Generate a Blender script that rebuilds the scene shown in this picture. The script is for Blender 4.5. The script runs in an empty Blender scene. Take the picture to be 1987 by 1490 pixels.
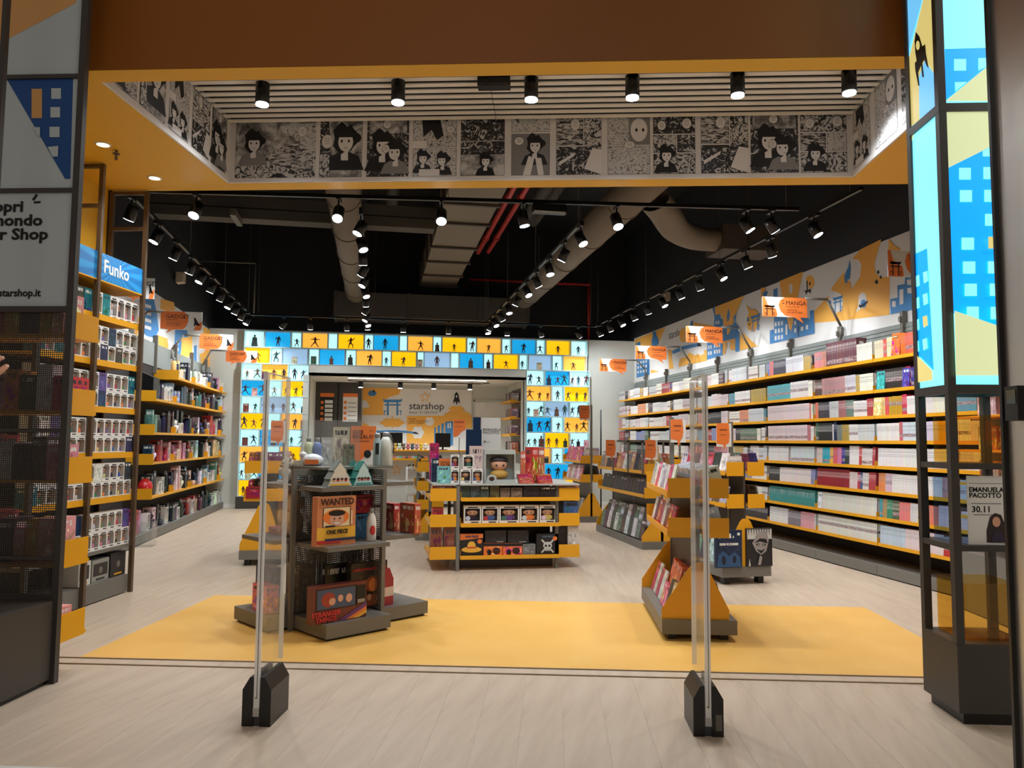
import bpy, math, random
from mathutils import Matrix, Vector
random.seed(7)
SC = bpy.context.scene
COL = SC.collection
# ---------------------------------------------------------------- camera, world, exposure
IW, IH, FPX = 1987.0, 1490.0, 1493.0
CAM = Vector((0, 0, 1.4))
YAW, PITCH, ROLL = math.radians(10.0), math.radians(4.25), math.radians(0.45)
FW = Vector((math.sin(YAW) * math.cos(PITCH), math.cos(YAW) * math.cos(PITCH), math.sin(PITCH)))
_r = Vector((math.cos(YAW), -math.sin(YAW), 0)); _u = _r.cross(FW)
RT = _r * math.cos(ROLL) + _u * math.sin(ROLL); UP = -_r * math.sin(ROLL) + _u * math.cos(ROLL)
cd = bpy.data.cameras.new('camera'); cam = bpy.data.objects.new('camera', cd); COL.objects.link(cam)
cam.matrix_world = Matrix(((RT.x, UP.x, -FW.x, CAM.x), (RT.y, UP.y, -FW.y, CAM.y), (RT.z, UP.z, -FW.z, CAM.z), (0, 0, 0, 1)))
cd.sensor_width = 36.0; cd.lens = FPX / IW * 36.0; cd.clip_end = 200
SC.camera = cam
SC.view_settings.view_transform = 'Standard'; SC.view_settings.look = 'None'
SC.view_settings.gamma = 1.0; SC.view_settings.use_curve_mapping = False
SC.view_settings.exposure = 0.0
SC.cycles.transparent_max_bounces = 24
W = bpy.data.worlds.new('mall'); SC.world = W; W.use_nodes = True
bg = W.node_tree.nodes['Background']; bg.inputs[0].default_value = (0.84, 0.72, 0.60, 1); bg.inputs[1].default_value = 0.20
SPOT_W = 80.0
WALL_W = 78.0           # heads of the two wall rails          # one track head
COFFER_W = 112.0        # one coffer downlight
def area(name, loc, rot, sx, sy, w, col=(1, 1, 1)):
    l = bpy.data.lights.new(name, 'AREA'); l.shape = 'RECTANGLE'; l.size = sx; l.size_y = sy; l.energy = w; l.color = col
    o = bpy.data.objects.new(name, l); COL.objects.link(o); o.location = loc; o.rotation_euler = rot; return o
# unseen fill lamps added behind the camera to brighten the shop front
area('unseen_fill_lamp', (-1.5, -5.0, 6.5), (0, 0, 0), 3, 3, 200, (1, .95, .9))
area('unseen_fill_lamp', (4.5, -1.5, 6.5), (0, 0, 0), 3, 3, 230, (1, .95, .88))

# ---------------------------------------------------------------- frames and measuring helpers
ANG = math.radians(13.0)                       # the shop front is turned 13 degrees against the room
FX = Vector((math.cos(ANG), -math.sin(ANG), 0)); FY = Vector((math.sin(ANG), math.cos(ANG), 0))
def Fp(u, v, z=0.0): return FX * u + FY * v + Vector((0, 0, z))
def ray(px, py): return FW * FPX + RT * (px - IW / 2) - UP * (py - IH / 2)
def on(px, py, n, d):                          # where the sight line meets the plane n.p = d
    r = ray(px, py); return CAM + r * ((d - CAM.dot(n)) / r.dot(n))
X_, Y_, Z_ = Vector((1, 0, 0)), Vector((0, 1, 0)), Vector((0, 0, 1))
def on_x(px, py, X): return on(px, py, X_, X)
def on_y(px, py, Y): return on(px, py, Y_, Y)
def on_z(px, py, z=0.0): return on(px, py, Z_, z)
def on_u(px, py, u): return on(px, py, FX, u)
def on_v(px, py, v): return on(px, py, FY, v)
def proj(p):
    d = Vector(p) - CAM; z = d.dot(FW); return IW / 2 + FPX * d.dot(RT) / z, IH / 2 - FPX * d.dot(UP) / z
def TR(x=0, y=0, z=0, rz=0.0): return Matrix.Translation((x, y, z)) @ Matrix.Rotation(rz, 4, 'Z')

# ---------------------------------------------------------------- materials
def lin(c): return tuple(((x / 255) / 12.92 if x / 255 <= .04045 else ((x / 255 + .055) / 1.055) ** 2.4) for x in c)
_M = {}
def M(name, c=None, rough=.5, metal=0.0, emit=0.0, spec=.5, alpha=None):
    if name in _M: return _M[name]
    m = bpy.data.materials.new(name); m.use_nodes = True; b = m.node_tree.nodes['Principled BSDF']
    cc = (*lin(c), 1)
    b.inputs['Base Color'].default_value = cc; b.inputs['Roughness'].default_value = rough; b.inputs['Metallic'].default_value = metal
    b.inputs['Specular IOR Level'].default_value = spec
    if emit: b.inputs['Emission Color'].default_value = cc; b.inputs['Emission Strength'].default_value = emit
    _M[name] = m; return m
class NT:
    def __init__(s, name):
        s.m = bpy.data.materials.new(name); s.m.use_nodes = True; s.t = s.m.node_tree; s.b = s.t.nodes['Principled BSDF']; _M[name] = s.m
    def n(s, typ, **k):
        x = s.t.nodes.new(typ)
        for a, v in k.items():
            if a == 'ins':
                for i, q in v.items(): x.inputs[i].default_value = q
            else: setattr(x, a, v)
        return x
    def l(s, a, b): s.t.links.new(a, b)
    def math(s, op, a, b=None, c=None):
        x = s.n('ShaderNodeMath', operation=op)
        for i, q in enumerate((a, b, c)):
            if q is None: continue
            if isinstance(q, (int, float)): x.inputs[i].default_value = q
            else: s.l(q, x.inputs[i])
        return x.outputs[0]
    def mix(s, f, a, b):
        x = s.n('ShaderNodeMix', data_type='RGBA')
        for i, q in ((0, f), (6, a), (7, b)):
            if isinstance(q, (int, float)): x.inputs[i].default_value = q
            elif isinstance(q, tuple): x.inputs[i].default_value = (*q[:3], 1)
            else: s.l(q, x.inputs[i])
        return x.outputs[2]
    def ramp(s, fac, stops, interp='LINEAR'):
        x = s.n('ShaderNodeValToRGB'); x.color_ramp.interpolation = interp; e = x.color_ramp.elements
        while len(e) < len(stops): e.new(.5)
        for i, (p, c) in enumerate(stops): e[i].position = p; e[i].color = (*c, 1)
        s.l(fac, x.inputs[0]); return x.outputs[0]
    def band(s, v, lo, hi): return s.math('MULTIPLY', s.math('GREATER_THAN', v, lo), s.math('LESS_THAN', v, hi))

def floor_mat():
    t = NT('floor_vinyl'); g = t.n('ShaderNodeTexCoord'); mp = t.n('ShaderNodeMapping'); mp.inputs['Rotation'].default_value = (0, 0, ANG)
    t.l(g.outputs['Object'], mp.inputs[0])
    m2 = t.n('ShaderNodeMapping'); m2.inputs['Scale'].default_value = (9, .9, 1); t.l(mp.outputs[0], m2.inputs[0])
    nz = t.n('ShaderNodeTexNoise', ins={'Scale': 1.6, 'Detail': 6, 'Roughness': .6}); t.l(m2.outputs[0], nz.inputs[0])
    oi = t.n('ShaderNodeObjectInfo')
    f = t.math('ADD', nz.outputs[0], t.math('MULTIPLY', t.math('SUBTRACT', oi.outputs['Random'], .5), .02))
    t.l(t.ramp(f, [(.25, lin((174, 155, 134))), (.5, lin((190, 171, 150))), (.75, lin((199, 181, 161)))]), t.b.inputs['Base Color'])
    t.b.inputs['Roughness'].default_value = .42
    return t.m
def yellow_floor_mat():
    t = NT('yellow_floor'); g = t.n('ShaderNodeTexCoord')
    nz = t.n('ShaderNodeTexNoise', ins={'Scale': 2.5, 'Detail': 5}); t.l(g.outputs['Object'], nz.inputs[0])
    t.l(t.ramp(nz.outputs[0], [(.3, lin((224, 172, 84))), (.7, lin((230, 182, 98)))]), t.b.inputs['Base Color']); t.b.inputs['Roughness'].default_value = .38
    return t.m
def steel_mat():
    t = NT('brushed_steel'); g = t.n('ShaderNodeTexCoord'); mp = t.n('ShaderNodeMapping'); mp.inputs['Scale'].default_value = (.5, .5, 90)
    t.l(g.outputs['Object'], mp.inputs[0]); nz = t.n('ShaderNodeTexNoise', ins={'Scale': 3, 'Detail': 4}); t.l(mp.outputs[0], nz.inputs[0])
    m3 = t.n('ShaderNodeMapping'); m3.inputs['Scale'].default_value = (.15, .15, 5); t.l(g.outputs['Object'], m3.inputs[0])
    n3 = t.n('ShaderNodeTexNoise', ins={'Scale': 1.0, 'Detail': 1}); t.l(m3.outputs[0], n3.inputs[0])
    t.b.inputs['Base Color'].default_value = (*lin((226, 222, 216)), 1); t.b.inputs['Metallic'].default_value = 1
    t.l(t.math('MULTIPLY_ADD', nz.outputs[0],   .10, .36), t.b.inputs['Roughness'])
    bp = t.n('ShaderNodeBump', ins={'Strength': .12, 'Distance': .02}); t.l(n3.outputs[0], bp.inputs['Height']); t.l(bp.outputs[0], t.b.inputs['Normal'])
    return t.m
def clear_mat(name, tint, gloss=.10, opac=.0):
    m = bpy.data.materials.new(name); m.use_nodes = True; t = m.node_tree; t.nodes.remove(t.nodes['Principled BSDF'])
    o = t.nodes['Material Output']; tr = t.nodes.new('ShaderNodeBsdfTransparent'); tr.inputs[0].default_value = (*tint, 1)
    gl = t.nodes.new('ShaderNodeBsdfGlossy'); gl.inputs['Roughness'].default_value = .06
    lw = t.nodes.new('ShaderNodeLayerWeight'); lw.inputs[0].default_value = .5; pw = t.nodes.new('ShaderNodeMath'); pw.operation = 'POWER'; pw.inputs[1].default_value = 4.0; t.links.new(lw.outputs['Facing'], pw.inputs[0])
    fr = t.nodes.new('ShaderNodeMath'); fr.operation = 'MULTIPLY_ADD'; fr.inputs[1].default_value = .35; fr.inputs[2].default_value = gloss * .4; t.links.new(pw.outputs[0], fr.inputs[0])
    mx = t.nodes.new('ShaderNodeMixShader'); t.links.new(fr.outputs[0], mx.inputs[0]); t.links.new(tr.outputs[0], mx.inputs[1]); t.links.new(gl.outputs[0], mx.inputs[2])
    last = mx
    if opac:
        df = t.nodes.new('ShaderNodeBsdfDiffuse'); df.inputs[0].default_value = (*tint, 1); m2 = t.nodes.new('ShaderNodeMixShader'); m2.inputs[0].default_value = opac
        t.links.new(mx.outputs[0], m2.inputs[1]); t.links.new(df.outputs[0], m2.inputs[2]); last = m2
    t.links.new(last.outputs[0], o.inputs[0]); _M[name] = m; return m
def cover_mat(name, attr=False, window=False):
    """printed carton / comic cover: the object's own colour, two artwork tones and a title strip, read from the UVs"""
    t = NT(name); oi = t.n('ShaderNodeObjectInfo'); col, rnd = oi.outputs['Color'], oi.outputs['Random']
    uv = t.n('ShaderNodeUVMap'); sp = t.n('ShaderNodeSeparateXYZ'); t.l(uv.outputs[0], sp.inputs[0]); U_, V_ = sp.outputs[0], sp.outputs[1]
    nz = t.n('ShaderNodeTexNoise', noise_dimensions='4D', ins={'Scale': 3.2, 'Detail': 3, 'Roughness': .55, 'Distortion': .6}); t.l(uv.outputs[0], nz.inputs['Vector']); t.l(t.math('MULTIPLY', rnd, 97.0), nz.inputs['W'])
    hs = t.n('ShaderNodeHueSaturation', ins={'Saturation': 1.1, 'Value': .55}); t.l(t.math('MULTIPLY_ADD', rnd, .5, .25), hs.inputs['Hue']); t.l(col, hs.inputs['Color'])
    h2 = t.n('ShaderNodeHueSaturation', ins={'Saturation': .8, 'Value': 1.5}); t.l(t.math('MULTIPLY_ADD', rnd, .3, .4), h2.inputs['Hue']); t.l(col, h2.inputs['Color'])
    n1 = t.math('GREATER_THAN', nz.outputs[0], .56); n2 = t.math('LESS_THAN', nz.outputs[0], .42)
    inside = t.math('MULTIPLY', t.band(U_, .06, .94), t.band(V_, .05, .72))
    c1 = t.mix(t.math('MULTIPLY', n1, inside), col, hs.outputs[0]); c2 = t.mix(t.math('MULTIPLY', n2, inside), c1, h2.outputs[0])
    mp = t.n('ShaderNodeMapping'); mp.inputs['Scale'].default_value = (16, 4, 1); t.l(uv.outputs[0], mp.inputs[0])
    tn = t.n('ShaderNodeTexNoise', noise_dimensions='4D', ins={'Scale': 1.0, 'Detail': 0}); t.l(mp.outputs[0], tn.inputs['Vector']); t.l(t.math('MULTIPLY', rnd, 53.0), tn.inputs['W'])
    title = t.math('MULTIPLY', t.math('MULTIPLY', t.math('GREATER_THAN', tn.outputs[0], .47), t.band(V_, .79, .91)), t.band(U_, .12, .88))
    light = t.math('GREATER_THAN', rnd, .45)
    tc = t.mix(light, (.03, .03, .035), (.8, .78, .74))
    t.l(t.mix(title, c2, tc), t.b.inputs['Base Color']); t.b.inputs['Roughness'].default_value = .35
    return t.m
def spine_mat(name, attr):
    """paperback: series colour, small title and a picture strip low on the spine; the series number is the colour's alpha"""
    t = NT(name)
    if attr:
        a = t.n('ShaderNodeAttribute', attribute_name='Col'); col, rnd = a.outputs['Color'], a.outputs['Alpha']
    else:
        a = t.n('ShaderNodeObjectInfo'); col, rnd = a.outputs['Color'], a.outputs['Alpha']
    uv = t.n('ShaderNodeUVMap'); sp = t.n('ShaderNodeSeparateXYZ'); t.l(uv.outputs[0], sp.inputs[0]); U_, V_ = sp.outputs[0], sp.outputs[1]
    mp = t.n('ShaderNodeMapping'); mp.inputs['Scale'].default_value = (2.2, 9, 1); t.l(uv.outputs[0], mp.inputs[0])
    geo = t.n('ShaderNodeNewGeometry'); sg = t.n('ShaderNodeSeparateXYZ'); t.l(geo.outputs['Position'], sg.inputs[0])
    w1 = t.math('ADD', t.math('MULTIPLY', rnd, 71.0), t.math('MULTIPLY', sg.outputs[1], 9.0))
    nz = t.n('ShaderNodeTexNoise', noise_dimensions='4D', ins={'Scale': 1.6, 'Detail': 2}); t.l(mp.outputs[0], nz.inputs['Vector']); t.l(w1, nz.inputs['W'])
    m2 = t.n('ShaderNodeMapping'); m2.inputs['Scale'].default_value = (2.6, 30, 1); t.l(uv.outputs[0], m2.inputs[0])
    tn = t.n('ShaderNodeTexNoise', noise_dimensions='4D', ins={'Scale': 1.0, 'Detail': 0}); t.l(m2.outputs[0], tn.inputs['Vector']); t.l(t.math('MULTIPLY', rnd, 31.0), tn.inputs['W'])
    pic0 = t.math('MULTIPLY_ADD', rnd, .5, .05); pic = t.math('MULTIPLY', t.math('MULTIPLY', t.band(U_, .08, .92), t.math('GREATER_THAN', V_, pic0)), t.math('LESS_THAN', V_, t.math('ADD', pic0, .17)))
    pc = t.ramp(nz.outputs[0], [(.38, lin((60, 56, 62))), (.45, lin((170, 80, 86))), (.50, lin((222, 206, 196))), (.58, lin((96, 120, 150)))], 'CONSTANT')
    title = t.math('MULTIPLY', t.math('MULTIPLY', t.math('GREATER_THAN', tn.outputs[0], .52), t.band(V_, .52, .86)), t.band(U_, .28, .72))
    lum = t.n('ShaderNodeRGBToBW'); t.l(col, lum.inputs[0])
    tc = t.mix(t.math('GREATER_THAN', lum.outputs[0], .22), (.75, .73, .7), (.26, .24, .26))
    edge = t.math('SUBTRACT', 1.0, t.band(U_, .09, .91))
    c = t.mix(t.math('MULTIPLY', pic, t.math('GREATER_THAN', t.math('FRACT', t.math('MULTIPLY', rnd, 7.3)), .58)), col, pc)
    c = t.mix(title, c, tc); dk = t.n('ShaderNodeHueSaturation', ins={'Value': .42}); t.l(col, dk.inputs['Color'])
    t.l(t.mix(edge, c, dk.outputs[0]), t.b.inputs['Base Color']); t.b.inputs['Roughness'].default_value = .4
    return t.m
def objcol_mat(name, rough=.5):
    t = NT(name); oi = t.n('ShaderNodeObjectInfo'); t.l(oi.outputs['Color'], t.b.inputs['Base Color']); t.b.inputs['Roughness'].default_value = rough; return t.m
def ink_mat(name, scale, lo, hi, dist, detail=6, stretch=(1, 1, 1)):
    t = NT(name); uv = t.n('ShaderNodeUVMap'); mp = t.n('ShaderNodeMapping'); mp.inputs['Scale'].default_value = stretch; t.l(uv.outputs[0], mp.inputs[0])
    nz = t.n('ShaderNodeTexNoise', ins={'Scale': scale, 'Detail': detail, 'Roughness': .62, 'Distortion': dist}); t.l(mp.outputs[0], nz.inputs[0])
    t.l(t.ramp(nz.outputs[0], [(lo, (.02, .02, .022)), ((lo + hi) / 2, (.22, .22, .22)), (hi, (.62, .62, .61))]), t.b.inputs['Base Color']); t.b.inputs['Roughness'].default_value = .45
    return t.m
floor_mat(); yellow_floor_mat(); steel_mat()
ACRYLIC = clear_mat('clear_acrylic', (.97, .975, .97), .1, .028); EDGEGL = clear_mat('acrylic_edge', (.97, .96, .93), .25, .55); AMBER = clear_mat('amber_acrylic', (.985, .86, .55)); BLUEGL = clear_mat('blue_acrylic', (.78, .86, .95)); FILM = clear_mat('clear_film', (.97, .97, .97))
COVER = cover_mat('printed_cover'); SPINE = spine_mat('paperback_spine', False); SPINE_S = spine_mat('paperback_spine_many', True); OBJCOL = objcol_mat('painted', .45)
WHITE = M('white_paint', (226, 226, 220), .6); YEL = M('yellow_metal', (226, 160, 24), .4); PORT = M('yellow_portal_paint', (226, 176, 36), .55)
GREY = M('grey_metal', (112, 108, 100), .45); DGREY = M('dark_grey_metal', (62, 58, 54), .45); BLACK = M('black_paint', (24, 25, 28), .6); WALLBK = M('charcoal_wall', (44, 46, 51), .65); FASC = M('fascia_dimmed_yellow', (146, 84, 16), .5); BLK = M('black_plastic', (10, 10, 11), .35)  # fascia: portal yellow darkened, its dim light put into the colour
WARMWALL = M('grey_white_wall', (206, 208, 200), .7); DUCT = M('duct_grey', (120, 110, 96), .6); RED = M('red_pipe', (190, 50, 45), .4); ORANGE = M('orange_print', (232, 122, 52), .5)
MURO = M('mural_orange', (242, 178, 76), .6); MURB = M('mural_blue', (64, 132, 190), .6); MURW = M('mural_white', (226, 224, 220), .6); MURK = M('mural_black', (22, 22, 26), .6)
LENS = M('lamp_lens', (240, 246, 255), .3, emit=26.0); PAPER = M('paper_white', (226, 224, 218), .6); STEEL = _M['brushed_steel']
BROWN = M('bronze_frame', (98, 80, 62), .4, .3)

# ---------------------------------------------------------------- mesh builder
class MB:
    def __init__(s): s.v, s.f, s.m, s.uv, s.sm = [], [], [], [], []
    def quad(s, pts, mi=0, uv=None, smooth=False, T=None):
        b = len(s.v); s.v += [tuple(T @ Vector(p)) if T else tuple(p) for p in pts]; n = len(pts); s.f.append(tuple(range(b, b + n))); s.m.append(mi)
        s.uv.append(uv or ([(0, 0), (1, 0), (1, 1), (0, 1)] if n == 4 else [(0, 0)] * n)); s.sm.append(smooth); return s
    def box(s, x0, x1, y0, y1, z0, z1, mi=0, T=None):
        P = [(x0, y0, z0), (x1, y0, z0), (x1, y1, z0), (x0, y1, z0), (x0, y0, z1), (x1, y0, z1), (x1, y1, z1), (x0, y1, z1)]
        if T: P = [tuple(T @ Vector(p)) for p in P]
        b = len(s.v); s.v += P
        for q in ((0, 1, 5, 4), (2, 3, 7, 6), (1, 2, 6, 5), (3, 0, 4, 7)): s.f.append(tuple(b + i for i in q)); s.uv.append([(0, 0), (1, 0), (1, 1), (0, 1)])
        for q in ((4, 5, 6, 7), (3, 2, 1, 0)): s.f.append(tuple(b + i for i in q)); s.uv.append([(0, .0), (.04, .0), (.04, .04), (0, .04)])
        s.m += [mi] * 6; s.sm += [False] * 6; return s
    def prism(s, pts, a, b, axis='y', mi=0, T=None):
        """2D outline extruded from a to b along an axis; outline in (x,z) for y, (y,z) for x, (x,y) for z"""
        def P(p, t): return {'y': (p[0], t, p[1]), 'x': (t, p[0], p[1]), 'z': (p[0], p[1], t)}[axis]
        n = len(pts); base = len(s.v); q = [P(p, a) for p in pts] + [P(p, b) for p in pts]
        s.v += [tuple(T @ Vector(p)) if T else p for p in q]
        s.f.append(tuple(base + i for i in range(n))); s.f.append(tuple(base + n + i for i in reversed(range(n))))
        lo = (min(p[0] for p in pts), min(p[1] for p in pts)); hi = (max(p[0] for p in pts), max(p[1] for p in pts))
        cu = [((p[0] - lo[0]) / (hi[0] - lo[0] + 1e-9), (p[1] - lo[1]) / (hi[1] - lo[1] + 1e-9)) for p in pts]; s.uv += [cu, cu[::-1]]
        for i in range(n):
            j = (i + 1) % n; s.f.append((base + j, base + i, base + n + i, base + n + j)); s.uv.append([(0, 0), (.04, 0), (.04, .04), (0, .04)])
        s.m += [mi] * (n + 2); s.sm += [False] * (n + 2); return s
    def tube(s, p0, p1, r, n=12, mi=0, r1=None, caps=True, T=None):
        p0, p1 = Vector(p0), Vector(p1); d = (p1 - p0).normalized(); a = d.orthogonal().normalized(); c = d.cross(a); r1 = r if r1 is None else r1
        b = len(s.v); ring = [a * math.cos(2 * math.pi * i / n) + c * math.sin(2 * math.pi * i / n) for i in range(n)]
        q = [p0 + e * r for e in ring] + [p1 + e * r1 for e in ring]; s.v += [tuple(T @ x) if T else tuple(x) for x in q]
        for i in range(n):
            j = (i + 1) % n; s.f.append((b + i, b + j, b + n + j, b + n + i)); s.m.append(mi); s.sm.append(True); s.uv.append([(0, 0)] * 4)
        if caps:
            s.f.append(tuple(b + i for i in reversed(range(n)))); s.f.append(tuple(b + n + i for i in range(n))); s.m += [mi] * 2; s.sm += [False] * 2; s.uv += [[(0, 0)] * n] * 2
        return s
    def lathe(s, prof, n=14, mi=0, c=(0, 0, 0), sx=1, sy=1, T=None):
        b = len(s.v)
        for r, z in prof:
            for i in range(n):
                a = 2 * math.pi * i / n; p = Vector((c[0] + r * sx * math.cos(a), c[1] + r * sy * math.sin(a), c[2] + z)); s.v.append(tuple(T @ p) if T else tuple(p))
        for k in range(len(prof) - 1):
            for i in range(n):
                j = (i + 1) % n; s.f.append((b + k * n + i, b + k * n + j, b + (k + 1) * n + j, b + (k + 1) * n + i)); s.m.append(mi); s.sm.append(True); s.uv.append([(0, 0)] * 4)
        s.f.append(tuple(b + i for i in reversed(range(n)))); s.f.append(tuple(b + (len(prof) - 1) * n + i for i in range(n))); s.m += [mi] * 2; s.sm += [False] * 2; s.uv += [[(0, 0)] * n] * 2
        return s
    def ball(s, c, rx, ry, rz, n=12, k=7, mi=0, T=None):
        prof = [(math.sin(math.pi * (i + .15) / (k + .3)), -math.cos(math.pi * (i + .15) / (k + .3)) * rz) for i in range(k + 1)]
        return s.lathe([(a, z) for a, z in prof], n, mi, c, rx, ry, T)
    def mesh(s, name, mats):
        me = bpy.data.meshes.new(name); me.from_pydata(s.v, [], s.f)
        for m in (mats if isinstance(mats, (list, tuple)) else [mats]): me.materials.append(m)
        me.polygons.foreach_set('material_index', s.m); me.polygons.foreach_set('use_smooth', s.sm)
        ul = me.uv_layers.new(name='UVMap'); flat = [c for face in s.uv for p in face for c in p]; ul.data.foreach_set('uv', flat); me.update(); return me
    def build(s, name, mats, parent=None, T=None): return mk(name, s.mesh(name, mats), parent, T)
def mk(name, me, parent=None, T=None):
    o = bpy.data.objects.new(name, me); COL.objects.link(o)
    if parent: o.parent = parent
    if T is not None: o.matrix_local = T
    return o
def tag(o, label, cat, group=None):
    o['label'] = label; o['category'] = cat
    if group: o['group'] = group
    return o
def thing(name, label, cat, T=None, group=None):
    o = bpy.data.objects.new(name, None); COL.objects.link(o); o.empty_display_size = .1
    if T is not None: o.matrix_world = T
    return tag(o, label, cat, group)
def struct(o): o['kind'] = 'structure'; return o
def stuff(o): o['kind'] = 'stuff'; return o
_kids = {}
def dup(o, T=None, label=None, color=None):
    c = o.copy(); COL.objects.link(c)
    if T is not None: c.matrix_world = T
    if label: c['label'] = label
    if color: c.color = color
    for ch in _kids.get(o.name) or _kids.setdefault(o.name, [k for k in COL.objects if k.parent == o]):
        d = ch.copy(); COL.objects.link(d); d.parent = c
        if color: d.color = color
        for g in _kids.get(ch.name) or _kids.setdefault(ch.name, [k for k in COL.objects if k.parent == ch]):
            e = g.copy(); COL.objects.link(e); e.parent = d
    return c
_fonts = {}
def text(name, s, size, T, mat, parent=None, bold=0.0, align='LEFT', sx=1.0):
    cu = bpy.data.curves.new(name, 'FONT'); cu.body = s; cu.size = size; cu.align_x = align; cu.offset = bold; cu.extrude = .0008; cu.resolution_u = 2; cu.space_line = .85
    o = bpy.data.objects.new(name, cu); me = bpy.data.meshes.new_from_object(o); bpy.data.objects.remove(o)
    me.materials.clear(); me.materials.append(mat); me.name = name
    return mk(name, me, parent, T @ Matrix.Diagonal((sx, 1, 1, 1)))
# upright planes for print: local x to the right, local y up, facing the reader
def face_minus_y(x, y, z, rz=0.0): return Matrix.Translation((x, y, z)) @ Matrix.Rotation(rz, 4, 'Z') @ Matrix.Rotation(math.pi / 2, 4, 'X')
def ordn(n): return '%d%s' % (n, 'th' if 10 <= n % 100 <= 20 else {1: 'st', 2: 'nd', 3: 'rd'}.get(n % 10, 'th'))
def c255(r, g, b, a=1.0): return (*lin((r, g, b)), a)
def jit(c, d=14): return c255(*[max(0, min(255, x + random.uniform(-d, d))) for x in c])
# ================================================================ THE SHELL
RF = Matrix.Rotation(-ANG, 4, 'Z')              # shop-front frame: local x = u, local y = v
SOF, CEIL = 3.75, 6.2
fl = struct(MB().box(-14, 14, -7, 20, -.06, 0, 0).build('floor', _M['floor_vinyl']))
yb = MB().box(-3.01, 2.68, 4.88, 6.87, -.01, .004).build('yellow_inset', _M['yellow_floor'], fl, RF); yb['label'] = 'yellow inset panel of the floor under the coffer'
pm = None
for i in range(27): MB().box(0, .2092, 0, 1.42, -.02, .0018).build('plank', _M['floor_vinyl'], fl, RF @ TR(-3.3 + i * .21, 3.28))
for k, (v, w) in enumerate(((4.745, .012), (4.872, .010))):
    struct(MB().box(-3.35 if k == 0 else -3.2, 2.4 if k == 0 else 2.72, v - w / 2, v + w / 2, -.01, .006).build('trim_%d' % (k + 1), M('brass_joint', (140, 116, 90), .4), None, RF))
struct(MB().box(-6, 6, 2.9, 3.275, -.02, .004).build('trim_3', M('pale_threshold', (205, 202, 196), .5), None, RF))
def wallbox(name, b, m, T=None, parent=None):
    o = MB().box(*b).build(name, m, parent, T); return struct(o) if parent is None else o
WL, WR, YB = -3.42, 5.75, 16.6
wallbox('wall_left', (WL - .12, WL, 7.8, 17.3, 0, CEIL), WALLBK)
wallbox('wall_right', (WR, WR + .12, 5.9, 17.3, 0, CEIL), WALLBK)
wb = wallbox('wall_back', (WL, -2.745, YB, YB + .1, 0, 3.68), WARMWALL)
for b in ((4.645, WR, YB, YB + .1, 0, 3.68), (WL - .1, WR + .1, YB + .1, 18.8, 3.62, 3.68), (-2.75, -1.385, YB - .02, YB + .1, 0, 3.68), (3.2, 4.65, YB - .02, YB + .1, 0, 3.68), (-1.385, 3.2, YB - .02, YB + .1, 2.93, 3.68),
          (-1.385, 3.2, 16.4, 16.6, 2.74, 2.945)):
    MB().box(*b).build('wall_panel', WARMWALL, wb)
for b in ((WL - .8, WR + .8, 17.2, 17.3, 3.6, CEIL),): MB().box(*b).build('upper_wall', BLACK, wb)
for b in ((-1.50, -1.385, 16.4, 18.7, 0, 2.74), (3.2, 3.32, 16.6, 18.7, 0, 2.74), (-1.5, 3.32, 18.7, 18.8, 0, 2.79)): MB().box(*b).build('niche_wall', WARMWALL, wb)
MB().box(-1.385, 3.2, 16.4, 18.7, 2.74, 2.79).build('niche_ceiling', WHITE, wb)
wallbox('ceiling', (-4.2, 6.2, 4.7, 19, CEIL, CEIL + .1), BLACK)
for i, (x0, x1) in enumerate(((WL, -2.745), (4.645, WR))): wallbox('baseboard_%s' % ('left', 'right')[i], (x0, x1, YB - .015, YB, 0, .08), WHITE)
# portal of yellow board with the coffer
po = wallbox('wall_portal', (-4.3, -4.22, 4.3, 6.99, 0, SOF), PORT, RF)
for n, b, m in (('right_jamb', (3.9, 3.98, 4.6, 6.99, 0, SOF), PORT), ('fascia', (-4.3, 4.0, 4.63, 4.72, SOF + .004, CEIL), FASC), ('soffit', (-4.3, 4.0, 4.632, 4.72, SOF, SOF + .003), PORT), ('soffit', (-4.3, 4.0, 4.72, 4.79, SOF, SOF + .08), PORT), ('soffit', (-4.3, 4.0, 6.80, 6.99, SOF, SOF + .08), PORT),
                ('soffit', (-4.3, -3.0, 4.79, 6.80, SOF, SOF + .08), PORT), ('soffit', (2.66, 4.0, 4.79, 6.80, SOF, SOF + .08), PORT), ('bulkhead', (-4.4, 4.0, 6.9, 6.99, SOF + .01, CEIL), BLACK),
                ('coffer_lid', (-3.1, 2.76, 4.7, 6.9, 4.40, 4.45), BLACK)):
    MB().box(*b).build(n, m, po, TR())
a = Fp(-4.22, 6.99); MB().box(WL - .1, a.x + .02, 7.72, 7.8, 0, CEIL).build('return_wall', BLACK, po, RF.inverted())
a = Fp(3.98, 6.99); MB().box(a.x - .02, WR + .1, a.y - .15, a.y - .05, 0, CEIL).build('return_wall', BLACK, po, RF.inverted())
# slatted coffer ceiling: two runs of slats per row, butting near the middle
sl = struct(MB().box(-3.0, 2.66, 4.79, 4.80, 4.395, 4.40).build('ceiling_coffer', BLACK, None, RF))
SLAT = M('white_slat', (224, 222, 216), .5)
for i in range(18):
    v = 4.84 + i * .108
    MB().box(-2.97, -.52, v, v + .062, 4.30, 4.309).build('slat', SLAT, sl, TR()); MB().box(-.515, 2.63, v + .008, v + .070, 4.302, 4.311).build('slat', SLAT, sl, TR())
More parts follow.
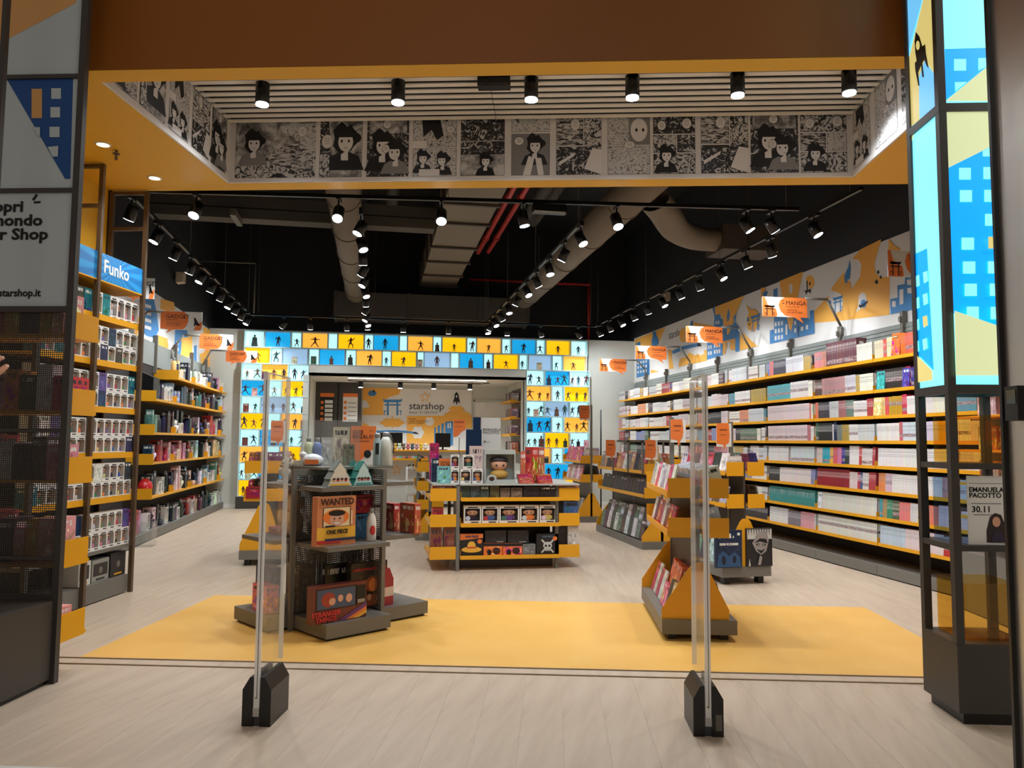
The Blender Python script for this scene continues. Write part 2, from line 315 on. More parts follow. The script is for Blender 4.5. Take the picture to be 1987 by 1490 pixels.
# recessed downlights and sprinkler in the yellow soffit
for n, (px, py) in enumerate(((200, 280), (300, 345))):
    p = on_z(px, py, SOF); t = thing('recessed_downlight', 'round %s downlight set flush in the yellow soffit by the left pillar' % ('front', 'rear')[n], 'downlight', Matrix.Translation(p))
    MB().lathe([(.05, -.006), (.062, -.004), (.062, .0)], 20).build('ring', WHITE, t); MB().lathe([(.046, -.004), (.046, -.001)], 18).build('diffuser', M('warm_lens', (255, 236, 200), .4, emit=5), t, TR(0, 0, -.003))
    l = bpy.data.lights.new('downlight', 'SPOT'); l.energy = 28; l.spot_size = 2.2; l.spot_blend = .8; l.shadow_soft_size = .04; l.color = (1, .9, .75); lo = bpy.data.objects.new('downlight_lamp', l); COL.objects.link(lo); lo.parent = t; lo.location = (0, 0, -.03)
p = on_z(226, 292, SOF); t = thing('sprinkler', 'brown sprinkler head hanging from the yellow soffit', 'sprinkler', Matrix.Translation(p))
MB().tube((0, 0, 0), (0, 0, -.06), .008).build('stem', BROWN, t); MB().lathe([(.028, -.012), (.03, -.006), (.012, .0)], 12).build('deflector', BROWN, t, TR(0, 0, -.02)); MB().lathe([(.01, -.02), (.014, 0)], 10).build('nozzle', BROWN, t, TR(0, 0, -.06))

# ---------------------------------------------------------------- lamps
body_me = MB().lathe([(.050, -.15), (.054, -.15), (.054, -.005), (.046, 0)], 18).mesh('lamp_body', BLK)
lens_me = MB().lathe([(.049, -.002), (.049, .001)], 18).mesh('lens', LENS); ring_me = MB().box(-.018, .018, -.08, .08, -.03, 0).tube((0, 0, -.03), (0, 0, -.085), .009).mesh('adapter', BLK)
arm_me = MB().box(-.008, .008, -.055, .055, -.09, -.08).box(-.008, .008, -.06, -.054, -.17, -.08).box(-.008, .008, .054, .06, -.17, -.08).mesh('yoke', BLK)
SPOTS = {}
def spot_data(key, w, ang, rad):
    if key not in SPOTS:
        l = bpy.data.lights.new('spot_' + key, 'SPOT'); l.energy = w; l.spot_size = math.radians(ang); l.spot_blend = .7; l.shadow_soft_size = rad; l.color = (.93, .97, 1.0); SPOTS[key] = l
    return SPOTS[key]
def track_head(loc, aim, label, w=SPOT_W, key='track', rz=0.0, ang=84, lit=True):
    t = thing('track_spotlight', label, 'spotlight', TR(*loc, rz), 'track spotlights under the black ceiling')
    mk('adapter', ring_me, t); mk('yoke', arm_me, t)
    d = (Matrix.Rotation(-rz, 3, 'Z') @ Vector(aim)).normalized()
    q = (-d).to_track_quat('Z', 'Y').to_matrix().to_4x4(); B = Matrix.Translation((0, 0, -.155)) @ q @ Matrix.Translation((0, 0, .07))
    b = mk('lamp_body', body_me, t, B)
    if lit:
        mk('lens', lens_me, b, TR(0, 0, -.151))
        lo = bpy.data.objects.new('spot_beam', spot_data(key, w, ang, .05)); COL.objects.link(lo); lo.parent = b; lo.location = (0, 0, -.165)
    else: mk('lens', MB().lathe([(.049, -.002), (.049, .001)], 18).mesh('lens', M('dark_lens', (60, 60, 62), .2)), b, TR(0, 0, -.151))
    return t
RZ = 3.78
def rail(p0, p1, label, fr=None):
    p0, p1 = Vector(p0), Vector(p1); L = (p1 - p0).length; a = math.atan2((p1 - p0).y, (p1 - p0).x); t = thing('lighting_rail', label, 'rail', TR(*p0, a))
    MB().box(0, L, -.018, .018, 0, .035).build('track', BLK, t)
    for f in fr or (0.02, .34, .66, .98): MB().tube((L * f, 0, .03), (L * f, 0, CEIL - p0.z - .002), .004, 6).build('hanger_rod', DGREY, t)
rail((-2.42, 7.95, RZ), (-2.42, 15.2, RZ), 'black lighting rail running along above the left shelves')
rail((-.2, 8.0, RZ), (-.2, 15.3, RZ), 'black lighting rail beside the left round duct')
rail((2.17, 8.0, RZ), (2.17, 15.3, RZ), 'black lighting rail beside the right round duct')
rail((4.45, 6.4, RZ), (4.45, 15.3, RZ), 'black lighting rail along above the book wall')
rail((-2.42, 15.35, RZ), (4.5, 15.35, RZ), 'black cross rail in front of the glowing cube wall')
fa, fb = on_z(282, 374, RZ), on_z(1550, 409, RZ)
rail(fa, fb, 'black cross rail just behind the yellow portal', (.02, .2, .45, .62, .98))
k = 0
for i, y in enumerate((8.0, 8.9, 9.7, 10.5, 11.1, 11.8, 12.5, 13.2, 13.8, 14.4, 15.0)):
    track_head((-2.42, y, RZ), (-.42, (.25, -.2, .1)[i % 3], -1), 'black track spotlight, %s from the entrance on the rail over the left shelves' % ordn(i + 1), WALL_W, 'wall', ang=112, rz=0)
for i, y in enumerate((8.1, 8.8, 9.5, 10.2, 10.9, 11.7, 12.5, 13.3, 14.1, 14.7, 15.15)):
    track_head((-.2, y, RZ), ((-.8, .5, .1, -1)[i % 4] * .6, (-.2, -.35, .3, .4)[i % 4], -1), 'black track spotlight, %s from the entrance on the rail beside the left round duct' % ordn(i + 1))
for i, y in enumerate((8.05, 8.8, 9.6, 10.4, 11.1, 11.9, 12.7, 13.5, 14.2, 14.75, 15.2)):
    track_head((2.17, y, RZ), ((.5, -.6, .2, .8)[i % 4] * .7, (-.45, .3, -.3, .2)[i % 4], -1), 'black track spotlight, %s from the entrance on the rail beside the right round duct' % ordn(i + 1))
for i, y in enumerate((7.2, 8.1, 8.7, 9.4, 10.1, 10.8, 11.5, 12.2, 12.9, 13.6, 14.3, 15.0)):
    track_head((4.45, y, RZ), (.42, (-.35, .2, 0)[i % 3], -1), 'black track spotlight, %s from the entrance on the rail over the book wall' % ordn(i + 1), WALL_W, 'wall', ang=112)
for i, f in enumerate((.075, .285, .44, .565, .71, .915, .955)):
    p = fa.lerp(fb, f); track_head(p, ((-.2, -.1, -.05, .2, .1, .55, .75)[i], (-.55, -.75, -.7, -.05, -.5, -.25, .1)[i], -1), 'black track spotlight, %s from the left on the front cross rail' % ordn(i + 1), rz=math.atan2((fb - fa).y, (fb - fa).x))
for i, x in enumerate((-1.8, -1.3, -.6, .5, 1.4, 2.6, 3.3, 4.1)):
    track_head((x, 15.35, RZ), ((-.7, 0, 0, 0, 0, 0, .3, .75)[i], (.5, .3, .3, .1, .3, .1, .3, .5)[i], -1), 'black track spotlight, %s from the left on the rear cross rail' % ordn(i + 1), 130 if i in (0, 7) else 34, 'rear_side' if i in (0, 7) else 'rear', 0, 125)
# cylinder downlights of the coffer
for i, (px, py) in enumerate(((510, 162), (773, 158), (1031, 152), (1227, 148), (1431, 143), (1647, 138))):
    p = on_z(px, py, 4.30); t = thing('ceiling_spotlight', 'black cylinder spotlight under the white slats, %s from the left' % ordn(i + 1), 'spotlight', Matrix.Translation(p), 'six cylinder spotlights of the coffer')
    MB().lathe([(.05, -.17), (.056, -.17), (.056, 0)], 20).build('lamp_body', BLK, t); MB().lathe([(.05, -.012), (.05, 0)], 18).build('lens', LENS, t, TR(0, 0, -.172))
    lo = bpy.data.objects.new('spot_beam', spot_data('coffer', COFFER_W, 142, .05)); COL.objects.link(lo); lo.parent = t; lo.location = (0, 0, -.2)
p = on_z(959, 153, 4.30); t = thing('emergency_light', 'black box emergency light hanging among the white slats', 'light', TR(*p, -ANG)); MB().box(-.13, .13, -.05, .05, -.075, 0).build('housing', BLK, t); MB().box(-.12, .12, -.052, -.05, -.07, -.055).build('cover_strip', DGREY, t)

# ---------------------------------------------------------------- ducts and pipes
def round_duct(x, z, r, y0, y1, label):
    t = thing('round_duct', label, 'duct', TR(x, y0, z)); MB().tube((0, 0, 0), (0, y1 - y0, 0), r, 28).build('pipe', DUCT, t)
    n = 6
    for i in range(n): 
        yy = (y1 - y0) * (i + .6) / n; MB().tube((0, yy, 0), (0, yy + .03, 0), r + .015, 28).build('joint_ring', DUCT, t)
    for i in range(3):
        yy = (y1 - y0) * (i + .5) / 3; MB().tube((0, yy, r - .002), (0, yy, CEIL - z - .002), .006, 6).build('hanger_rod', DGREY, t)
round_duct(-.45, 4.42, .21, 7.2, 15.95, 'left round grey air duct running to the rear'); round_duct(3.05, 4.45, .23, 6.7, 15.95, 'right round grey air duct running to the rear')
t = thing('rectangular_duct', 'beige rectangular air duct with flanged joints over the middle aisle', 'duct', TR(1.27, 7.5, 4.75)); ys = [0, 1.5, 3.1, 4.1, 5.6, 6.7, 7.9, 9.0]
for i in range(len(ys) - 1): MB().box(-.38, .38, ys[i] + .03, ys[i + 1] - .03, 0, .45).build('duct_section', DUCT, t); MB().box(-.42, .42, ys[i + 1] - .03, ys[i + 1] + .03, -.04, .49).build('flange', M('duct_flange', (70, 62, 54), .6), t)
t = thing('cross_duct', 'dark flat air duct crossing the rear of the shop', 'duct', TR(1.2, 16.4, 3.95)); MB().prism([(-.35, .0), (.2, -.05), (.35, .1), (.35, .5), (-.35, .5)], -2.1, 2.0, 'x').build('pipe', M('duct_dark', (74, 70, 66), .7), t)
for x in (-2.1, -.6, .9, 1.95): MB().prism([(-.37, -.02), (.2, -.07), (.37, .1), (.37, .52), (-.37, .52)], x, x + .05, 'x').build('flange', M('duct_dark', (74, 70, 66), .7), t)
def sweep(b, pts, r, n=18, sz=1.0):
    P = [Vector(p) for p in pts]; Q = []
    for i in range(len(P) - 1):
        a, p, q, c = P[max(i - 1, 0)], P[i], P[i + 1], P[min(i + 2, len(P) - 1)]
        for k in range(5):
            t = k / 5; Q.append(.5 * ((2 * p) + (q - a) * t + (2 * a - 5 * p + 4 * q - c) * t * t + (3 * p - a - 3 * q + c) * t ** 3))
    Q.append(P[-1]); base = len(b.v)
    for i, p in enumerate(Q):
        d = (Q[min(i + 1, len(Q) - 1)] - Q[max(i - 1, 0)]).normalized(); e = d.cross(Vector((0, 0, 1))).normalized(); u = e.cross(d)
        b.v += [tuple(p + e * (r * math.cos(2 * math.pi * k / n)) + u * (r * sz * math.sin(2 * math.pi * k / n))) for k in range(n)]
    for i in range(len(Q) - 1):
        for k in range(n): j = (k + 1) % n; b.f.append((base + i * n + k, base + i * n + j, base + (i + 1) * n + j, base + (i + 1) * n + k)); b.m.append(0); b.sm.append(True); b.uv.append([(0, 0)] * 4)
    return b
t = thing('branch_duct', 'curved grey branch duct bending to the book wall', 'duct', TR(3.3, 8.9, 4.42))
sweep(MB(), [(.0, -.1, -.06), (.22, .12, -.14), (.5, .42, -.26), (.85, .62, -.30), (1.2, .66, -.30)], .2, 18, .75).build('pipe', DUCT, t); MB().box(1.15, 1.95, .42, .95, -.47, -.14).build('damper_box', M('duct_flange', (70, 62, 54), .6), t); MB().box(1.5, 1.53, .40, .43, -.47, CEIL - 4.422).build('hanger_rod', DGREY, t)
t = thing('ceiling_beam', 'grey concrete beam crossing under the black ceiling', 'beam', TR(-3.4, 12.0, 4.74)); MB().box(-.02, 4.25, 0, .3, 0, .34).build('beam_body', M('concrete_beam', (88, 84, 78), .8), t); MB().box(0, 4.25, -.004, 0, .15, .17).build('shadow_joint', BLACK, t); MB().box(1.25, 1.33, -.5, .1, -.1, .0).build('strut', GREY, t)
for i, (x, r) in enumerate(((1.86, .045), (2.06, .04))):
    t = thing('red_pipe', 'red sprinkler pipe, the %s of the pair beside the rectangular duct' % ('left', 'right')[i], 'pipe', TR(x, 7.4, 5.0 + .02 * i)); MB().tube((0, 0, 0), (0, 7.0, 0), r, 10).build('pipe', RED, t)
    for yy in (1.2, 3.6, 5.9): MB().tube((0, yy, 0), (0, yy + .08, 0), r + .018, 10).build('coupling', RED, t)
t = thing('red_pipe', 'red pipe crossing the rear and dropping down the black wall', 'pipe', TR(0, 16.9, 0)); MB().tube((2.0, 0, 5.0), (4.75, 0, 5.0), .03, 10).tube((4.75, 0, 5.03), (4.75, 0, 3.68), .03, 10).build('pipe', RED, t); MB().ball((4.75, 0, 5.0), .045, .045, .045).build('elbow', RED, t)
for i, (x, y0, y1, z) in enumerate(((2.45, 7.3, 12.5, 5.2), (2.75, 7.3, 13.5, 5.4), (.2, 7.3, 14, 5.5))):
    t = thing('insulated_pipe', 'dim grey insulated pipe, %s from the left under the black ceiling' % ordn((2, 3, 1)[i]), 'pipe', TR(x, y0, z)); MB().tube((0, 0, 0), (0, y1 - y0, 0), .1, 14).build('pipe', M('duct_dark', (74, 70, 66), .7), t); MB().tube((0, 2, 0), (0, 2.06, 0), .115, 14).build('collar', GREY, t)
p = on_y(505, 540, 12.5); 
for (px, py, Y, lab) in ((352, 540, 10.5, 'small beige speaker on the black wall under the left rail'), (1293, 577, 12.6, 'small beige speaker on the black wall under the right rail')):
    X = WL if px < 900 else WR; q = on_x(px, py, X + (.12 if X < 0 else -.12)); t = thing('wall_speaker', lab, 'speaker', TR(q.x, q.y, q.z)); s = 1 if X < 0 else -1
    MB().prism([(-.07, -.09), (.05, -.07), (.05, .09), (-.07, .09)], -.09, .09, 'y').build('cabinet', M('beige_speaker', (196, 184, 160), .5), t); MB().box(-.12, -.05, -.02, .02, -.02, .02, T=Matrix.Scale(s, 4, (1, 0, 0))).build('bracket', DGREY, t)
t = thing('ceiling_projector', 'black box device hanging from the front cross rail', 'device', TR(*fa.lerp(fb, .605), 0)); MB().box(-.17, .17, -.04, .04, -.1, -.01).build('housing', BLK, t); MB().box(-.16, .16, -.042, -.04, -.1, -.085).build('light_strip', M('strip_white', (200, 204, 206), .4), t)
t = thing('wire_conduit', 'thin grey conduit bent over the left end of the rear cross rail', 'conduit', TR(-2.6, 15.6, 4.0)); MB().tube((-.82, 0, .85), (.2, 0, .85), .012, 8).tube((.2, 0, .85), (.2, 0, -.2), .012, 8).build('tube', GREY, t)
# ================================================================ SHOP FRONT: pillars, gates, steel
def crop(x0, y0, s): return lambda x, y: (x0 + x / s, y0 + y / s)
def flat(name, polys, mats, to3d, nrm, parent=None, T=None, step=.0009):
    """flat print: outlines (mat index, points) stacked a hair apart along the normal"""
    b = MB(); nrm = Vector(nrm)
    for k, (mi, pts) in enumerate(polys):
        q = [to3d(*p) + nrm * (.001 + step * k) for p in pts]
        a = sum((q[i].cross(q[(i + 1) % len(q)]) for i in range(len(q))), Vector()); 
        if a.dot(nrm) < 0: q = q[::-1]
        b.quad(q, mi)
    if parent is not None:
        inv = parent.matrix_world.inverted() if T is None else T.inverted(); b.v = [tuple(inv @ Vector(p)) for p in b.v]
    return b.build(name, mats, parent)
def rect(x0, y0, x1, y1): return [(x0, y0), (x1, y0), (x1, y1), (x0, y1)]
def disc(cx, cy, rx, ry, n=18): return [(cx + rx * math.cos(2 * math.pi * i / n), cy + ry * math.sin(2 * math.pi * i / n)) for i in range(n)]
def wmat(o): bpy.context.view_layer.update(); return o.matrix_world.copy()
def lattice(b, x0, x1, z0, z1, y, pitch, bar, mi=0, T=None):
    n = int((x1 - x0) / pitch); m = int((z1 - z0) / pitch)
    for i in range(n + 1): x = x0 + (x1 - x0) * i / n; b.box(x - bar / 2, x + bar / 2, y, y + .002, z0, z1, mi, T)
    for j in range(m + 1): z = z0 + (z1 - z0) * j / m; b.box(x0, x1, y - .0005, y + .0025, z - bar / 2, z + bar / 2, mi, T)
    return b
PANEL = M('lightbox_off', (184, 196, 202), .5); TAN = M('print_tan', (214, 160, 98), .5); PBLUE = M('print_blue', (24, 74, 140), .5); INK = M('print_ink', (16, 16, 18), .5)
# --- left pillar
LP = RF @ TR(-3.2, 4.37); lp = thing('display_pillar', 'tall dark display pillar with unlit grey light box and mesh, left of the entrance', 'display', LP)
for n, (a, b) in enumerate(((-.335, -.30), (.335, .375))): MB().box(a, b, -.02, .02, 0, 5.6).build('post', DGREY, lp)
q = RF.inverted() @ on_v(3, 200, 3.86); MB().box(q.x + 3.2 - .02, q.x + 3.2 + .006, -.52, -.49, .47, 5.6).build('post', DGREY, lp)
MB().box(-.30, .352, -1.1, .02, .03, .47).build('base', DGREY, lp); MB().box(-.27, .335, -1.05, .0, 0, .03).build('plinth', BLK, lp)
for z0, z1 in ((.47, .50), (.695, .715), (1.43, 1.45), (2.14, 2.175), (2.865, 2.89), (3.57, 3.595)): MB().box(-.30, .335, -.015, .015, z0, z1).build('cross_bar', DGREY, lp)
for z0, z1 in ((2.175, 2.865), (2.89, 3.57), (3.595, 5.6)): MB().box(-.30, .335, .0, .03, z0, z1).build('light_panel', PANEL, lp)
stuff(lattice(MB(), -.29, .33, .5, 2.14, 0, .0125, .0046).build('mesh_panel', DGREY, lp))
c1 = crop(0, 0, 3.974); v3 = lambda X, Y: on_v(*c1(X, Y), 4.37)
bpy.context.view_layer.update()
flat('panel_print', [(0, [(-300, -250), (585, -250), (588, 22), (60, 302), (-300, 500)]), (1, [(44, 594), (566, 578), (543, 1380), (503, 1380)]), (0, rect(246, 686, 326, 912)), (2, rect(398, 682, 473, 764)), (2, rect(392, 828, 467, 908)), (2, rect(386, 980, 464, 1060)),
    (2, [(260, 984), (314, 984), (314, 1052), (300, 1052)]), (2, [(372, 1136), (456, 1128), (452, 1210), (412, 1212)])], [TAN, PBLUE, PANEL], v3, -FY, lp)
T0 = lambda px, py: RF.inverted() @ on_v(px, py, 4.37)
def pil_text(s, px, py, size, bold, sx=1.0):
    q = T0(px, py); text('lettering', s, size, TR(q.x + 3.2, -.003, q.z) @ Matrix.Rotation(math.pi / 2, 4, 'X'), INK, lp, bold, 'LEFT', sx)
pil_text('Scopri', -44, 411, .094, .0028, 1.2); pil_text('il mondo', -44, 438, .094, .0028, 1.2); pil_text('Star Shop', -44, 465, .094, .0028, 1.2); pil_text('www.starshop.it', -48, 575, .061, .0014)
flat('accent_marks', [(0, [(62, 387), (66, 390), (74, 379), (70, 376)]), (0, [(66, 391), (79, 390), (79, 394), (66, 395)])], [INK], lambda a, b: on_v(a, b, 4.369), -FY, lp)
# shelves on the rear of that pillar
LS = RF @ TR(-3.2, 4.42); ls = thing('shelf_unit', 'yellow-ended shelves standing behind the left pillar mesh', 'shelving', LS)
LSZ = (2.0, 1.54, 1.13, .64, .21)
for z in LSZ:
    MB().box(-.3, .34, .0, .27, z, z + .02).build('shelf', YEL, ls); MB().box(.338, .343, .02, .25, z - .005, z + .155).build('end_plate', YEL, ls)
MB().box(-.335, -.30, 0, .03, 0, 2.3).box(.30, .335, 0, .03, 0, 2.3).build('upright', DGREY, ls)
cart_me = MB().box(-.5, .5, 0, 1, 0, 1).mesh('carton', COVER)
NCART = [0]
def carton(T, sx, sy, sz, col, label, name='toy_carton', cat='box', group=None):
    o = mk(name, cart_me); o.matrix_world = T @ Matrix.Diagonal((sx, sy, sz, 1)); o.color = col; return tag(o, label, cat, group)
for k, z in enumerate(LSZ):
    x = -.27; n = 0
    while x < .30:
        w = random.uniform(.07, .12); h = random.uniform(.2, .3) if z > .6 else random.uniform(.14, .22); n += 1
        if x + w > .33: break
        carton(LS @ TR(x + w / 2, .03, z + .021, 0), w * .95, .19, h, jit(random.choice(((196, 60, 66), (226, 150, 160), (230, 226, 220), (60, 60, 70), (214, 150, 60)))), 'carton on the %s shelf down behind the left pillar, %s from its inner end' % (ordn(k + 1), ordn(n)), 'toy_carton', 'box', 'cartons behind the left pillar'); x += w
t = thing('gift_tin', 'round-topped crimson tin with gold print behind the left pillar mesh', 'tin', LS @ TR(.2, .02, .66 + .06)); b = MB(); b.prism([(-.11, 0)] + [(.11 * math.cos(math.pi * i / 10), .02 + .14 * math.sin(math.pi * i / 10)) for i in range(11)] + [(-.11, 0)][:0], .1, .18, 'y').build('tin_body', M('crimson', (200, 32, 62), .35), t); MB().box(-.09, .09, .0955, .0995, .04, .06).box(-.06, .06, .0955, .0995, .09, .1).build('gold_print', M('gold', (214, 168, 70), .4), t); t.location.z = .66
# --- right pillar: lit box above an open frame
RPm = RF @ TR(2.235, 4.255); rp = thing('display_pillar', 'dark framed display pillar with glowing blue light box, right of the entrance', 'display', RPm)
hx, hy = .195, .185
for sx, sy in ((-1, -1), (1, -1), (-1, 1), (1, 1)): MB().box(sx * hx - .02 * (1 + sx), sx * hx + .02 * (1 - sx), sy * hy - .02 * (1 + sy), sy * hy + .02 * (1 - sy), .39, 5.4).build('post', DGREY, rp)
MB().box(-hx, hx, -hy, hy, .06, .40).build('base', DGREY, rp); MB().box(-hx + .03, hx - .03, -hy + .02, hy - .02, 0, .06).build('plinth', BLK, rp)
for z in (.86, 1.275): MB().box(-hx + .002, hx - .002, -hy + .002, hy - .002, z, z + .03).build('shelf', DGREY, rp)
for z in (1.665, 3.16):
    for b in ((-hx, hx, -hy - .001, -hy + .03), (-hx, hx, hy - .03, hy + .001), (-hx - .001, -hx + .03, -hy, hy), (hx - .03, hx + .001, -hy, hy)): MB().box(*b, z, z + .045).build('cross_bar', DGREY, rp)
EC = M('lit_cyan', (134, 236, 255), .4, emit=1.0); EB = M('lit_blue', (0, 160, 250), .4, emit=1.0); EY = M('lit_pale_yellow', (208, 216, 166), .4, emit=.85); ET = M('lit_tan', (222, 206, 128), .4, emit=.75); EL = M('lit_sky', (112, 200, 255), .4, emit=.85)
for z0, z1 in ((1.71, 3.16), (3.205, 5.4)):
    MB().box(-hx + .02, hx - .02, -hy + .012, -hy + .02, z0, z1).build('light_panel', EC, rp); MB().box(-hx + .012, -hx + .02, -hy + .02, hy - .02, z0, z1).build('light_panel', EC, rp)
    MB().box(-hx + .03, hx - .012, hy - .02, hy - .012, z0, z1).box(hx - .02, hx - .012, -hy + .02, hy - .02, z0, z1).build('rear_panel', PANEL, rp)
bpy.context.view_layer.update()
A7, A8 = crop(1600, 0, 3.726), crop(1600, 380, 3.726); FV = 4.255 - hy + .011; FU = 2.235 - hx + .011
def lim(p, face):
    q = RF.inverted() @ p
    if face: q.x = min(max(q.x, 2.235 - hx + .021), 2.235 + hx - .021)
    else: q.y = min(max(q.y, 4.255 - hy + .021), 4.255 + hy - .021)
    return RF @ q
f7 = lambda X, Y: lim(on_v(*A7(X, Y), FV), 1); f8 = lambda X, Y: lim(on_v(*A8(X, Y), FV), 1); g7 = lambda X, Y: lim(on_u(*A7(X, Y), FU), 0); g8 = lambda X, Y: lim(on_u(*A8(X, Y), FU), 0)
R_ = 1300
flat('panel_print', [(1, [(868, 355), (R_, 342), (R_, 380), (875, 728)]), (0, rect(935, 428, 1022, 512)), (0, [(1110, 422), (R_, 418), (R_, 420), (1110, 512)]), (0, [(940, 597), (1028, 594), (942, 664)]), (2, [(872, 732), (R_, 378), (R_, 735)])], [EC, EB, EY], f7, -FY, rp)
flat('panel_print', [(2, [(872, 790), (R_, 785), (R_, 1015), (872, 1225)]), (1, [(872, 1225), (R_, 1012), (R_, 2390), (910, 2258)]), (0, [(1140, 1095), (R_, 1015), (R_, 1132), (1143, 1132)])] + [(0, rect(*r)) for r in ((970, 1215, 1055, 1300), (1145, 1210, 1232, 1297), (975, 1377, 1062, 1462), (1150, 1375, 1238, 1462))], [EC, EB, EY], f7, -FY, rp)
flat('panel_print', [(0, rect(*r)) for r in ((978, 132, 1068, 218), (1157, 132, 1245, 218), (985, 305, 1075, 392), (993, 478, 1082, 565), (1170, 478, 1258, 565), (1000, 640, 1088, 728), (1178, 640, 1266, 728), (1182, 808, 1270, 897))] + [(3, rect(1163, 305, 1250, 390)), (0, rect(1005, 808, 1092, 897)), (2, [(915, 838), (R_, 970), (R_, 1302), (925, 1302)])], [EC, EB, EY, ET], f8, -(FY * 1.6), rp, None, .002)
flat('panel_print', [(0, [(560, -200), (812, -200), (812, 765), (575, 960)]), (1, [(560, -200), (760, -200), (710, 0), (590, 405), (560, 500)]), (1, [(728, 435), (806, 550), (812, 765), (690, 862), (685, 560)]),
    (2, [(664, 230), (690, 262), (712, 335), (732, 318), (738, 385), (758, 495), (742, 475), (726, 432), (712, 455), (724, 555), (712, 560), (702, 475), (682, 525), (692, 620), (682, 620), (660, 505), (657, 455), (670, 440), (661, 380), (655, 300)]), (0, disc(680, 328, 14, 34))], [ET, EL, M('lit_black_print', (26, 28, 10), .5)], g7, -FX, rp)
flat('panel_print', [(0, [(575, 1010), (645, 970), (605, 1075), (575, 1130)])], [ET], g7, -FX, rp)
qs = []
for y in (575, 735, 893, 1050): qs += [(0, [(652, y + 10), (686, y - 5), (690, y + 72), (656, y + 90)])]
for y in (545, 705, 865, 1030): qs += [(0 if y != 865 else 2, [(718, y + 10), (750, y - 3), (757, y + 70), (725, y + 88)])]
flat('panel_print', [(1, [(605, 445), (742, 380), (790, 1265), (620, 1155)])] + qs + [(2, [(620, 1155), (790, 1265), (792, 1330), (620, 1360)])], [EC, EB, ET], g8, -FX, rp)
def acrylic_box(name, label, T, x0, x1, y0, y1, h, m, group=None):
    t = thing(name, label, 'box', T, group); th = .004
    MB().box(x0, x1, y0, y1, 0, th).build('bottom_pane', m, t)
    for b in ((x0, x1, y0, y0 + th), (x0, x1, y1 - th, y1), (x0, x0 + th, y0 + th, y1 - th), (x1 - th, x1, y0 + th, y1 - th)): MB().box(*b, th, h).build('pane', m, t)
    return t
acrylic_box('acrylic_box', 'amber clear acrylic box on the upper shelf of the right pillar', RPm @ TR(0, 0, 1.306), -.12, .16, -.13, .145, .25, AMBER)
acrylic_box('acrylic_box', 'amber clear acrylic box in the lowest bay of the right pillar', RPm @ TR(0, 0, .401), -.12, .16, -.12, .16, .29, AMBER)
acrylic_box('acrylic_box', 'blue clear acrylic box on the middle shelf of the right pillar', RPm @ TR(0, 0, .891), -.13, .16, -.13, .15, .34, BLUEGL)
PT = RPm @ TR(-.012, -.15, .891); po_ = thing('event_poster', 'white event poster dated 30.11 with woman portrait, in the right pillar', 'poster', PT)
MB().box(-.09, .12, .0, .004, 0, .35).build('sheet', PAPER, po_)
TP = lambda x, z: Matrix.Translation((x, -.001, z)) @ Matrix.Rotation(math.pi / 2, 4, 'X')
text('lettering', 'EMANUELA\nPACOTTO', .034, TP(-.08, .268), INK, po_, .0008); text('lettering', '30.11', .044, TP(-.07, .165), INK, po_, .0006)
MB().box(-.07, .08, -.0012, -.0004, .207, .21).box(-.06, .05, -.0012, -.0004, .15, .153).box(-.078, .09, -.0012, -.0004, .31, .312).build('print_lines', M('print_grey', (90, 90, 96), .5), po_)
flat('portrait', [(1, [(.0, 0), (.0, .06), (.02, .13), (.045, .15), (.075, .14), (.09, .1), (.115, .05), (.115, 0)]), (0, disc(.05, .105, .02, .026)), (2, [(.02, 0), (.03, .05), (.05, .07), (.075, .05), (.09, 0)])], [M('skin', (214, 160, 130), .5), M('hair_brown', (46, 32, 30), .5), M('cloth_dark', (50, 40, 60), .6)], lambda x, z: PT @ Vector((x, -.001, z + .012)), -FY, po_, PT)
# --- brushed steel pillar at the right edge
st = struct(MB().box(1.842, 2.6, 1.6, 3.228, 0, 5.4).build('wall_steel', STEEL, None, RF)); MB().box(1.823, 1.843, 3.218, 3.236, 0, 5.4).build('edge_trim', BLK, st, TR())
p = RF.inverted() @ on_v(1956, 782, 3.16); t = thing('wall_intercom', 'black box device fixed to the steel pillar', 'device', RF @ TR(1.842, 3.11, 1.56)); MB().box(-.05, 0, -.05, .035, -.065, .07).build('housing', BLK, t); MB().box(-.052, -.05, -.04, .02, .0, .055).build('front_glass', M('dark_glass', (16, 18, 22), .1), t)
# --- the two anti-theft gates
CLEAR_EDGE = EDGEGL
def gate(u, v, pv0, pv1, label, flip):
    t = thing('security_gate', label, 'gate', RF @ TR(u, v)); w, s, d = .0715, .017, .258
    for q in (-1, 1):
        MB().prism([(q * s, .0), (q * w, .0), (q * w, .177), (q * .036, .237), (q * s, .237)][::q], 0, d, 'y').build('base', BLK, t)
    MB().box(-s, s, .01, d, 0, .05).build('foot', M('gate_foot', (70, 72, 76), .35, .6), t)
    MB().box(-.0125, .0125, pv0 + .012, pv1 - .002, .06, 1.735).build('panel', ACRYLIC, t)
    MB().box(-.014, .014, pv0, pv0 + .012, .055, 1.737).build('front_edge', CLEAR_EDGE, t); MB().box(-.0125, .0125, pv1 - .002, pv1, .24, 1.737).build('rear_edge', CLEAR_EDGE, t); MB().box(-.0135, .0135, pv0 + .012, pv1 - .002, 1.7352, 1.737).build('top_edge', CLEAR_EDGE, t)
    MB().box(.001, .0035, pv0 - .002, pv0, .14, 1.7).box(-.006, .0035, pv0 - .002, pv0, .137, .142).build('cable', M('cable_dark', (60, 54, 50), .5), t)
    MB().box(-.0155, .0155, pv0 - .001, pv0 + .014, .05, .09).build('clamp', M('clamp_steel', (170, 172, 174), .3, .8), t)
    if flip: MB().box(.034, .064, -.0015, 0, .03, .105).build('sticker', M('sticker_grey', (96, 92, 86), .6), t)
    return t
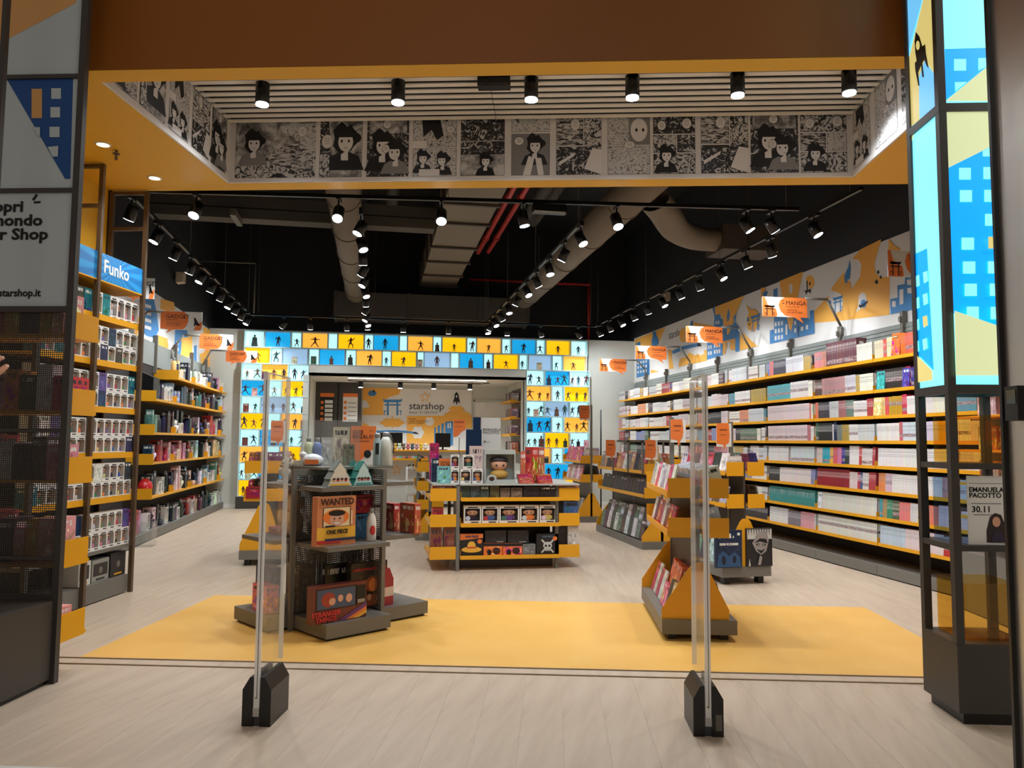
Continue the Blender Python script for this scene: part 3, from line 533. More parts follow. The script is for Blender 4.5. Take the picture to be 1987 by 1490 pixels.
gate(-1.4375, 3.797, -.004, .325, 'clear acrylic security gate on black base, left one', False); gate(.7515, 3.826, .0, .36, 'clear acrylic security gate on black base, right one with grey sticker', True)

# ================================================================ TOY WALL: window boxes in the portal
FU_ = RF @ TR(-3.85, 5.52); fu = thing('shelf_unit', 'bronze-framed yellow shelf unit full of window-boxed dolls, left in the portal', 'shelving', FU_)
for v in (0, .725, 1.448):
    n = 0 if v else 1
    for x in (0, -.335): MB().box(x - .018, x + .018, v - .018, v + .018, 0, SOF - .012).build('post', BROWN if v else DGREY, fu)
    for z in (SOF - .045, 3.36): MB().box(-.317, -.018, v - .016, v + .016, z, z + .032).build('cross_bar', BROWN, fu)
MB().box(-.36, -.355, 0, 1.44, 0, 2.98).build('back_panel', BLACK, fu)
FUZ = (2.42, 2.03, 1.63, 1.235, .848)
for z in FUZ:
    for v in (.02, .745): MB().box(-.35, -.02, v, v + .685, z, z + .018).box(-.023, -.018, v, v + .685, z - .012, z + .04).build('shelf', YEL, fu)
for v in (.02, .745):
    MB().box(-.35, -.02, v, v + .685, .41, .44).build('lower_shelf', GREY, fu); MB().box(-.35, -.019, v, v + .685, 0.01, .165).build('base', GREY, fu)
    MB().box(-.35, .004, v - .018, v + .72, 2.735, 2.745).build('sign_shelf', YEL, fu)
hs = thing('header_sign', 'blue header sign with sunburst rays and white lettering over the doll shelves', 'sign', RF @ TR(-3.85, 5.52, 2.746))
t = NT('sunburst_blue'); g = t.n('ShaderNodeTexCoord'); sx_ = t.n('ShaderNodeSeparateXYZ'); t.l(g.outputs['Object'], sx_.inputs[0])
an = t.math('ARCTAN2', t.math('SUBTRACT', sx_.outputs[2], .12), t.math('SUBTRACT', sx_.outputs[1], .98)); sw = t.math('SINE', t.math('MULTIPLY', an, 22.0))
t.l(t.ramp(t.math('MULTIPLY_ADD', sw, .5, .5), [(.3, lin((20, 110, 178))), (.8, lin((36, 142, 205)))]), t.b.inputs['Base Color'])
MB().box(-.03, 0, -.02, 1.44, 0, .235).build('panel', t.m, hs); text('lettering', 'Funko', .16, Matrix.Translation((.0015, .80, .075)) @ Matrix(((0, 0, 1, 0), (1, 0, 0, 0), (0, 1, 0, 0), (0, 0, 0, 1))), WHITE, hs, .003)
WIN = M('box_inside', (52, 48, 46), .6); DSKIN = M('doll_skin', (214, 160, 124), .5); DHAIR = M('doll_hair', (34, 26, 26), .5)
def doll_box_parts():
    w, h, d = .112, .156, .09; b = MB()
    b.box(-w / 2, w / 2, d - .003, d, 0, h, 1).box(-w / 2, -w / 2 + .004, .002, d, 0, h, 0).box(w / 2 - .004, w / 2, .002, d, 0, h, 0).box(-w / 2, w / 2, .002, d, 0, .004, 0).box(-w / 2, w / 2, .002, d, h - .004, h, 0)
    b.box(-w / 2, w / 2, 0, .002, h - .026, h, 0).box(-w / 2, w / 2, 0, .002, 0, .03, 0).box(-w / 2, -w / 2 + .008, 0, .002, .03, h - .026, 0).box(w / 2 - .008, w / 2, 0, .002, .03, h - .026, 0)
    b.box(-.03, .034, -.0006, 0, h - .022, h - .012, 2).box(-.01, .04, -.0006, 0, .012, .022, 2).quad([(x + .0 - .03, -.0008, z + .05) for x, z in disc(0, 0, .016, .02, 10)], 3)
    car = b.mesh('carton', [PAPER, WIN, M('print_dark', (50, 46, 50), .5), OBJCOL])
    f = MB(); f.ball((0, .045, .098), .038, .03, .033, 10, 6, 0); f.box(-.02, .02, .03, .06, .03, .07, 1).box(-.033, -.022, .035, .055, .038, .066, 1).box(.022, .033, .035, .055, .038, .066, 1).box(-.018, -.003, .035, .055, .008, .03, 2).box(.003, .018, .035, .055, .008, .03, 2)
    f.ball((0, .05, .114), .042, .032, .026, 10, 5, 2); f.box(-.015, -.009, .015, .018, .09, .1, 2).box(.009, .015, .015, .018, .09, .1, 2)
    fig = f.mesh('figurine', [DSKIN, OBJCOL, DHAIR]); film = MB().quad([(-w / 2 + .012, .003, .034), (w / 2 - .012, .003, .034), (w / 2 - .012, .003, h - .03), (-w / 2 + .012, .003, h - .03)]).mesh('window_film', FILM)
    return car, fig, film
CAR, FIG, FILM_ME = doll_box_parts()
DCOL = ((60, 90, 160), (180, 50, 50), (220, 200, 120), (60, 120, 80), (200, 200, 205), (40, 40, 46), (230, 130, 60), (120, 80, 150), (210, 120, 140))
def doll_box(T, label, sx=1, sz=1, group=None, figs=True):
    o = mk('doll_box', CAR); o.matrix_world = T @ Matrix.Diagonal((sx, 1, sz, 1)); o.color = jit(random.choice(DCOL)); tag(o, label, 'doll box', group)
    f = mk('figurine', FIG, o); f.color = jit(random.choice(DCOL)); mk('window_film', FILM_ME, o); return o
for s, z in enumerate(FUZ + (.422,)):
    for bay in (0, 1):
        for i in range(6):
            for r in (0, 1):
                if s == 0 and r: continue
                y = .02 + .725 * bay + .0575 + i * .1145
                T = RF @ TR(-3.85 - .028, 5.52 + y, z + .019 + r * .158, math.pi / 2)
                if random.random() < .2:
                    carton(T, .108, .09, .156 * (1.35 if s == 0 else 1), jit(random.choice(((44, 52, 92), (36, 110, 120), (96, 76, 130), (60, 56, 60), (206, 202, 198)))), 'doll box turned end-on, %s shelf down, %s, %s from the front, %s bay' % (ordn(s + 1), ('lower row', 'upper row')[r], ordn(i + 1), ('front', 'rear')[bay]), 'doll_box', 'doll box', 'window-boxed dolls on the portal shelves'); continue
                doll_box(T, 'window-boxed doll, %s shelf down, %s, %s from the front, %s bay' % (ordn(s + 1), ('lower row', 'upper row')[r], ordn(i + 1), ('front', 'rear')[bay]), 1, 1.35 if s == 0 else 1, 'window-boxed dolls on the portal shelves')
for i, (y, w, h, col, lab) in enumerate(((.80, .17, .2, (214, 214, 206), 'large white window box in the open base of the doll shelves'), (1.03, .25, .19, (150, 150, 140), 'wide grey window box in the open base of the doll shelves'), (1.30, .24, .21, (44, 42, 44), 'wide black box with yellow print in the open base of the doll shelves'))):
    o = thing('doll_box', lab, 'doll box', RF @ TR(-3.85 - .05, 5.52 + y + .02, .166, math.pi / 2)); m = M('carton_%d' % i, col, .45)
    MB().box(-w / 2, w / 2, 0, .2, 0, h).build('carton', m, o); MB().box(-w / 2 + .02, w / 2 - .02, -.001, 0, .05, h - .035).build('window', WIN, o); MB().box(-w / 4, w / 4, -.002, -.001, .015, .03).build('print_strip', (YEL, M('print_dark', (50, 46, 50), .5), YEL)[i], o); MB().ball((0, -.002, h * .5), .03, .004, .03).build('figurine', M('figure_grey', (110, 104, 96), .5), o)
# ================================================================ THE BOOK WALL (right)
EDG = [5.95, 6.34, 7.51, 8.68, 9.85, 11.02, 12.19, 13.36, 14.53, 15.7, 16.45]
SHZ = (2.285, 1.948, 1.67, 1.401, 1.133, .865, .59, .316)
XF = 5.30
GPAN = M('grey_ribbed_panel', (140, 146, 142), .5, .2); BAYDK = M('bay_back', (38, 35, 34), .7)
for i in range(len(EDG) - 1):
    y0, y1 = EDG[i], EDG[i + 1]; t = thing('wall_shelving', 'yellow shelves of the book wall, %s bay from the shop front' % ordn(i + 1), 'shelving', TR(WR, y0)); L = y1 - y0
    fx = XF - WR
    MB().box(-.05, -.04, .0, L, .115, 2.30).build('back_panel', BAYDK, t)
    b = MB().box(-.05, -.035, 0, L, 2.30, 2.73)
    for q in range(9): b.box(-.058, -.05, 0, L, 2.31 + q * .046, 2.335 + q * .046)
    b.build('ribbed_panel', GPAN, t); MB().box(fx - .015, -.04, .003, L - .003, .012, .115).build('base', GREY, t)
    for z in SHZ:
        b = MB().box(fx + .004, -.06, .004, L - .004, z + .012, z + .028).box(fx, fx + .004, .004, L - .004, z, z + .036).box(fx, fx + .09, .004, .008, z + .028, z + .085)
        b.build('shelf', YEL, t)
    MB().box(-.09, -.035, -.022, .022, 2.3, 2.86).box(-.115, -.09, -.014, .014, 2.74, 2.80).build('upright', GREY, t)
PAL = [((232, 226, 220), 5), ((222, 204, 204), 3), ((206, 208, 208), 3), ((236, 232, 214), 2), ((60, 58, 62), 1.6), ((92, 80, 82), 1), ((176, 66, 70), 1), ((205, 150, 150), 1), ((98, 150, 165), .8), ((140, 150, 190), .6), ((190, 160, 90), .5), ((96, 118, 96), .5), ((226, 150, 110), .5)]
Wt = (232, 228, 222); Pk = (226, 206, 206); Dk = (58, 56, 60)
SPEC = {  # bay index counted from the front: (colour, count, height, thickness) from the far end to the near end
 (2, 0): [((206, 130, 136), 8, .20, .02), ((222, 150, 130), 5, .2, .02), ((112, 72, 78), 20, .285, .03)], (2, 1): [((96, 70, 66), 5, .2, .03), ((190, 140, 142), 26, .205, .018), ((206, 206, 210), 10, .205, .02)],
 (2, 2): [((226, 120, 92), 2, .2, .03), ((72, 68, 74), 13, .2, .018), ((216, 216, 216), 10, .2, .018), ((170, 110, 110), 8, .2, .018), ((110, 130, 120), 8, .2, .018)], (2, 3): [((60, 100, 82), 3, .23, .02), ((42, 44, 46), 16, .22, .018), (Wt, 1, .2, .03), ((26, 42, 84), 2, .23, .03), ((124, 134, 130), 4, .19, .025), ((184, 152, 74), 7, .19, .02), (Wt, 9, .19, .018)],
 (2, 4): [((212, 190, 186), 7, .19, .018), ((20, 165, 190), 9, .195, .017), ((236, 184, 72), 4, .195, .017), ((226, 96, 100), 5, .195, .017), ((226, 132, 172), 5, .195, .017), ((62, 62, 152), 4, .195, .017), ((54, 66, 66), 5, .195, .017), (Wt, 10, .215, .018), ((196, 76, 80), 3, .2, .018), ((216, 210, 206), 10, .19, .018)],
 (2, 5): [((152, 40, 52), 36, .21, .018), ((222, 206, 200), 8, .19, .018), ((176, 70, 76), 3, .19, .018), ((52, 92, 150), 2, .19, .02), ((216, 210, 206), 6, .19, .018)], (2, 6): [((222, 220, 208), 70, .2, .0165)], (2, 7): [((222, 220, 208), 70, .2, .0165)],
 (1, 0): [((222, 206, 176), 7, .2, .02), ((206, 90, 80), 3, .2, .02), ((222, 218, 172), 8, .21, .02), ((232, 110, 44), 5, .23, .025), ((222, 96, 74), 6, .22, .02), ((222, 214, 170), 6, .2, .02)], (1, 1): [((56, 48, 44), 24, .215, .02), ((160, 30, 70), 4, .215, .02), ((60, 60, 140), 4, .2, .02), (Dk, 8, .2, .02)],
 (1, 2): [((232, 192, 120), 5, .2, .03), ((226, 84, 84), 3, .2, .02), ((196, 156, 40), 8, .2, .025), ((214, 60, 90), 4, .21, .02), (Wt, 20, .19, .018)], (1, 3): [(Wt, 20, .19, .018), ((200, 100, 110), 3, .2, .018), ((206, 216, 226), 18, .195, .018), ((216, 206, 226), 10, .195, .018), ((222, 170, 60), 6, .195, .018)],
 (1, 4): [((230, 226, 224), 66, .195, .0175)], (1, 5): [((226, 140, 80), 6, .2, .018), ((214, 180, 200), 6, .2, .018), ((228, 224, 220), 40, .195, .018)], (1, 6): [((60, 150, 165), 3, .2, .018), ((176, 140, 90), 4, .2, .018), ((60, 140, 110), 5, .2, .018), ((92, 100, 76), 6, .2, .018), ((226, 130, 126), 9, .19, .018), ((214, 210, 212), 6, .19, .018), ((206, 176, 60), 8, .19, .018), ((222, 130, 110), 8, .19, .018)],
 (1, 7): [((190, 208, 222), 22, .195, .018), ((228, 208, 210), 30, .2, .018), ((190, 50, 50), 6, .17, .018)],
 (3, 0): [((96, 130, 180), 2, .2, .02), ((214, 120, 120), 6, .2, .018), ((78, 78, 90), 18, .2, .018), ((222, 222, 228), 24, .21, .018)], (3, 1): [((96, 176, 184), 34, .205, .0175), ((222, 216, 214), 26, .215, .0165)], (3, 2): [(Pk, 60, .205, .017), ((216, 130, 120), 2, .2, .02)], (3, 3): [(Pk, 56, .205, .0175), ((196, 120, 126), 4, .2, .02)],
 (3, 4): [((222, 216, 214), 30, .2, .017), ((206, 214, 214), 36, .2, .0165)], (3, 5): [((62, 62, 62), 14, .19, .02), ((228, 218, 214), 44, .19, .017)], (3, 6): [((64, 142, 138), 60, .205, .0185)], (3, 7): [((224, 222, 220), 26, .2, .018), ((130, 120, 130), 18, .19, .017), ((222, 160, 170), 18, .2, .017)],
}
BOOKS = []
rb = random.Random(11)
def pick():
    r = rb.uniform(0, sum(w for _, w in PAL))
    for c, w in PAL:
        r -= w
        if r <= 0: return c
    return Wt
for i in range(len(EDG) - 1):
    for s in range(8):
        y1, y0 = EDG[i + 1] - .02, EDG[i] + .018; runs = list(SPEC.get((i, s), [])); y = y1; far = EDG[i] > 9.5
        while y > y0 + .02:
            if runs: c, n, h, th = runs.pop(0)
            else: c, n, h, th = pick(), rb.randint(4, 22), rb.uniform(.17, .205), (rb.uniform(.016, .02) if not far else rb.uniform(.02, .026))
            if s: h = min(h, .228)
            rnd = rb.random(); d = rb.uniform(.125, .15)
            if rb.random() < .12 and i > 2: y -= rb.uniform(.02, .06)
            for q in range(n):
                t_ = th * rb.uniform(.9, 1.1)
                if y - t_ < y0: y = y0; break
                k = 6; cc = tuple(max(0, min(255, v + rb.uniform(-k, k))) for v in c)
                BOOKS.append((i, s, y - t_ / 2, t_ * .965, h + rb.uniform(-.002, .002), d, cc, rnd)); y -= t_
def cname(c):
    r, g, b = c; mx, mn = max(c), min(c)
    if mx - mn < 26: return 'white' if mn > 195 else 'grey' if mn > 90 else 'black'
    if mn > 185: return 'pinkish' if r > g + 10 and b > 170 else 'cream' if b < g - 8 else 'pale blue'
    if r >= g and r >= b: return ('red' if g < 100 and b < 110 else 'yellow' if g > 140 and b < 110 else 'orange' if b < 110 and g < 150 else 'tan' if g > b + 15 else 'pink')
    return 'green' if g >= b else 'blue'
def bsize(k):
    i, s, y, th, h, d, c, r = k; px, _ = proj((XF + .03, y, SHZ[s] + .1)); 
    return th * h / ((y ** 2 + XF ** 2)) if px < 1768 else 0
big = set(sorted(range(len(BOOKS)), key=lambda k: -bsize(BOOKS[k]))[:300])
cnt = {}; sb = MB(); cols = []
for k, (i, s, y, th, h, d, c, r) in enumerate(BOOKS):
    T = TR(XF + .016, y, SHZ[s] + .0285, -math.pi / 2) @ Matrix.Rotation(-.05 if s > 3 else 0, 4, 'X')
    if k in big:
        cnt[(i, s)] = cnt.get((i, s), 0) + 1
        o = mk('paperback', cart_me); o.matrix_world = T @ Matrix.Diagonal((th, d, h, 1)); o.color = (*lin(c), r)
        tag(o, '%s paperback, %s along the %s shelf down, %s bay, book wall' % (cname(c), ordn(cnt[(i, s)]), ordn(s + 1), ordn(i + 1)), 'book', 'paperbacks on the book wall')
    else:
        sb.box(-th / 2, th / 2, 0, d, 0, h, 0, T); cols += [(*lin(c), r)] * 24
cart_book = cart_me.copy(); cart_book.materials.clear(); cart_book.materials.append(SPINE); cart_book.name = 'paperback'
for o in COL.objects:
    if o.name.startswith('paperback'): o.data = cart_book
so = sb.build('paperback_rows', SPINE_S); ca = so.data.color_attributes.new('Col', 'FLOAT_COLOR', 'CORNER'); ca.data.foreach_set('color', [x for c in cols for x in c])
stuff(so); tag(so, 'long tight rows of paperbacks filling the rest of the book wall', 'book')
# a few volumes shown cover-out
def faceout(px, py, s, i, col, w, h, label):
    y = on_x(px, py, XF + .01).y; o = mk('comic_album', cart_me); o.matrix_world = TR(XF + .0, y, SHZ[s] + .029, -math.pi / 2) @ Matrix.Rotation(-.08, 4, 'X') @ Matrix.Diagonal((w, .012, h, 1)); o.color = c255(*col); tag(o, label, 'book')
faceout(1738, 670, 0, 1, (236, 112, 40), .13, .24, 'orange album shown cover-out on the top shelf by the right pillar')
faceout(1709, 735, 1, 1, (60, 170, 170), .13, .2, 'teal album shown cover-out on the second shelf by the right pillar')
faceout(1758, 730, 1, 1, (70, 70, 160), .11, .2, 'blue album shown cover-out on the second shelf by the right pillar')
faceout(1703, 785, 2, 1, (232, 196, 130), .14, .2, 'cream album with green leaf shown cover-out on the third shelf')
faceout(1592, 1000, 6, 2, (214, 216, 226), .06, .19, 'pale album with lilac figure shown cover-out on the seventh shelf')

# ================================================================ THE GADGET WALL (left)
EDL = [10.18, 11.36, 12.54, 13.72, 14.9, 16.1, 16.56]; LSH = (2.31, 1.92, 1.45, 1.04, .565); XL = -3.02
for i in range(len(EDL) - 1):
    y0, y1 = EDL[i], EDL[i + 1]; L = y1 - y0; t = thing('wall_shelving', 'yellow shelves of the gadget wall, %s bay from the portal' % ordn(i + 1), 'shelving', TR(WL, y0)); fx = XL - WL
    MB().box(.03, .04, 0, L, .12, 2.5).build('back_panel', BAYDK, t); MB().box(.02, .05, 0, L, 2.5, 2.86).build('ribbed_panel', GPAN, t); MB().box(.04, fx, .003, L - .003, .012, .125).build('base', GREY, t)
    for q, z in enumerate(LSH):
        if i == 0 or i == 1 and q == 0: continue
        b = MB().box(.05, fx - .004, .004, L - .004, z + .012, z + .026).box(fx - .004, fx, .004, L - .004, z, z + .034); b.build('shelf', YEL, t)
        end = (i == 1) or (i == 2 and q == 0)
        if end: MB().box(.05, fx + .01, -.004, .002, z - .005, z + .145).build('end_plate', YEL, t)
        else: MB().box(fx - .07, fx, .0, .004, z + .034, z + .13).build('end_plate', YEL, t)
    MB().box(.03, .09, -.022, .022, 2.4, 2.98).build('upright', GREY, t)
rl = random.Random(5)
bot = MB(); bot.lathe([(.034, 0), (.036, .004), (.036, .15), (.03, .18), (.015, .2)], 14, 0); bot.lathe([(.018, .195), (.019, .2), (.019, .225), (.015, .23)], 12, 1); BOT_ME = bot.mesh('bottle', [OBJCOL, M('cap_grey', (150, 150, 150), .3, .5)])
plu = MB(); plu.ball((0, .07, .07), .06, .055, .07, 12, 7, 0); plu.ball((0, .07, .17), .055, .05, .05, 12, 7, 0); plu.ball((-.045, .07, .21), .018, .012, .022, 8, 5, 0).ball((.045, .07, .21), .018, .012, .022, 8, 5, 0).ball((-.05, .03, .1), .02, .02, .035, 8, 5, 0).ball((.05, .03, .1), .02, .02, .035, 8, 5, 0).ball((-.02, .022, .175), .006, .004, .008, 6, 4, 1).ball((.02, .022, .175), .006, .004, .008, 6, 4, 1); PLU_ME = plu.mesh('plush_toy', [OBJCOL, INK])
mug = MB(); mug.lathe([(.036, 0), (.04, .003), (.04, .09), (.037, .09), (.034, .01)], 16, 0)
for k in range(6):
    a0, a1 = -1.3 + k * .433, -1.3 + (k + 1) * .433; mug.tube((.04 + .025 * math.cos(a0), 0, .045 + .03 * math.sin(a0)), (.04 + .025 * math.cos(a1), 0, .045 + .03 * math.sin(a1)), .005, 6)
MUG_ME = mug.mesh('mug', [OBJCOL])
LCOL = ((226, 222, 214), (222, 214, 196), (190, 206, 216), (206, 178, 130), (60, 58, 60), (44, 46, 54), (170, 60, 60), (120, 160, 180), (222, 190, 120), (206, 150, 160), (90, 130, 120), (232, 228, 226), (40, 42, 48), (74, 62, 56), (34, 52, 72), (52, 50, 54))
for s, z in enumerate(LSH + (.1,)):
    n = 0
    for i in range(len(EDL) - 1):
        if i == 0 and s < 5 or i == 1 and s == 0: continue
        y = EDL[i] + (.32 if i == 1 and s in (1, 4) else .75 if i == 0 else .05); mx = {0: .34, 1: .33, 2: .40, 3: .34, 4: .40, 5: .38}[s]; fam = rl.choice(LCOL)
        while y < EDL[i + 1] - .08:
            k = rl.random(); n += 1
            if rl.random() < .4: fam = rl.choice(LCOL)
            c = jit(fam, 18); nm = '%s from the portal on the %s of the gadget wall' % (ordn(n), ('top shelf', 'second shelf', 'third shelf', 'fourth shelf', 'fifth shelf', 'base')[s])
            cn = cname(fam)
            if k < .60:
                w, h, d = rl.uniform(.075, .19), rl.uniform(.5, .95) * mx, rl.uniform(.08, .16)
                carton(TR(XL - .03 - rl.uniform(0, .1), y + w / 2, z + .026, math.pi / 2), w * .96, d, h, c, '%s carton, %s' % (cn, nm), 'toy_carton', 'box', 'gadgets on the left wall shelves')
            elif k < .74:
                w, h = rl.choice((.12, .14, .16)), rl.uniform(1.1, 1.6); doll_box(TR(XL - .05, y + w / 2, z + .026, math.pi / 2), 'window box with figure, %s' % nm, w / .115, h, 'gadgets on the left wall shelves')
            elif k < .86:
                w = .09; o = mk('bottle', BOT_ME); sc = rl.uniform(1, 1.4); o.matrix_world = TR(XL - .09, y + w / 2, z + .026, math.pi / 2) @ Matrix.Diagonal((1.1, 1.1, sc, 1)); o.color = c; tag(o, '%s bottle, %s' % (cn, nm), 'bottle', 'gadgets on the left wall shelves')
            elif k < .94:
                w = .14; o = mk('plush_toy', PLU_ME); o.matrix_world = TR(XL - .04, y + w / 2, z + .026, math.pi / 2); o.color = c; tag(o, '%s plush toy, %s' % (cn, nm), 'plush toy', 'gadgets on the left wall shelves')
            else:
                w = .11; o = mk('mug', MUG_ME); o.matrix_world = TR(XL - .09, y + w / 2, z + .026, rl.uniform(0, 2)); o.color = c; tag(o, '%s mug, %s' % (cn, nm), 'mug', 'gadgets on the left wall shelves')
            y += w + rl.uniform(.005, .03)
# helmet, dark display box, easel poster and clear bin near the portal
q = on_y(289, 945, 11.55); t = thing('toy_helmet', 'glossy red toy helmet on the low shelf at the front of the gadget wall', 'helmet', TR(XL - .13, 11.52, .565 + .0265)); MB().ball((0, 0, .125), .1, .12, .125, 18, 10).build('shell', M('helmet_red', (206, 40, 44), .25), t); MB().ball((.035, -.085, .13), .03, .02, .022, 10, 5).ball((-.035, -.085, .13), .03, .02, .022, 10, 5).build('eye_pane', WHITE, t)
o = mk('toy_carton', MB().prism([(-.17, 0), (.14, 0), (.14, .30), (-.17, .44)], 0, .3, 'y').mesh('display_box', [BLK])); o.matrix_world = TR(-3.2, 11.39, 1.92 + .027); tag(o, 'large black slant-topped display box at the front end of the gadget wall', 'box')
q = on_z(268, 1012, .13); t = thing('easel_poster', 'white leaning poster with orange blot at the foot of the gadget wall', 'poster', TR(q.x, q.y, .127)); MB().box(-.08, .08, 0, .008, 0, .34, T=Matrix.Rotation(-.2, 4, 'X')).build('sheet', PAPER, t); MB().prism(disc(-.03, .06, .05, .05), -.002, 0, 'y', T=Matrix.Rotation(-.2, 4, 'X')).build('orange_print', ORANGE, t); MB().box(.0, .01, -.003, 0, .1, .26, T=Matrix.Rotation(-.2, 4, 'X') @ Matrix.Rotation(.3, 4, 'Y')).build('black_print', INK, t)
q = on_z(275, 1062, 0); acrylic_box('acrylic_box', 'clear acrylic bin on the floor at the front of the gadget wall', TR(q.x - .02, q.y + .1, .002), -.14, .14, -.12, .12, .32, ACRYLIC)

# ================================================================ MURALS
bpy.context.view_layer.update()
def mural(name, label, X, y0, y1, z0, z1, nrm):
    t = thing(name, label, 'mural', TR(X, y0, z0)); s = -1 if X > 0 else 1
    MB().box(min(0, s * .02), max(0, s * .02), 0, y1 - y0, 0, z1 - z0).build('panel', MURW, t); bpy.context.view_layer.update(); return t
mr = mural('wall_mural', 'long white, orange and blue city mural above the book wall', WR, 6.0, YB - .01, 2.72, 3.74, -X_)
a7, a8 = crop(1225, 440, 4.967), crop(1480, 440, 6.207); XM = WR - .021
k7 = lambda X, Y: on_x(*a7(X, Y), XM); k8 = lambda X, Y: on_x(*a8(X, Y), XM); MM = [MURO, MURB, MURW, MURK]
def wins(x0, y0, w, h, dx, dy, nx, ny, sl=0.0): return [(2, [(x0 + i * dx, y0 + j * dy - i * dx * sl), (x0 + i * dx + w, y0 + j * dy - (i * dx + w) * sl), (x0 + i * dx + w, y0 + j * dy + h - (i * dx + w) * sl), (x0 + i * dx, y0 + j * dy + h - i * dx * sl)]) for i in range(nx) for j in range(ny)]
def torii(x0, y0, w, h, mi, sl=0.0):
    def P(*p): return [(x0 + a * w, y0 + b * h - a * w * sl) for a, b in p]
    return [(mi, P((0, .02), (.08, .1), (.92, .1), (1, .02), (.97, .2), (.88, .26), (.12, .26), (.03, .2))), (mi, P((.08, .36), (.92, .36), (.92, .44), (.08, .44))), (mi, P((.22, .26), (.3, .26), (.3, 1), (.2, 1))), (mi, P((.7, .26), (.78, .26), (.8, 1), (.7, 1))), (mi, P((.04, .72), (.16, .72), (.16, .78), (.04, .78))), (mi, P((.84, .72), (.96, .72), (.96, .78), (.84, .78))), (mi, P((.06, .74), (.1, .74), (.1, 1), (.06, 1))), (mi, P((.9, .74), (.94, .74), (.94, 1), (.9, 1)))]
far = [(0, [(38, 1085), (330, 965), (255, 1150), (345, 1155), (170, 1290), (45, 1270)]), (1, [(205, 1015), (235, 1005), (240, 1040), (262, 1075), (265, 1130), (240, 1150), (200, 1145), (195, 1090), (210, 1050)]), (1, [(50, 1120), (88, 1105), (88, 1150), (50, 1150)]), (1, [(50, 1265), (175, 1262), (178, 1425), (52, 1455)])] + wins(60, 1300, 14, 24, 26, 45, 4, 3, .18) + [
    (0, [(190, 1375), (270, 1395), (190, 1412)]), (0, [(355, 1180), (390, 1190), (395, 1280), (410, 1365), (365, 1372)]), (1, [(395, 1195), (500, 1150), (640, 1120), (660, 1150), (520, 1180), (400, 1228)]), (3, [(635, 1120), (668, 1122), (680, 1150), (640, 1155)]), (0, [(470, 1000), (500, 975), (530, 970), (530, 1110), (480, 1110), (465, 1050)]), (0, [(595, 920), (800, 955), (760, 985), (580, 965)]), (1, [(575, 915), (598, 900), (595, 950), (570, 955)]), (0, [(470, 1270), (530, 1250), (560, 1210), (620, 1240), (730, 1180), (730, 1290), (455, 1350)]), (2, [(640, 1190), (665, 1150), (700, 1170), (705, 1220), (670, 1240), (645, 1225)]),
    (1, [(732, 1120), (880, 1085), (880, 1240), (735, 1280)])] + wins(742, 1145, 13, 34, 22, 58, 2, 2, .15) + wins(800, 1130, 14, 36, 23, 58, 3, 2, .15) + [(0, [(885, 1105), (1005, 1075), (1005, 1185), (965, 1190), (950, 1150), (960, 1120), (935, 1105), (915, 1125), (925, 1150), (900, 1230), (885, 1235)]), (1, [(880, 1000), (1045, 960), (1045, 1200), (1008, 1205), (1005, 1075), (885, 1105)]), (1, [(785, 785), (808, 770), (812, 850), (858, 840), (862, 885), (888, 890), (890, 960), (1000, 925), (988, 850), (1015, 835), (1005, 920), (1045, 965), (880, 1000), (800, 955), (805, 870)]), (0, [(808, 775), (1090, 662), (1000, 860), (985, 860), (985, 945), (890, 960), (888, 880), (862, 840), (812, 850)])] + wins(815, 910, 14, 32, 22, 50, 2, 1, .15) + [(1, [(940, 780), (955, 850), (945, 900), (930, 915), (925, 860)]), (0, [(925, 985), (965, 978), (940, 1040), (925, 1040)]), (0, [(1050, 1010), (1080, 1025), (1220, 1150), (1050, 1190)]), (0, [(1110, 750), (1160, 800), (1200, 790), (1235, 850), (1225, 950), (1180, 1015), (1130, 990), (1115, 900), (1135, 830)])] + torii(1155, 850, 90, 170, 1, .35) + [(1, [(1120, 880), (1132, 865), (1145, 910), (1120, 915)]), (3, disc(1145, 940, 5, 14)), (0, [(1255, 590), (1300, 582), (1290, 640), (1262, 700), (1255, 680)]), (1, disc(1290, 650, 18, 26)), (1, [(1340, 1000), (1366, 990), (1366, 1115), (1340, 1125)])]
flat('mural_print', far, MM, k7, -X_, mr, None, .00015)
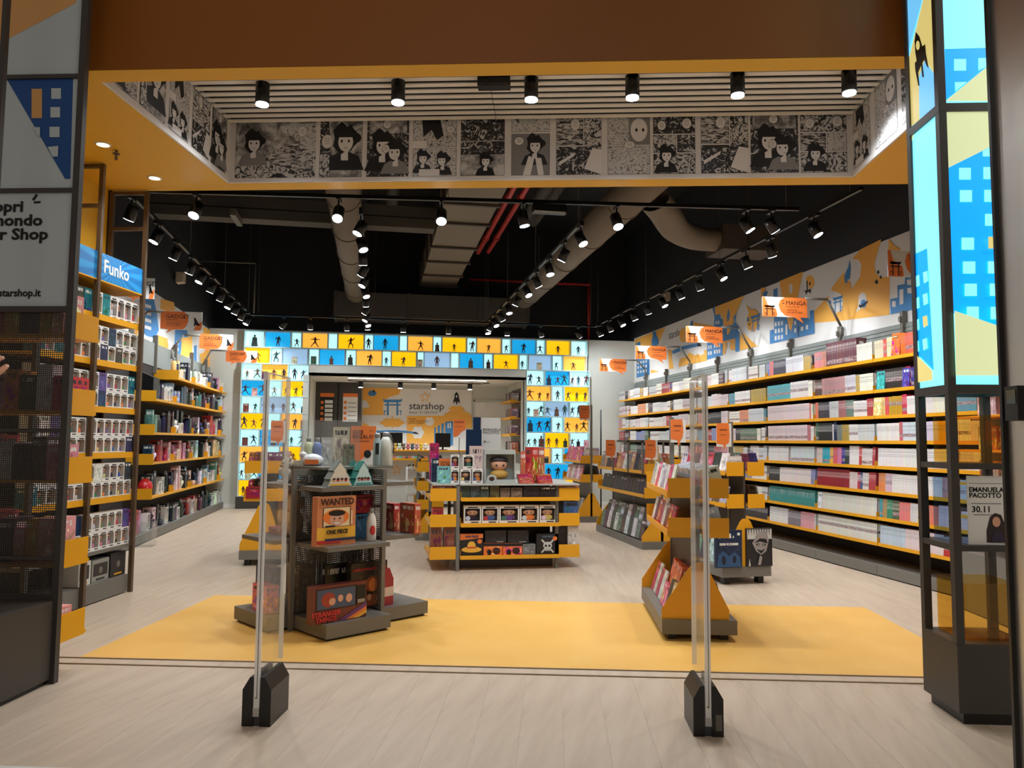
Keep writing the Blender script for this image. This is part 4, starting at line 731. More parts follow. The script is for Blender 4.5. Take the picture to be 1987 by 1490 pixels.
near = [(1, [(130, 755), (180, 735), (180, 860), (130, 860)]), (0, [(200, 655), (485, 540), (420, 870), (240, 870)]), (2, disc(340, 745, 22, 60)), (0, [(520, 610), (575, 580), (620, 620), (625, 690), (580, 760), (540, 700)]), (3, [(495, 770), (530, 765), (528, 650), (542, 650), (545, 760), (580, 745), (582, 800), (545, 780), (525, 820), (515, 785)]), (3, disc(570, 685, 10, 18)), (1, [(5, 850), (0, 800), (40, 775), (65, 785), (40, 845)]),
    (0, [(1080, 390), (1180, 270), (1430, 150), (1395, 260), (1345, 450), (1360, 560), (1420, 610), (1530, 600), (1525, 1060), (900, 1135), (590, 1160), (590, 1050), (800, 820), (850, 760), (820, 750), (980, 545), (1010, 640), (1060, 660), (1075, 745), (1175, 600), (1190, 450), (1150, 395)]), (2, [(790, 800), (870, 775), (940, 810), (970, 900), (950, 1000), (880, 1045), (820, 960), (800, 880)])] + torii(845, 838, 125, 210, 1, .28) + [(1, [(800, 900), (818, 880), (832, 920), (815, 930)]), (2, [(1160, 830), (1200, 785), (1240, 805), (1255, 880), (1225, 975), (1180, 985), (1120, 1040), (1150, 960)]), (1, disc(1218, 925, 36, 50)), (3, [(1160, 960), (1165, 930), (1180, 945), (1240, 905), (1270, 885), (1268, 915), (1230, 950), (1180, 978)]),
    (1, [(1050, 392), (1062, 490), (1055, 600), (1045, 635), (1025, 630), (1020, 680), (995, 675), (985, 600), (1015, 520), (1035, 480)]), (3, [(1392, 520), (1410, 548), (1392, 575), (1376, 548)]), (3, [(1425, 580), (1440, 605), (1425, 632), (1410, 605)]), (3, [(1377, 630), (1400, 665), (1377, 695), (1350, 668)]), (0, [(1520, 150), (1600, 235), (1670, 270), (1640, 310), (1520, 310)]), (1, [(1540, 870), (1630, 850), (1625, 705), (1715, 690), (1720, 610), (1900, 560), (1900, 980), (1545, 1055)])] + [(2, rect(1562, 895, 1605, 965)), (2, [(1650, 760), (1698, 748), (1698, 925), (1655, 940)]), (2, [(1740, 640), (1900, 610), (1900, 700), (1745, 700)]), (2, [(1745, 740), (1900, 715), (1900, 800), (1750, 800)]),
    (1, [(90, 1250), (140, 1235), (140, 1090), (470, 1010), (575, 1120), (570, 1015), (620, 1000), (625, 1165), (628, 1285), (95, 1410)]), (0, [(295, 1085), (370, 1065), (375, 1130), (345, 1260), (320, 1220)])] + wins(150, 1150, 22, 50, 38, 84, 3, 3, .18) + [(2, rect(280, 1175, 302, 1300)), (2, rect(105, 1295, 125, 1340)), (2, [(385, 1225), (410, 1220), (410, 1270), (385, 1275)]), (2, [(465, 1205), (495, 1198), (492, 1250), (465, 1255)]), (2, [(525, 1185), (552, 1178), (552, 1232), (525, 1238)]), (2, [(385, 1135), (408, 1128), (408, 1178), (385, 1182)]), (3, rect(430, 1190, 440, 1320))]
flat('mural_print', near, MM, k8, -X_, mr, None, .00015)
q = k7(360, 1085); text('lettering', 'starshop', .22, mr.matrix_world.inverted() @ Matrix.Translation((XM - .003, q.y, q.z)) @ Matrix(((0, 0, -1, 0), (-1, 0, 0, 0), (0, 1, 0, 0), (0, 0, 0, 1))), M('print_grey', (90, 90, 96), .5), mr)
ml = mural('wall_mural', 'white, orange and blue mural above the gadget wall', WL, 9.0, YB - .01, 2.86, 3.64, X_)
XN = WL + .021; m2 = lambda X, Y: on_x(X / 3.974, 360 + Y / 3.974, XN)
lft = [(1, [(1090, 1120), (1085, 860), (1180, 840), (1205, 960), (1225, 1110), (1200, 1175), (1130, 1160)])] + wins(1115, 910, 50, 26, 0, 55, 1, 4, -.3) + [(0, [(1210, 1150), (1290, 1180), (1300, 1250), (1240, 1275), (1205, 1220)]), (0, [(1020, 1000), (1080, 1020), (1060, 1160), (1020, 1160)]), (0, [(1240, 870), (1340, 900), (1350, 960), (1290, 970), (1235, 950)]), (1, [(1350, 1100), (1440, 1095), (1450, 1170), (1400, 1170), (1390, 1330), (1340, 1300)])] + wins(1360, 1200, 16, 26, 26, 50, 1, 3) + [(0, [(1400, 1180), (1480, 1160), (1480, 1290), (1440, 1330), (1395, 1310)]), (1, [(1495, 1235), (1515, 1230), (1515, 1370), (1495, 1370)]), (0, [(1540, 1300), (1620, 1260), (1620, 1480), (1560, 1440)]), (0, [(1560, 1090), (1620, 1110), (1620, 1180), (1570, 1160)])]
flat('mural_print', lft, MM, m2, X_, ml, None, .0002)

# ================================================================ SIGNS ON ARMS
def arm_sign(base, bend, rct, Xw, lines, label, side, torii_icon):
    Y = on_x(*base, Xw).y; P = lambda x, y: on_y(x, y, Y); a, b = P(rct[0], rct[3]), P(rct[2], rct[1]); w, h = b.x - a.x, b.z - a.z
    t = thing('hanging_sign', label, 'sign', TR((a.x + b.x) / 2, Y, a.z)); I = Matrix.Translation((-(a.x + b.x) / 2, -Y, -a.z)); bpy.context.view_layer.update()
    MB().box(-w / 2, w / 2, -.004, .004, 0, h).build('board', PAPER, t)
    L = lambda *p: [(x * w, z * h) for x, z in p]
    F = lambda x, z: Vector(((a.x + b.x) / 2 + x, Y - .0042, a.z + z))
    if side > 0: bub = L((.5, 1), (.5, .0), (.34, 0), (.42, -.3), (.2, 0), (.0, .08), (-.1, .3), (-.14, .6), (-.1, .85), (0, 1)); blot = L((-.5, 1), (-.44, .98), (-.38, .6), (-.3, .5), (-.2, .4), (-.17, .1), (-.2, 0), (-.5, 0)); tx, ix = .02, -.34
    else: bub = L((-.5, 1), (-.5, .06), (-.3, .0), (-.36, -.22), (-.2, .0), (.05, .04), (.12, .2), (.17, .5), (.14, .85), (.05, 1)); blot = L((.3, 0), (.36, .3), (.42, .38), (.5, .5), (.5, .2), (.46, 0)); tx, ix = -.38, .36
    flat('speech_bubble', [(0, bub)], [ORANGE], F, -Y_, t, None); flat('orange_blot', [(0, blot)], [ORANGE], F, -Y_, t, None)
    if torii_icon: ic = [(m, [(x, z) for x, z in p]) for m, p in torii((ix - .12) * w, .62 * h, .24 * w, -.58 * h, 0)]
    else: ic = [(0, L((ix - .06, .72), (ix - .02, .66), (ix + .06, .36), (ix + .1, .26), (ix + .06, .24), (ix + .02, .3), (ix - .02, .28), (ix - .04, .2), (ix - .06, .26), (ix - .05, .4)))]
    flat('icon_print', ic, [INK], F, -Y_, t, None, .0004)
    Tt = lambda x, z: Matrix.Translation((x * w, -.0062, z * h)) @ Matrix.Rotation(math.pi / 2, 4, 'X')
    text('lettering', lines[0], .31 * h, Tt(tx, .62), INK, t)
    if len(lines) > 1: text('lettering', '\n'.join(lines[1:]), .15 * h, Tt(tx + .02, .32), M('print_brown', (120, 66, 36), .5), t)
    mx_ = tx if side > 0 else tx + .5
    MB().box(tx * w, tx * w + .3 * w, -.0065, -.006, .52 * h, .54 * h).box((mx_ - .08) * w, (mx_ - .05) * w, -.0065, -.006, .8 * h, .83 * h).box((mx_ - .08) * w, (mx_ - .03) * w, -.0065, -.006, .68 * h, .71 * h).build('rule_print', INK, t)
    pb, pc = P(*base), P(*bend); top = Vector((b.x - .02 if side > 0 else a.x + .02, Y, pc.z)); pb.x = Xw
    arm = MB()
    for u, v in ((pb - Vector((0, 0, .1)), pb + Vector((0, 0, .06))), (pb + Vector((0, 0, .06)), pc), (pc, top)): arm.tube(I @ u, I @ v, .016, 8)
    arm.build('arm', GREY, t); return t
M5 = lambda x, y: (1200 + x / 3.3117, 370 + y / 3.3117); L2 = lambda x, y: (x / 3.974, 360 + y / 3.974)
AV = ['MANGA', 'AZIONE /', 'AVVENTURA']
arm_sign(M5(1430, 900), M5(1340, 699), (*M5(925, 692), *M5(1210, 806)), 5.64, AV, 'large orange and white MANGA sign on the arm nearest the front of the book wall', 1, True)
arm_sign(M5(848, 1040), M5(770, 882), (*M5(435, 877), *M5(668, 972)), 5.64, AV, 'MANGA sign on the second arm along the book wall', 1, True)
arm_sign(M5(460, 1120), M5(395, 1004), (*M5(110, 1001), *M5(308, 1080)), 5.64, AV, 'MANGA sign on the third arm along the book wall', 1, True)
arm_sign((1252, 722), (1236, 699), (1163, 697, 1215, 720), 5.64, AV, 'small far MANGA sign before the white rear wall', 1, True)
arm_sign(M5(1930, 780), M5(1900, 400), (*M5(1732, 397), *M5(2030, 550)), 5.64, AV, 'MANGA sign half hidden behind the right pillar', 1, True)
arm_sign(L2(1110, 1030), L2(1140, 970), (*L2(1235, 978), *L2(1562, 1108)), -3.32, ['GADGET', 'PELUCHE E', 'SCULTURE'], 'GADGET sign with rocket, second from the portal on the left wall', -1, False)
arm_sign(L2(1325, 1290), L2(1420, 1152), (*L2(1535, 1150), *L2(1803, 1260)), -3.32, ['GADGET', 'TAZZE E', 'BORRACCE'], 'GADGET sign with rocket, third from the portal on the left wall', -1, False)
arm_sign(L2(1560, 1410), L2(1630, 1270), (*L2(1740, 1276), *L2(1985, 1362)), -3.32, ['GADGET', 'TAZZE E', 'BORRACCE'], 'GADGET sign with rocket, farthest on the left wall', -1, False)
arm_sign(L2(880, 860), L2(930, 716), (*L2(985, 716), *L2(1195, 868)), -3.41, ['GADGET'], 'GADGET sign with rocket behind the bronze frame', -1, False)
# ================================================================ COFFER FRIEZE OF COMIC PAGES
FRIEZE = M('frieze_panel', (222, 220, 218), .5)
ink_mat('ink_swirl', 2.4, .46, .51, 3.4, 4); ink_mat('ink_dark', 2.6, .53, .60, 2.6, 4); ink_mat('ink_sketch', 4.2, .40, .45, 3.6, 4); ink_mat('ink_speed', 1.6, .45, .52, 1.2, 4, (1.6, 7, 1)); ink_mat('ink_tone', 1.6, .30, .62, .6, 3)
INKS = [M('page_white', (228, 226, 224), .5), _M['ink_swirl'], _M['ink_dark'], _M['ink_sketch'], _M['ink_speed'], _M['ink_tone'], INK, M('tone_grey', (132, 132, 132), .5)]
rp_ = random.Random(23)
def page(parent, T, w, h, label=None, style=None):
    """one printed comic page: frames with gutters, ink artwork, figures and speech balloons; local x right, z up, facing -y"""
    b = MB(); lay = [0]
    def put(pts, mi, uvs=None):
        lay[0] += 1; y = -.0012 - lay[0] * .00022; pts = list(pts)
        ar = sum(pts[i][0] * pts[(i + 1) % len(pts)][1] - pts[(i + 1) % len(pts)][0] * pts[i][1] for i in range(len(pts)))
        if ar < 0: pts = pts[::-1]
        ox, oz = rp_.uniform(0, 50), rp_.uniform(0, 50); b.quad([(x, y, z) for x, z in pts], mi, [(ox + x * 5, oz + z * 5) for x, z in pts])
    put([(0, 0), (w, 0), (w, h), (0, h)], 0)
    def fr(x0, z0, x1, z1, mi): put([(x0, z0), (x1, z0), (x1, z1), (x0, z1)], 6); e = .003; put([(x0 + e, z0 + e), (x1 - e, z0 + e), (x1 - e, z1 - e), (x0 + e, z1 - e)], mi)
    def bust(cx, z0, s, side=1, dark=True):
        put([(cx - .5 * s, z0), (cx + .5 * s, z0), (cx + .36 * s, z0 + .36 * s), (cx + .13 * s, z0 + .46 * s), (cx - .13 * s, z0 + .46 * s), (cx - .36 * s, z0 + .34 * s)], 6 if dark else 7); put([(cx - .08 * s, z0 + .25 * s), (cx + .1 * s, z0 + .25 * s), (cx + .09 * s, z0 + .55 * s), (cx - .09 * s, z0 + .55 * s)], 0)
        put([(cx + (.34 + .09 * math.cos(3 * a)) * s * math.cos(a), z0 + .82 * s + (.36 + .07 * math.cos(7 * a)) * s * math.sin(a)) for a in [i * math.pi / 14 for i in range(28)]], 6)
        put(disc(cx + .03 * s * side, z0 + .72 * s, .19 * s, .25 * s, 14), 0); put([(cx - .2 * s, z0 + .84 * s), (cx + .24 * s, z0 + .84 * s), (cx + .18 * s, z0 + 1.0 * s), (cx - .16 * s, z0 + 1.0 * s)], 6)
        for q in (-.07, .11): put(disc(cx + q * s * side, z0 + .74 * s, .028 * s, .04 * s, 8), 6)
        put([(cx + .0 * s, z0 + .56 * s), (cx + .07 * s, z0 + .56 * s), (cx + .07 * s, z0 + .575 * s), (cx, z0 + .575 * s)], 6)
    def balloon(x, z, rx, rz):
        put(disc(x, z, rx + .003, rz + .003, 16), 6); put(disc(x, z, rx, rz, 16), 0)
        for q in (-.35, 0, .35): put([(x - rx * .5, z + rz * q), (x + rx * .5, z + rz * q), (x + rx * .5, z + rz * q + .004), (x - rx * .5, z + rz * q + .004)], 7)
    st = style; P = (2, 1, 4, 3, 5)
    if st == 'full': fr(0, 0, w, h, 5); put([(0, 0), (w, 0), (w, h * .35), (w * .6, h * .55), (w * .3, h * .3), (0, h * .25)], 1); put([(w * .3, h * .3), (w * .95, h * .05), (w * .98, h * .5), (w * .75, h * .62)], 4); put([(w * .55, h * .9), (w, h * .95), (w, h * .45), (w * .8, h * .6)], 3); bust(w * .22, h * .22, h * .52, 1, False); balloon(w * .83, h * .8, w * .055, h * .09)
    elif st == 'bust': fr(0, 0, w, h, 5); put([(0, h * .4), (w * .3, h * .2), (w * .2, h), (0, h)], 2); bust(w * .58, h * .12, h * .68); balloon(w * .17, h * .62, w * .13, h * .12); fr(0, 0, w * .24, h * .4, 1)
    elif st == 'pair': fr(0, 0, w, h, 2); fr(w * .04, h * .74, w * .96, h, 5); bust(w * .36, h * .1, h * .6); bust(w * .68, h * .05, h * .5, -1, False); balloon(w * .46, h * .48, w * .08, h * .07); balloon(w * .48, h * .9, w * .09, h * .07)
    elif st == 'grid': fr(0, h * .62, w * .3, h, 3); fr(w * .32, h * .5, w, h, 3); fr(0, 0, w, h * .48, 3); put([(w * .2, h * .98), (w * .62, h * .98), (w * .7, h * .7), (w * .55, h * .62), (w * .42, h * .8), (w * .24, h * .68)], 6); bust(w * .22, h * .06, h * .34); bust(w * .68, h * .02, h * .34, -1); put([(w * .15, 0), (w * .62, 0), (w * .62, h * .12), (w * .15, h * .12)], 0); balloon(w * .86, h * .8, w * .09, h * .06)
    elif st == 'night': fr(0, h * .6, w, h, 2); fr(0, h * .36, w, h * .59, 2); fr(0, 0, w, h * .35, 5); bust(w * .56, 0, h * .34); 
    elif st == 'scene': fr(0, h * .76, w, h, 3); fr(0, 0, w, h * .73, 7); bust(w * .6, h * .18, h * .46); balloon(w * .2, h * .6, w * .12, h * .07); put([(w * .3, 0), (w * .5, 0), (w * .6, h * .3), (w * .45, h * .34)], 0); put([(w * .7, 0), (w * .85, 0), (w * .78, h * .3), (w * .62, h * .3)], 0)
    elif st == 'action': fr(0, h * .5, w * .6, h, 4); fr(w * .62, h * .45, w, h, 1); fr(0, 0, w, h * .48, 2); balloon(w * .42, h * .86, w * .1, h * .1); put([(w * .62, h * .1), (w, 0), (w, h * .42), (w * .8, h * .45)], 0); put([(w * .05, h * .15), (w * .4, h * .32), (w * .42, h * .38), (w * .06, h * .22)], 0)
    elif st == 'light': fr(0, h * .5, w * .5, h, 3); fr(w * .51, h * .5, w, h, 7); fr(0, 0, w, h * .48, 3); balloon(w * .52, h * .5, w * .12, h * .06); put(disc(w * .74, h * .75, w * .2, h * .2), 0); put(disc(w * .68, h * .75, w * .03, h * .03), 6); put(disc(w * .84, h * .75, w * .03, h * .03), 6)
    else: fr(0, h * .68, w, h, rp_.choice(P)); fr(0, h * .36, w * .55, h * .66, rp_.choice(P)); fr(w * .57, h * .36, w, h * .66, rp_.choice(P)); fr(0, 0, w, h * .34, rp_.choice(P)); bust(w * .3, h * .02, h * .4); balloon(w * .8, h * .85, w * .11, h * .09); balloon(w * .2, h * .82, w * .1, h * .08)
    return b.build('comic_page', INKS, parent, T)
def frieze(label, T, L): 
    t = thing('comic_frieze', label, 'frieze', T); MB().box(0, L, 0, .02, 0, .60).build('panel', FRIEZE, t); return t
RI = RF.inverted()
VB = 6.80 - .022; fb_ = frieze('long frieze of black and white comic pages on the rear wall of the coffer', RF @ TR(-3.0, VB, SOF + .002), 5.66)
c5, c6 = crop(420, 110, 3.0106), crop(1050, 110, 2.7986)
PG = [(c5, r) for r in ((105, 370, 585, 740), (600, 365, 855, 735), (875, 360, 1127, 732), (1145, 358, 1405, 730), (1425, 350, 1685, 722), (1722, 368, 1948, 702))] + [(c6, r) for r in ((82, 318, 327, 668), (362, 313, 590, 662), (610, 308, 835, 655), (870, 298, 1122, 652), (1140, 290, 1393, 648), (1412, 282, 1655, 640))]
STY = ('full', 'bust', 'pair', 'grid', 'night', 'scene', 'action', 'light', 'mix', 'action', 'pair', 'mix')
for (c, r), s in zip(PG, STY):
    a, b = RI @ on_v(*c(r[0], r[3]), VB), RI @ on_v(*c(r[2], r[1]), VB); page(fb_, TR(a.x + 3.0, 0, max(.04, a.z - SOF)), b.x - a.x, min(.54, b.z - a.z), None, s)
fl_ = frieze('frieze of comic pages on the left wall of the coffer', RF @ TR(-3.0 + .022, 4.79, SOF + .002, math.pi / 2), 2.0)
for x0, x1, s in ((.06, .40, 'mix'), (.44, .80, 'bust'), (.86, 1.18, 'grid'), (1.24, 1.56, 'action'), (1.60, 1.90, 'pair')): page(fl_, TR(x0, 0, .05), x1 - x0, .5, None, s)
fr_ = frieze('frieze of comic pages on the right wall of the coffer', RF @ TR(2.66 - .022, 6.80, SOF + .002, -math.pi / 2), 2.0)
for x0, x1, s in ((.06, .42, 'grid'), (.52, .92, 'light'), (1.0, 1.4, 'night'), (1.46, 1.86, 'mix')): page(fr_, TR(x0, 0, .05), x1 - x0, .5, None, s)

# ================================================================ GLOWING CUBE WALL
CW = thing('cube_display', 'glowing wall of yellow, blue and white display cubes framing the counter niche', 'display', TR(0, 16.39, 0))
GC = {'w': M('glow_white', (190, 240, 242), .4, emit=.95), 'y': M('glow_yellow', (255, 190, 0), .4, emit=.95), 'o': M('glow_orange', (255, 180, 66), .4, emit=.9), 'b': M('glow_blue', (16, 160, 218), .4, emit=.9), 'g': M('glow_grey_blue', (146, 178, 208), .4, emit=.85)}
CFR = M('cube_frame', (196, 222, 224), .4); PH = .24; RH = .339
fx_ = lambda px: on_y(px, 700, 16.39).x
rows = {0: [(473, 510, 'w'), (512, 562, 'b'), (564, 583, 'w'), (585, 634, 'o'), (636, 653, 'w'), (655, 704, 'y'), (707, 723, 'w'), (724, 772, 'b'), (775, 789, 'w'), (791, 839, 'o'), (840, 856, 'w'), (858, 904, 'y'), (906, 924, 'w'), (925, 972, 'o'), (974, 991, 'w'), (993, 1040, 'b'), (1041, 1058, 'w'), (1060, 1107, 'y'), (1108, 1139, 'w')],
        1: [(473, 523, 'y'), (525, 546, 'w'), (547, 596, 'g'), (599, 618, 'w'), (619, 668, 'b'), (671, 690, 'w'), (691, 740, 'o'), (742, 758, 'w'), (760, 807, 'y'), (810, 822, 'w'), (823, 873, 'g'), (875, 890, 'w'), (892, 938, 'b'), (939, 956, 'w'), (958, 1006, 'y'), (1008, 1024, 'w'), (1026, 1071, 'g'), (1072, 1092, 'w'), (1093, 1138, 'o')]}
lc = ['wow', 'bwy', 'wgw', 'ywo', 'wbw', 'owy', 'wbw', 'ywo']; rc = ['wbw', 'owy', 'wgw', 'bwo', 'wyw', 'owb', 'wbw', 'owy']
def spans(x0, x1, k): return [(x0, x0 + .29 * (x1 - x0)), (x0 + .29 * (x1 - x0), x0 + .69 * (x1 - x0)), (x0 + .69 * (x1 - x0), x1)] if k % 2 == 0 else [(x0, x0 + .4 * (x1 - x0)), (x0 + .4 * (x1 - x0), x0 + .595 * (x1 - x0)), (x0 + .595 * (x1 - x0), x1)]
cells = []
for r in (0, 1):
    for a, b, c in rows[r]: cells.append((r, 'row', fx_(a - .5), fx_(b + 1.2), c))
for k in range(8):
    for (a, b), c in zip(spans(-2.735, -1.39, k), lc[k]): cells.append((k + 2, 'left', a, b, c))
    for (a, b), c in zip(spans(3.21, 4.635, k), rc[k]): cells.append((k + 2, 'right', a, b, c))
fr = MB()
for r, where, a, b, c in cells:
    z0 = PH + (9 - r) * RH; MB().box(a + .012, b - .012, .17, .178, z0 + .012, z0 + RH - .012).build('cube_back', GC[c], CW)
    fr.box(a, a + .012, 0, .178, z0, z0 + RH).box(b - .012, b, 0, .178, z0, z0 + RH).box(a + .012, b - .012, 0, .178, z0, z0 + .012).box(a + .012, b - .012, 0, .178, z0 + RH - .012, z0 + RH)
fr.build('cube_frame', CFR, CW)
for a, b in ((-2.735, -1.39), (3.21, 4.635)): MB().box(a - .02, b, -.04, .178, 0, PH).build('plinth', DGREY, CW)
def skin_mesh(name, V, E, R, mats, sub=1, root=0):
    me = bpy.data.meshes.new(name); me.from_pydata(V, E, []); o = bpy.data.objects.new(name, me); COL.objects.link(o)
    o.modifiers.new('s', 'SKIN').use_smooth_shade = True
    for i, sv in enumerate(me.skin_vertices[0].data): sv.radius = (R[i], R[i]); sv.use_root = i == root
    if sub: m = o.modifiers.new('u', 'SUBSURF'); m.levels = sub; m.render_levels = sub
    dg = bpy.context.evaluated_depsgraph_get(); r = bpy.data.meshes.new_from_object(o.evaluated_get(dg)); bpy.data.objects.remove(o); r.materials.clear()
    for m in (mats if isinstance(mats, list) else [mats]): r.materials.append(m)
    r.name = name; return r
def pose(hl, hr, al, ar, kl, kr, fl, frr, el, er, lean=0.0, cape=False):
    V = [(0, 0, .11), (lean * .5, 0, .15), (lean, 0, .178), (lean * 1.1, 0, .2), (lean * 1.15, -.003, .222), (lean - .028, 0, .172), el, al, (lean + .028, 0, .172), er, ar, (-.016, 0, .1), kl, fl, (.016, 0, .1), kr, frr]
    E = [(0, 1), (1, 2), (2, 3), (3, 4), (2, 5), (5, 6), (6, 7), (2, 8), (8, 9), (9, 10), (0, 11), (11, 12), (12, 13), (0, 14), (14, 15), (15, 16)]
    R = [.02, .02, .022, .010, .019, .011, .008, .006, .011, .008, .006, .013, .010, .008, .013, .010, .008]
    me = skin_mesh('figurine', V, E, R, OBJCOL); return me
FIGS = [pose(0, 0, (-.05, -.01, .1), (.05, -.01, .1), (-.02, 0, .055), (.02, 0, .055), (-.024, 0, .01), (.024, 0, .01), (-.045, 0, .135), (.045, 0, .135)),
        pose(0, 0, (-.09, -.01, .2), (.05, -.02, .12), (-.045, -.01, .06), (.03, 0, .055), (-.06, .0, .01), (.055, 0, .01), (-.06, 0, .165), (.06, 0, .14), -.01),
        pose(0, 0, (-.055, -.02, .14), (.085, -.01, .22), (-.03, 0, .055), (.05, -.01, .075), (-.035, 0, .01), (.04, 0, .012), (-.055, 0, .14), (.06, 0, .19), .01),
        pose(0, 0, (-.095, 0, .165), (.1, 0, .17), (-.05, -.01, .07), (.045, 0, .05), (-.085, 0, .012), (.08, 0, .012), (-.06, 0, .17), (.062, 0, .172)),
        pose(0, 0, (-.03, -.04, .2), (.035, -.03, .11), (-.02, 0, .055), (.02, 0, .055), (-.026, 0, .01), (.03, 0, .01), (-.05, -.02, .15), (.045, 0, .135), .015)]
RB_ = MB().prism([(-.055, 0), (.055, 0), (.03, .13), (.016, .175), (-.016, .175), (-.03, .13)], -.03, .03, 'y').ball((0, 0, .2), .021, .021, .024, 10, 6).box(-.05, -.03, -.01, .01, .08, .16).box(.03, .05, -.01, .01, .08, .16).mesh('figurine', [OBJCOL])
BASE_ME = MB().lathe([(.038, 0), (.04, .003), (.04, .009), (.036, .011)], 14).mesh('stand', BLK)
rf = random.Random(9)
wn = {'row': 'full-width', 'left': 'left column', 'right': 'right column'}
ci = {}
for r, where, a, b, c in cells:
    ci[(r, where)] = ci.get((r, where), 0) + 1; z0 = PH + (9 - r) * RH + .0125; w = b - a; n = 1 if r < 2 else (1 if w < .35 else rf.choice((2, 2, 3)) if w < .46 else 3)
    if w < .2 and r < 2 and rf.random() < .25: continue
    for q in range(n):
        x = a + w * (q + .5) / n + rf.uniform(-.02, .02); pl = '%s cube of the %s row down, %s' % (ordn(ci[(r, where)]), ordn(r + 1), wn[where]); pos = ('%s figurine' % ordn(q + 1)) if n > 1 else 'figurine'
        if rf.random() < .1: carton(TR(x, 16.42, z0, 0), .11, .05, rf.uniform(.12, .18), jit(rf.choice(((206, 150, 150), (120, 60, 60), (60, 80, 70), (222, 200, 170)))), 'boxed toy, %s place in the %s' % (ordn(q + 1), pl), 'toy_carton', 'box', 'figurines in the glowing cubes'); continue
        o = mk('figurine', RB_ if rf.random() < .16 else rf.choice(FIGS)); s = rf.uniform(.78, 1.12); o.matrix_world = TR(x, 16.47, z0 + .011, rf.uniform(-.5, .5)) @ Matrix.Scale(s, 4); o.color = jit(rf.choice(((34, 30, 34), (60, 44, 44), (90, 40, 40), (52, 60, 80), (44, 60, 54), (110, 76, 60))), 10)
        tag(o, 'small dark %s in the %s' % (pos, pl), 'figurine', 'figurines in the glowing cubes'); k = mk('stand', BASE_ME, o, TR(0, 0, -.0145))
# ================================================================ COUNTER NICHE
n7 = lambda X, Y: (680 + X / 3.974, 690 + Y / 3.974); n6 = lambda X, Y: (430 + X / 4.0275, 630 + Y / 4.0275); YN = 18.69
gp = thing('backdrop_panel', 'white backdrop panel with orange clouds, blue gate and shop lettering in the niche', 'panel', TR(0, YN, 0)); a, b = on_y(*n7(93, 248), YN), on_y(*n7(935, 255), YN)
MB().box(a.x, b.x, -.02, 0, .9, a.z).build('panel', MURW, gp); bpy.context.view_layer.update(); YP = YN - .021; kn = lambda X, Y: on_y(*n7(X, Y), YP)
blob = lambda x, y, w, h: [(x + w * (.5 + .5 * math.cos(t) * (1 + .08 * math.cos(6 * t))), y + h * (.5 + .5 * math.sin(t) * (1 + .12 * math.cos(6 * t)))) for t in [i * math.pi / 14 for i in range(28)]]
def star(x, y, r, ri): return [(x + (r if i % 2 == 0 else ri) * math.sin(i * math.pi / 5), y - (r if i % 2 == 0 else ri) * math.cos(i * math.pi / 5)) for i in range(10)]
flat('panel_print', [(0, [(93, 248), (395, 251), (372, 300), (300, 318), (262, 345), (250, 400), (258, 458), (93, 458)]), (2, [(93, 345), (120, 345), (150, 395), (93, 408)]), (1, blob(135, 268, 66, 44))] + torii(250, 325, 150, 135, 1) + [(0, blob(230, 485, 185, 65)), (0, [(318, 465), (328, 465), (328, 560), (318, 560)]), (0, blob(758, 388, 118, 42)), (0, blob(725, 425, 200, 55)), (0, [(435, 465), (935, 462), (935, 560), (790, 560), (640, 690), (435, 690)]), (2, blob(575, 475, 70, 65)), (2, blob(475, 545, 90, 95)),
    (0, [(93, 515), (140, 535), (160, 580), (93, 590)]), (1, [(645, 555), (660, 550), (660, 690), (645, 690)]), (1, [(672, 540), (690, 535), (690, 690), (672, 690)]), (1, [(700, 525), (720, 520), (720, 690), (700, 690)]), (1, [(730, 510), (790, 505), (790, 690), (730, 690)]), (2, rect(748, 520, 758, 560)), (2, rect(765, 518, 775, 560)), (1, [(200, 578), (340, 575), (440, 580), (490, 588), (490, 602), (400, 592), (300, 588), (200, 592)]), (3, [(485, 586), (510, 590), (530, 606), (485, 602)]),
    (0, star(575, 320, 44, 19)), (2, star(575, 320, 32, 12)), (3, [(818, 278), (832, 300), (836, 330), (842, 345), (842, 372), (832, 355), (824, 356), (822, 376), (814, 376), (812, 356), (803, 355), (794, 374), (793, 345), (801, 330), (803, 300)]), (2, disc(818, 315, 6, 9)), (3, disc(180, 276, 10, 10))], MM, kn, -Y_, gp, None, .0006)
q = kn(450, 412); text('lettering', 'starshop', .245, gp.matrix_world.inverted() @ face_minus_y(q.x, YP - .012, q.z), INK, gp)
q = kn(450, 445); text('lettering', 'Arese "IL CENTRO"', .085, gp.matrix_world.inverted() @ face_minus_y(q.x, YP - .012, q.z), M('print_grey', (90, 90, 96), .5), gp)
q = kn(450, 492); text('lettering', 'fumetti\nmanga action figure\ngiochi e gadget', .06, gp.matrix_world.inverted() @ face_minus_y(q.x, YP - .012, q.z), M('print_brown', (120, 66, 36), .5), gp)
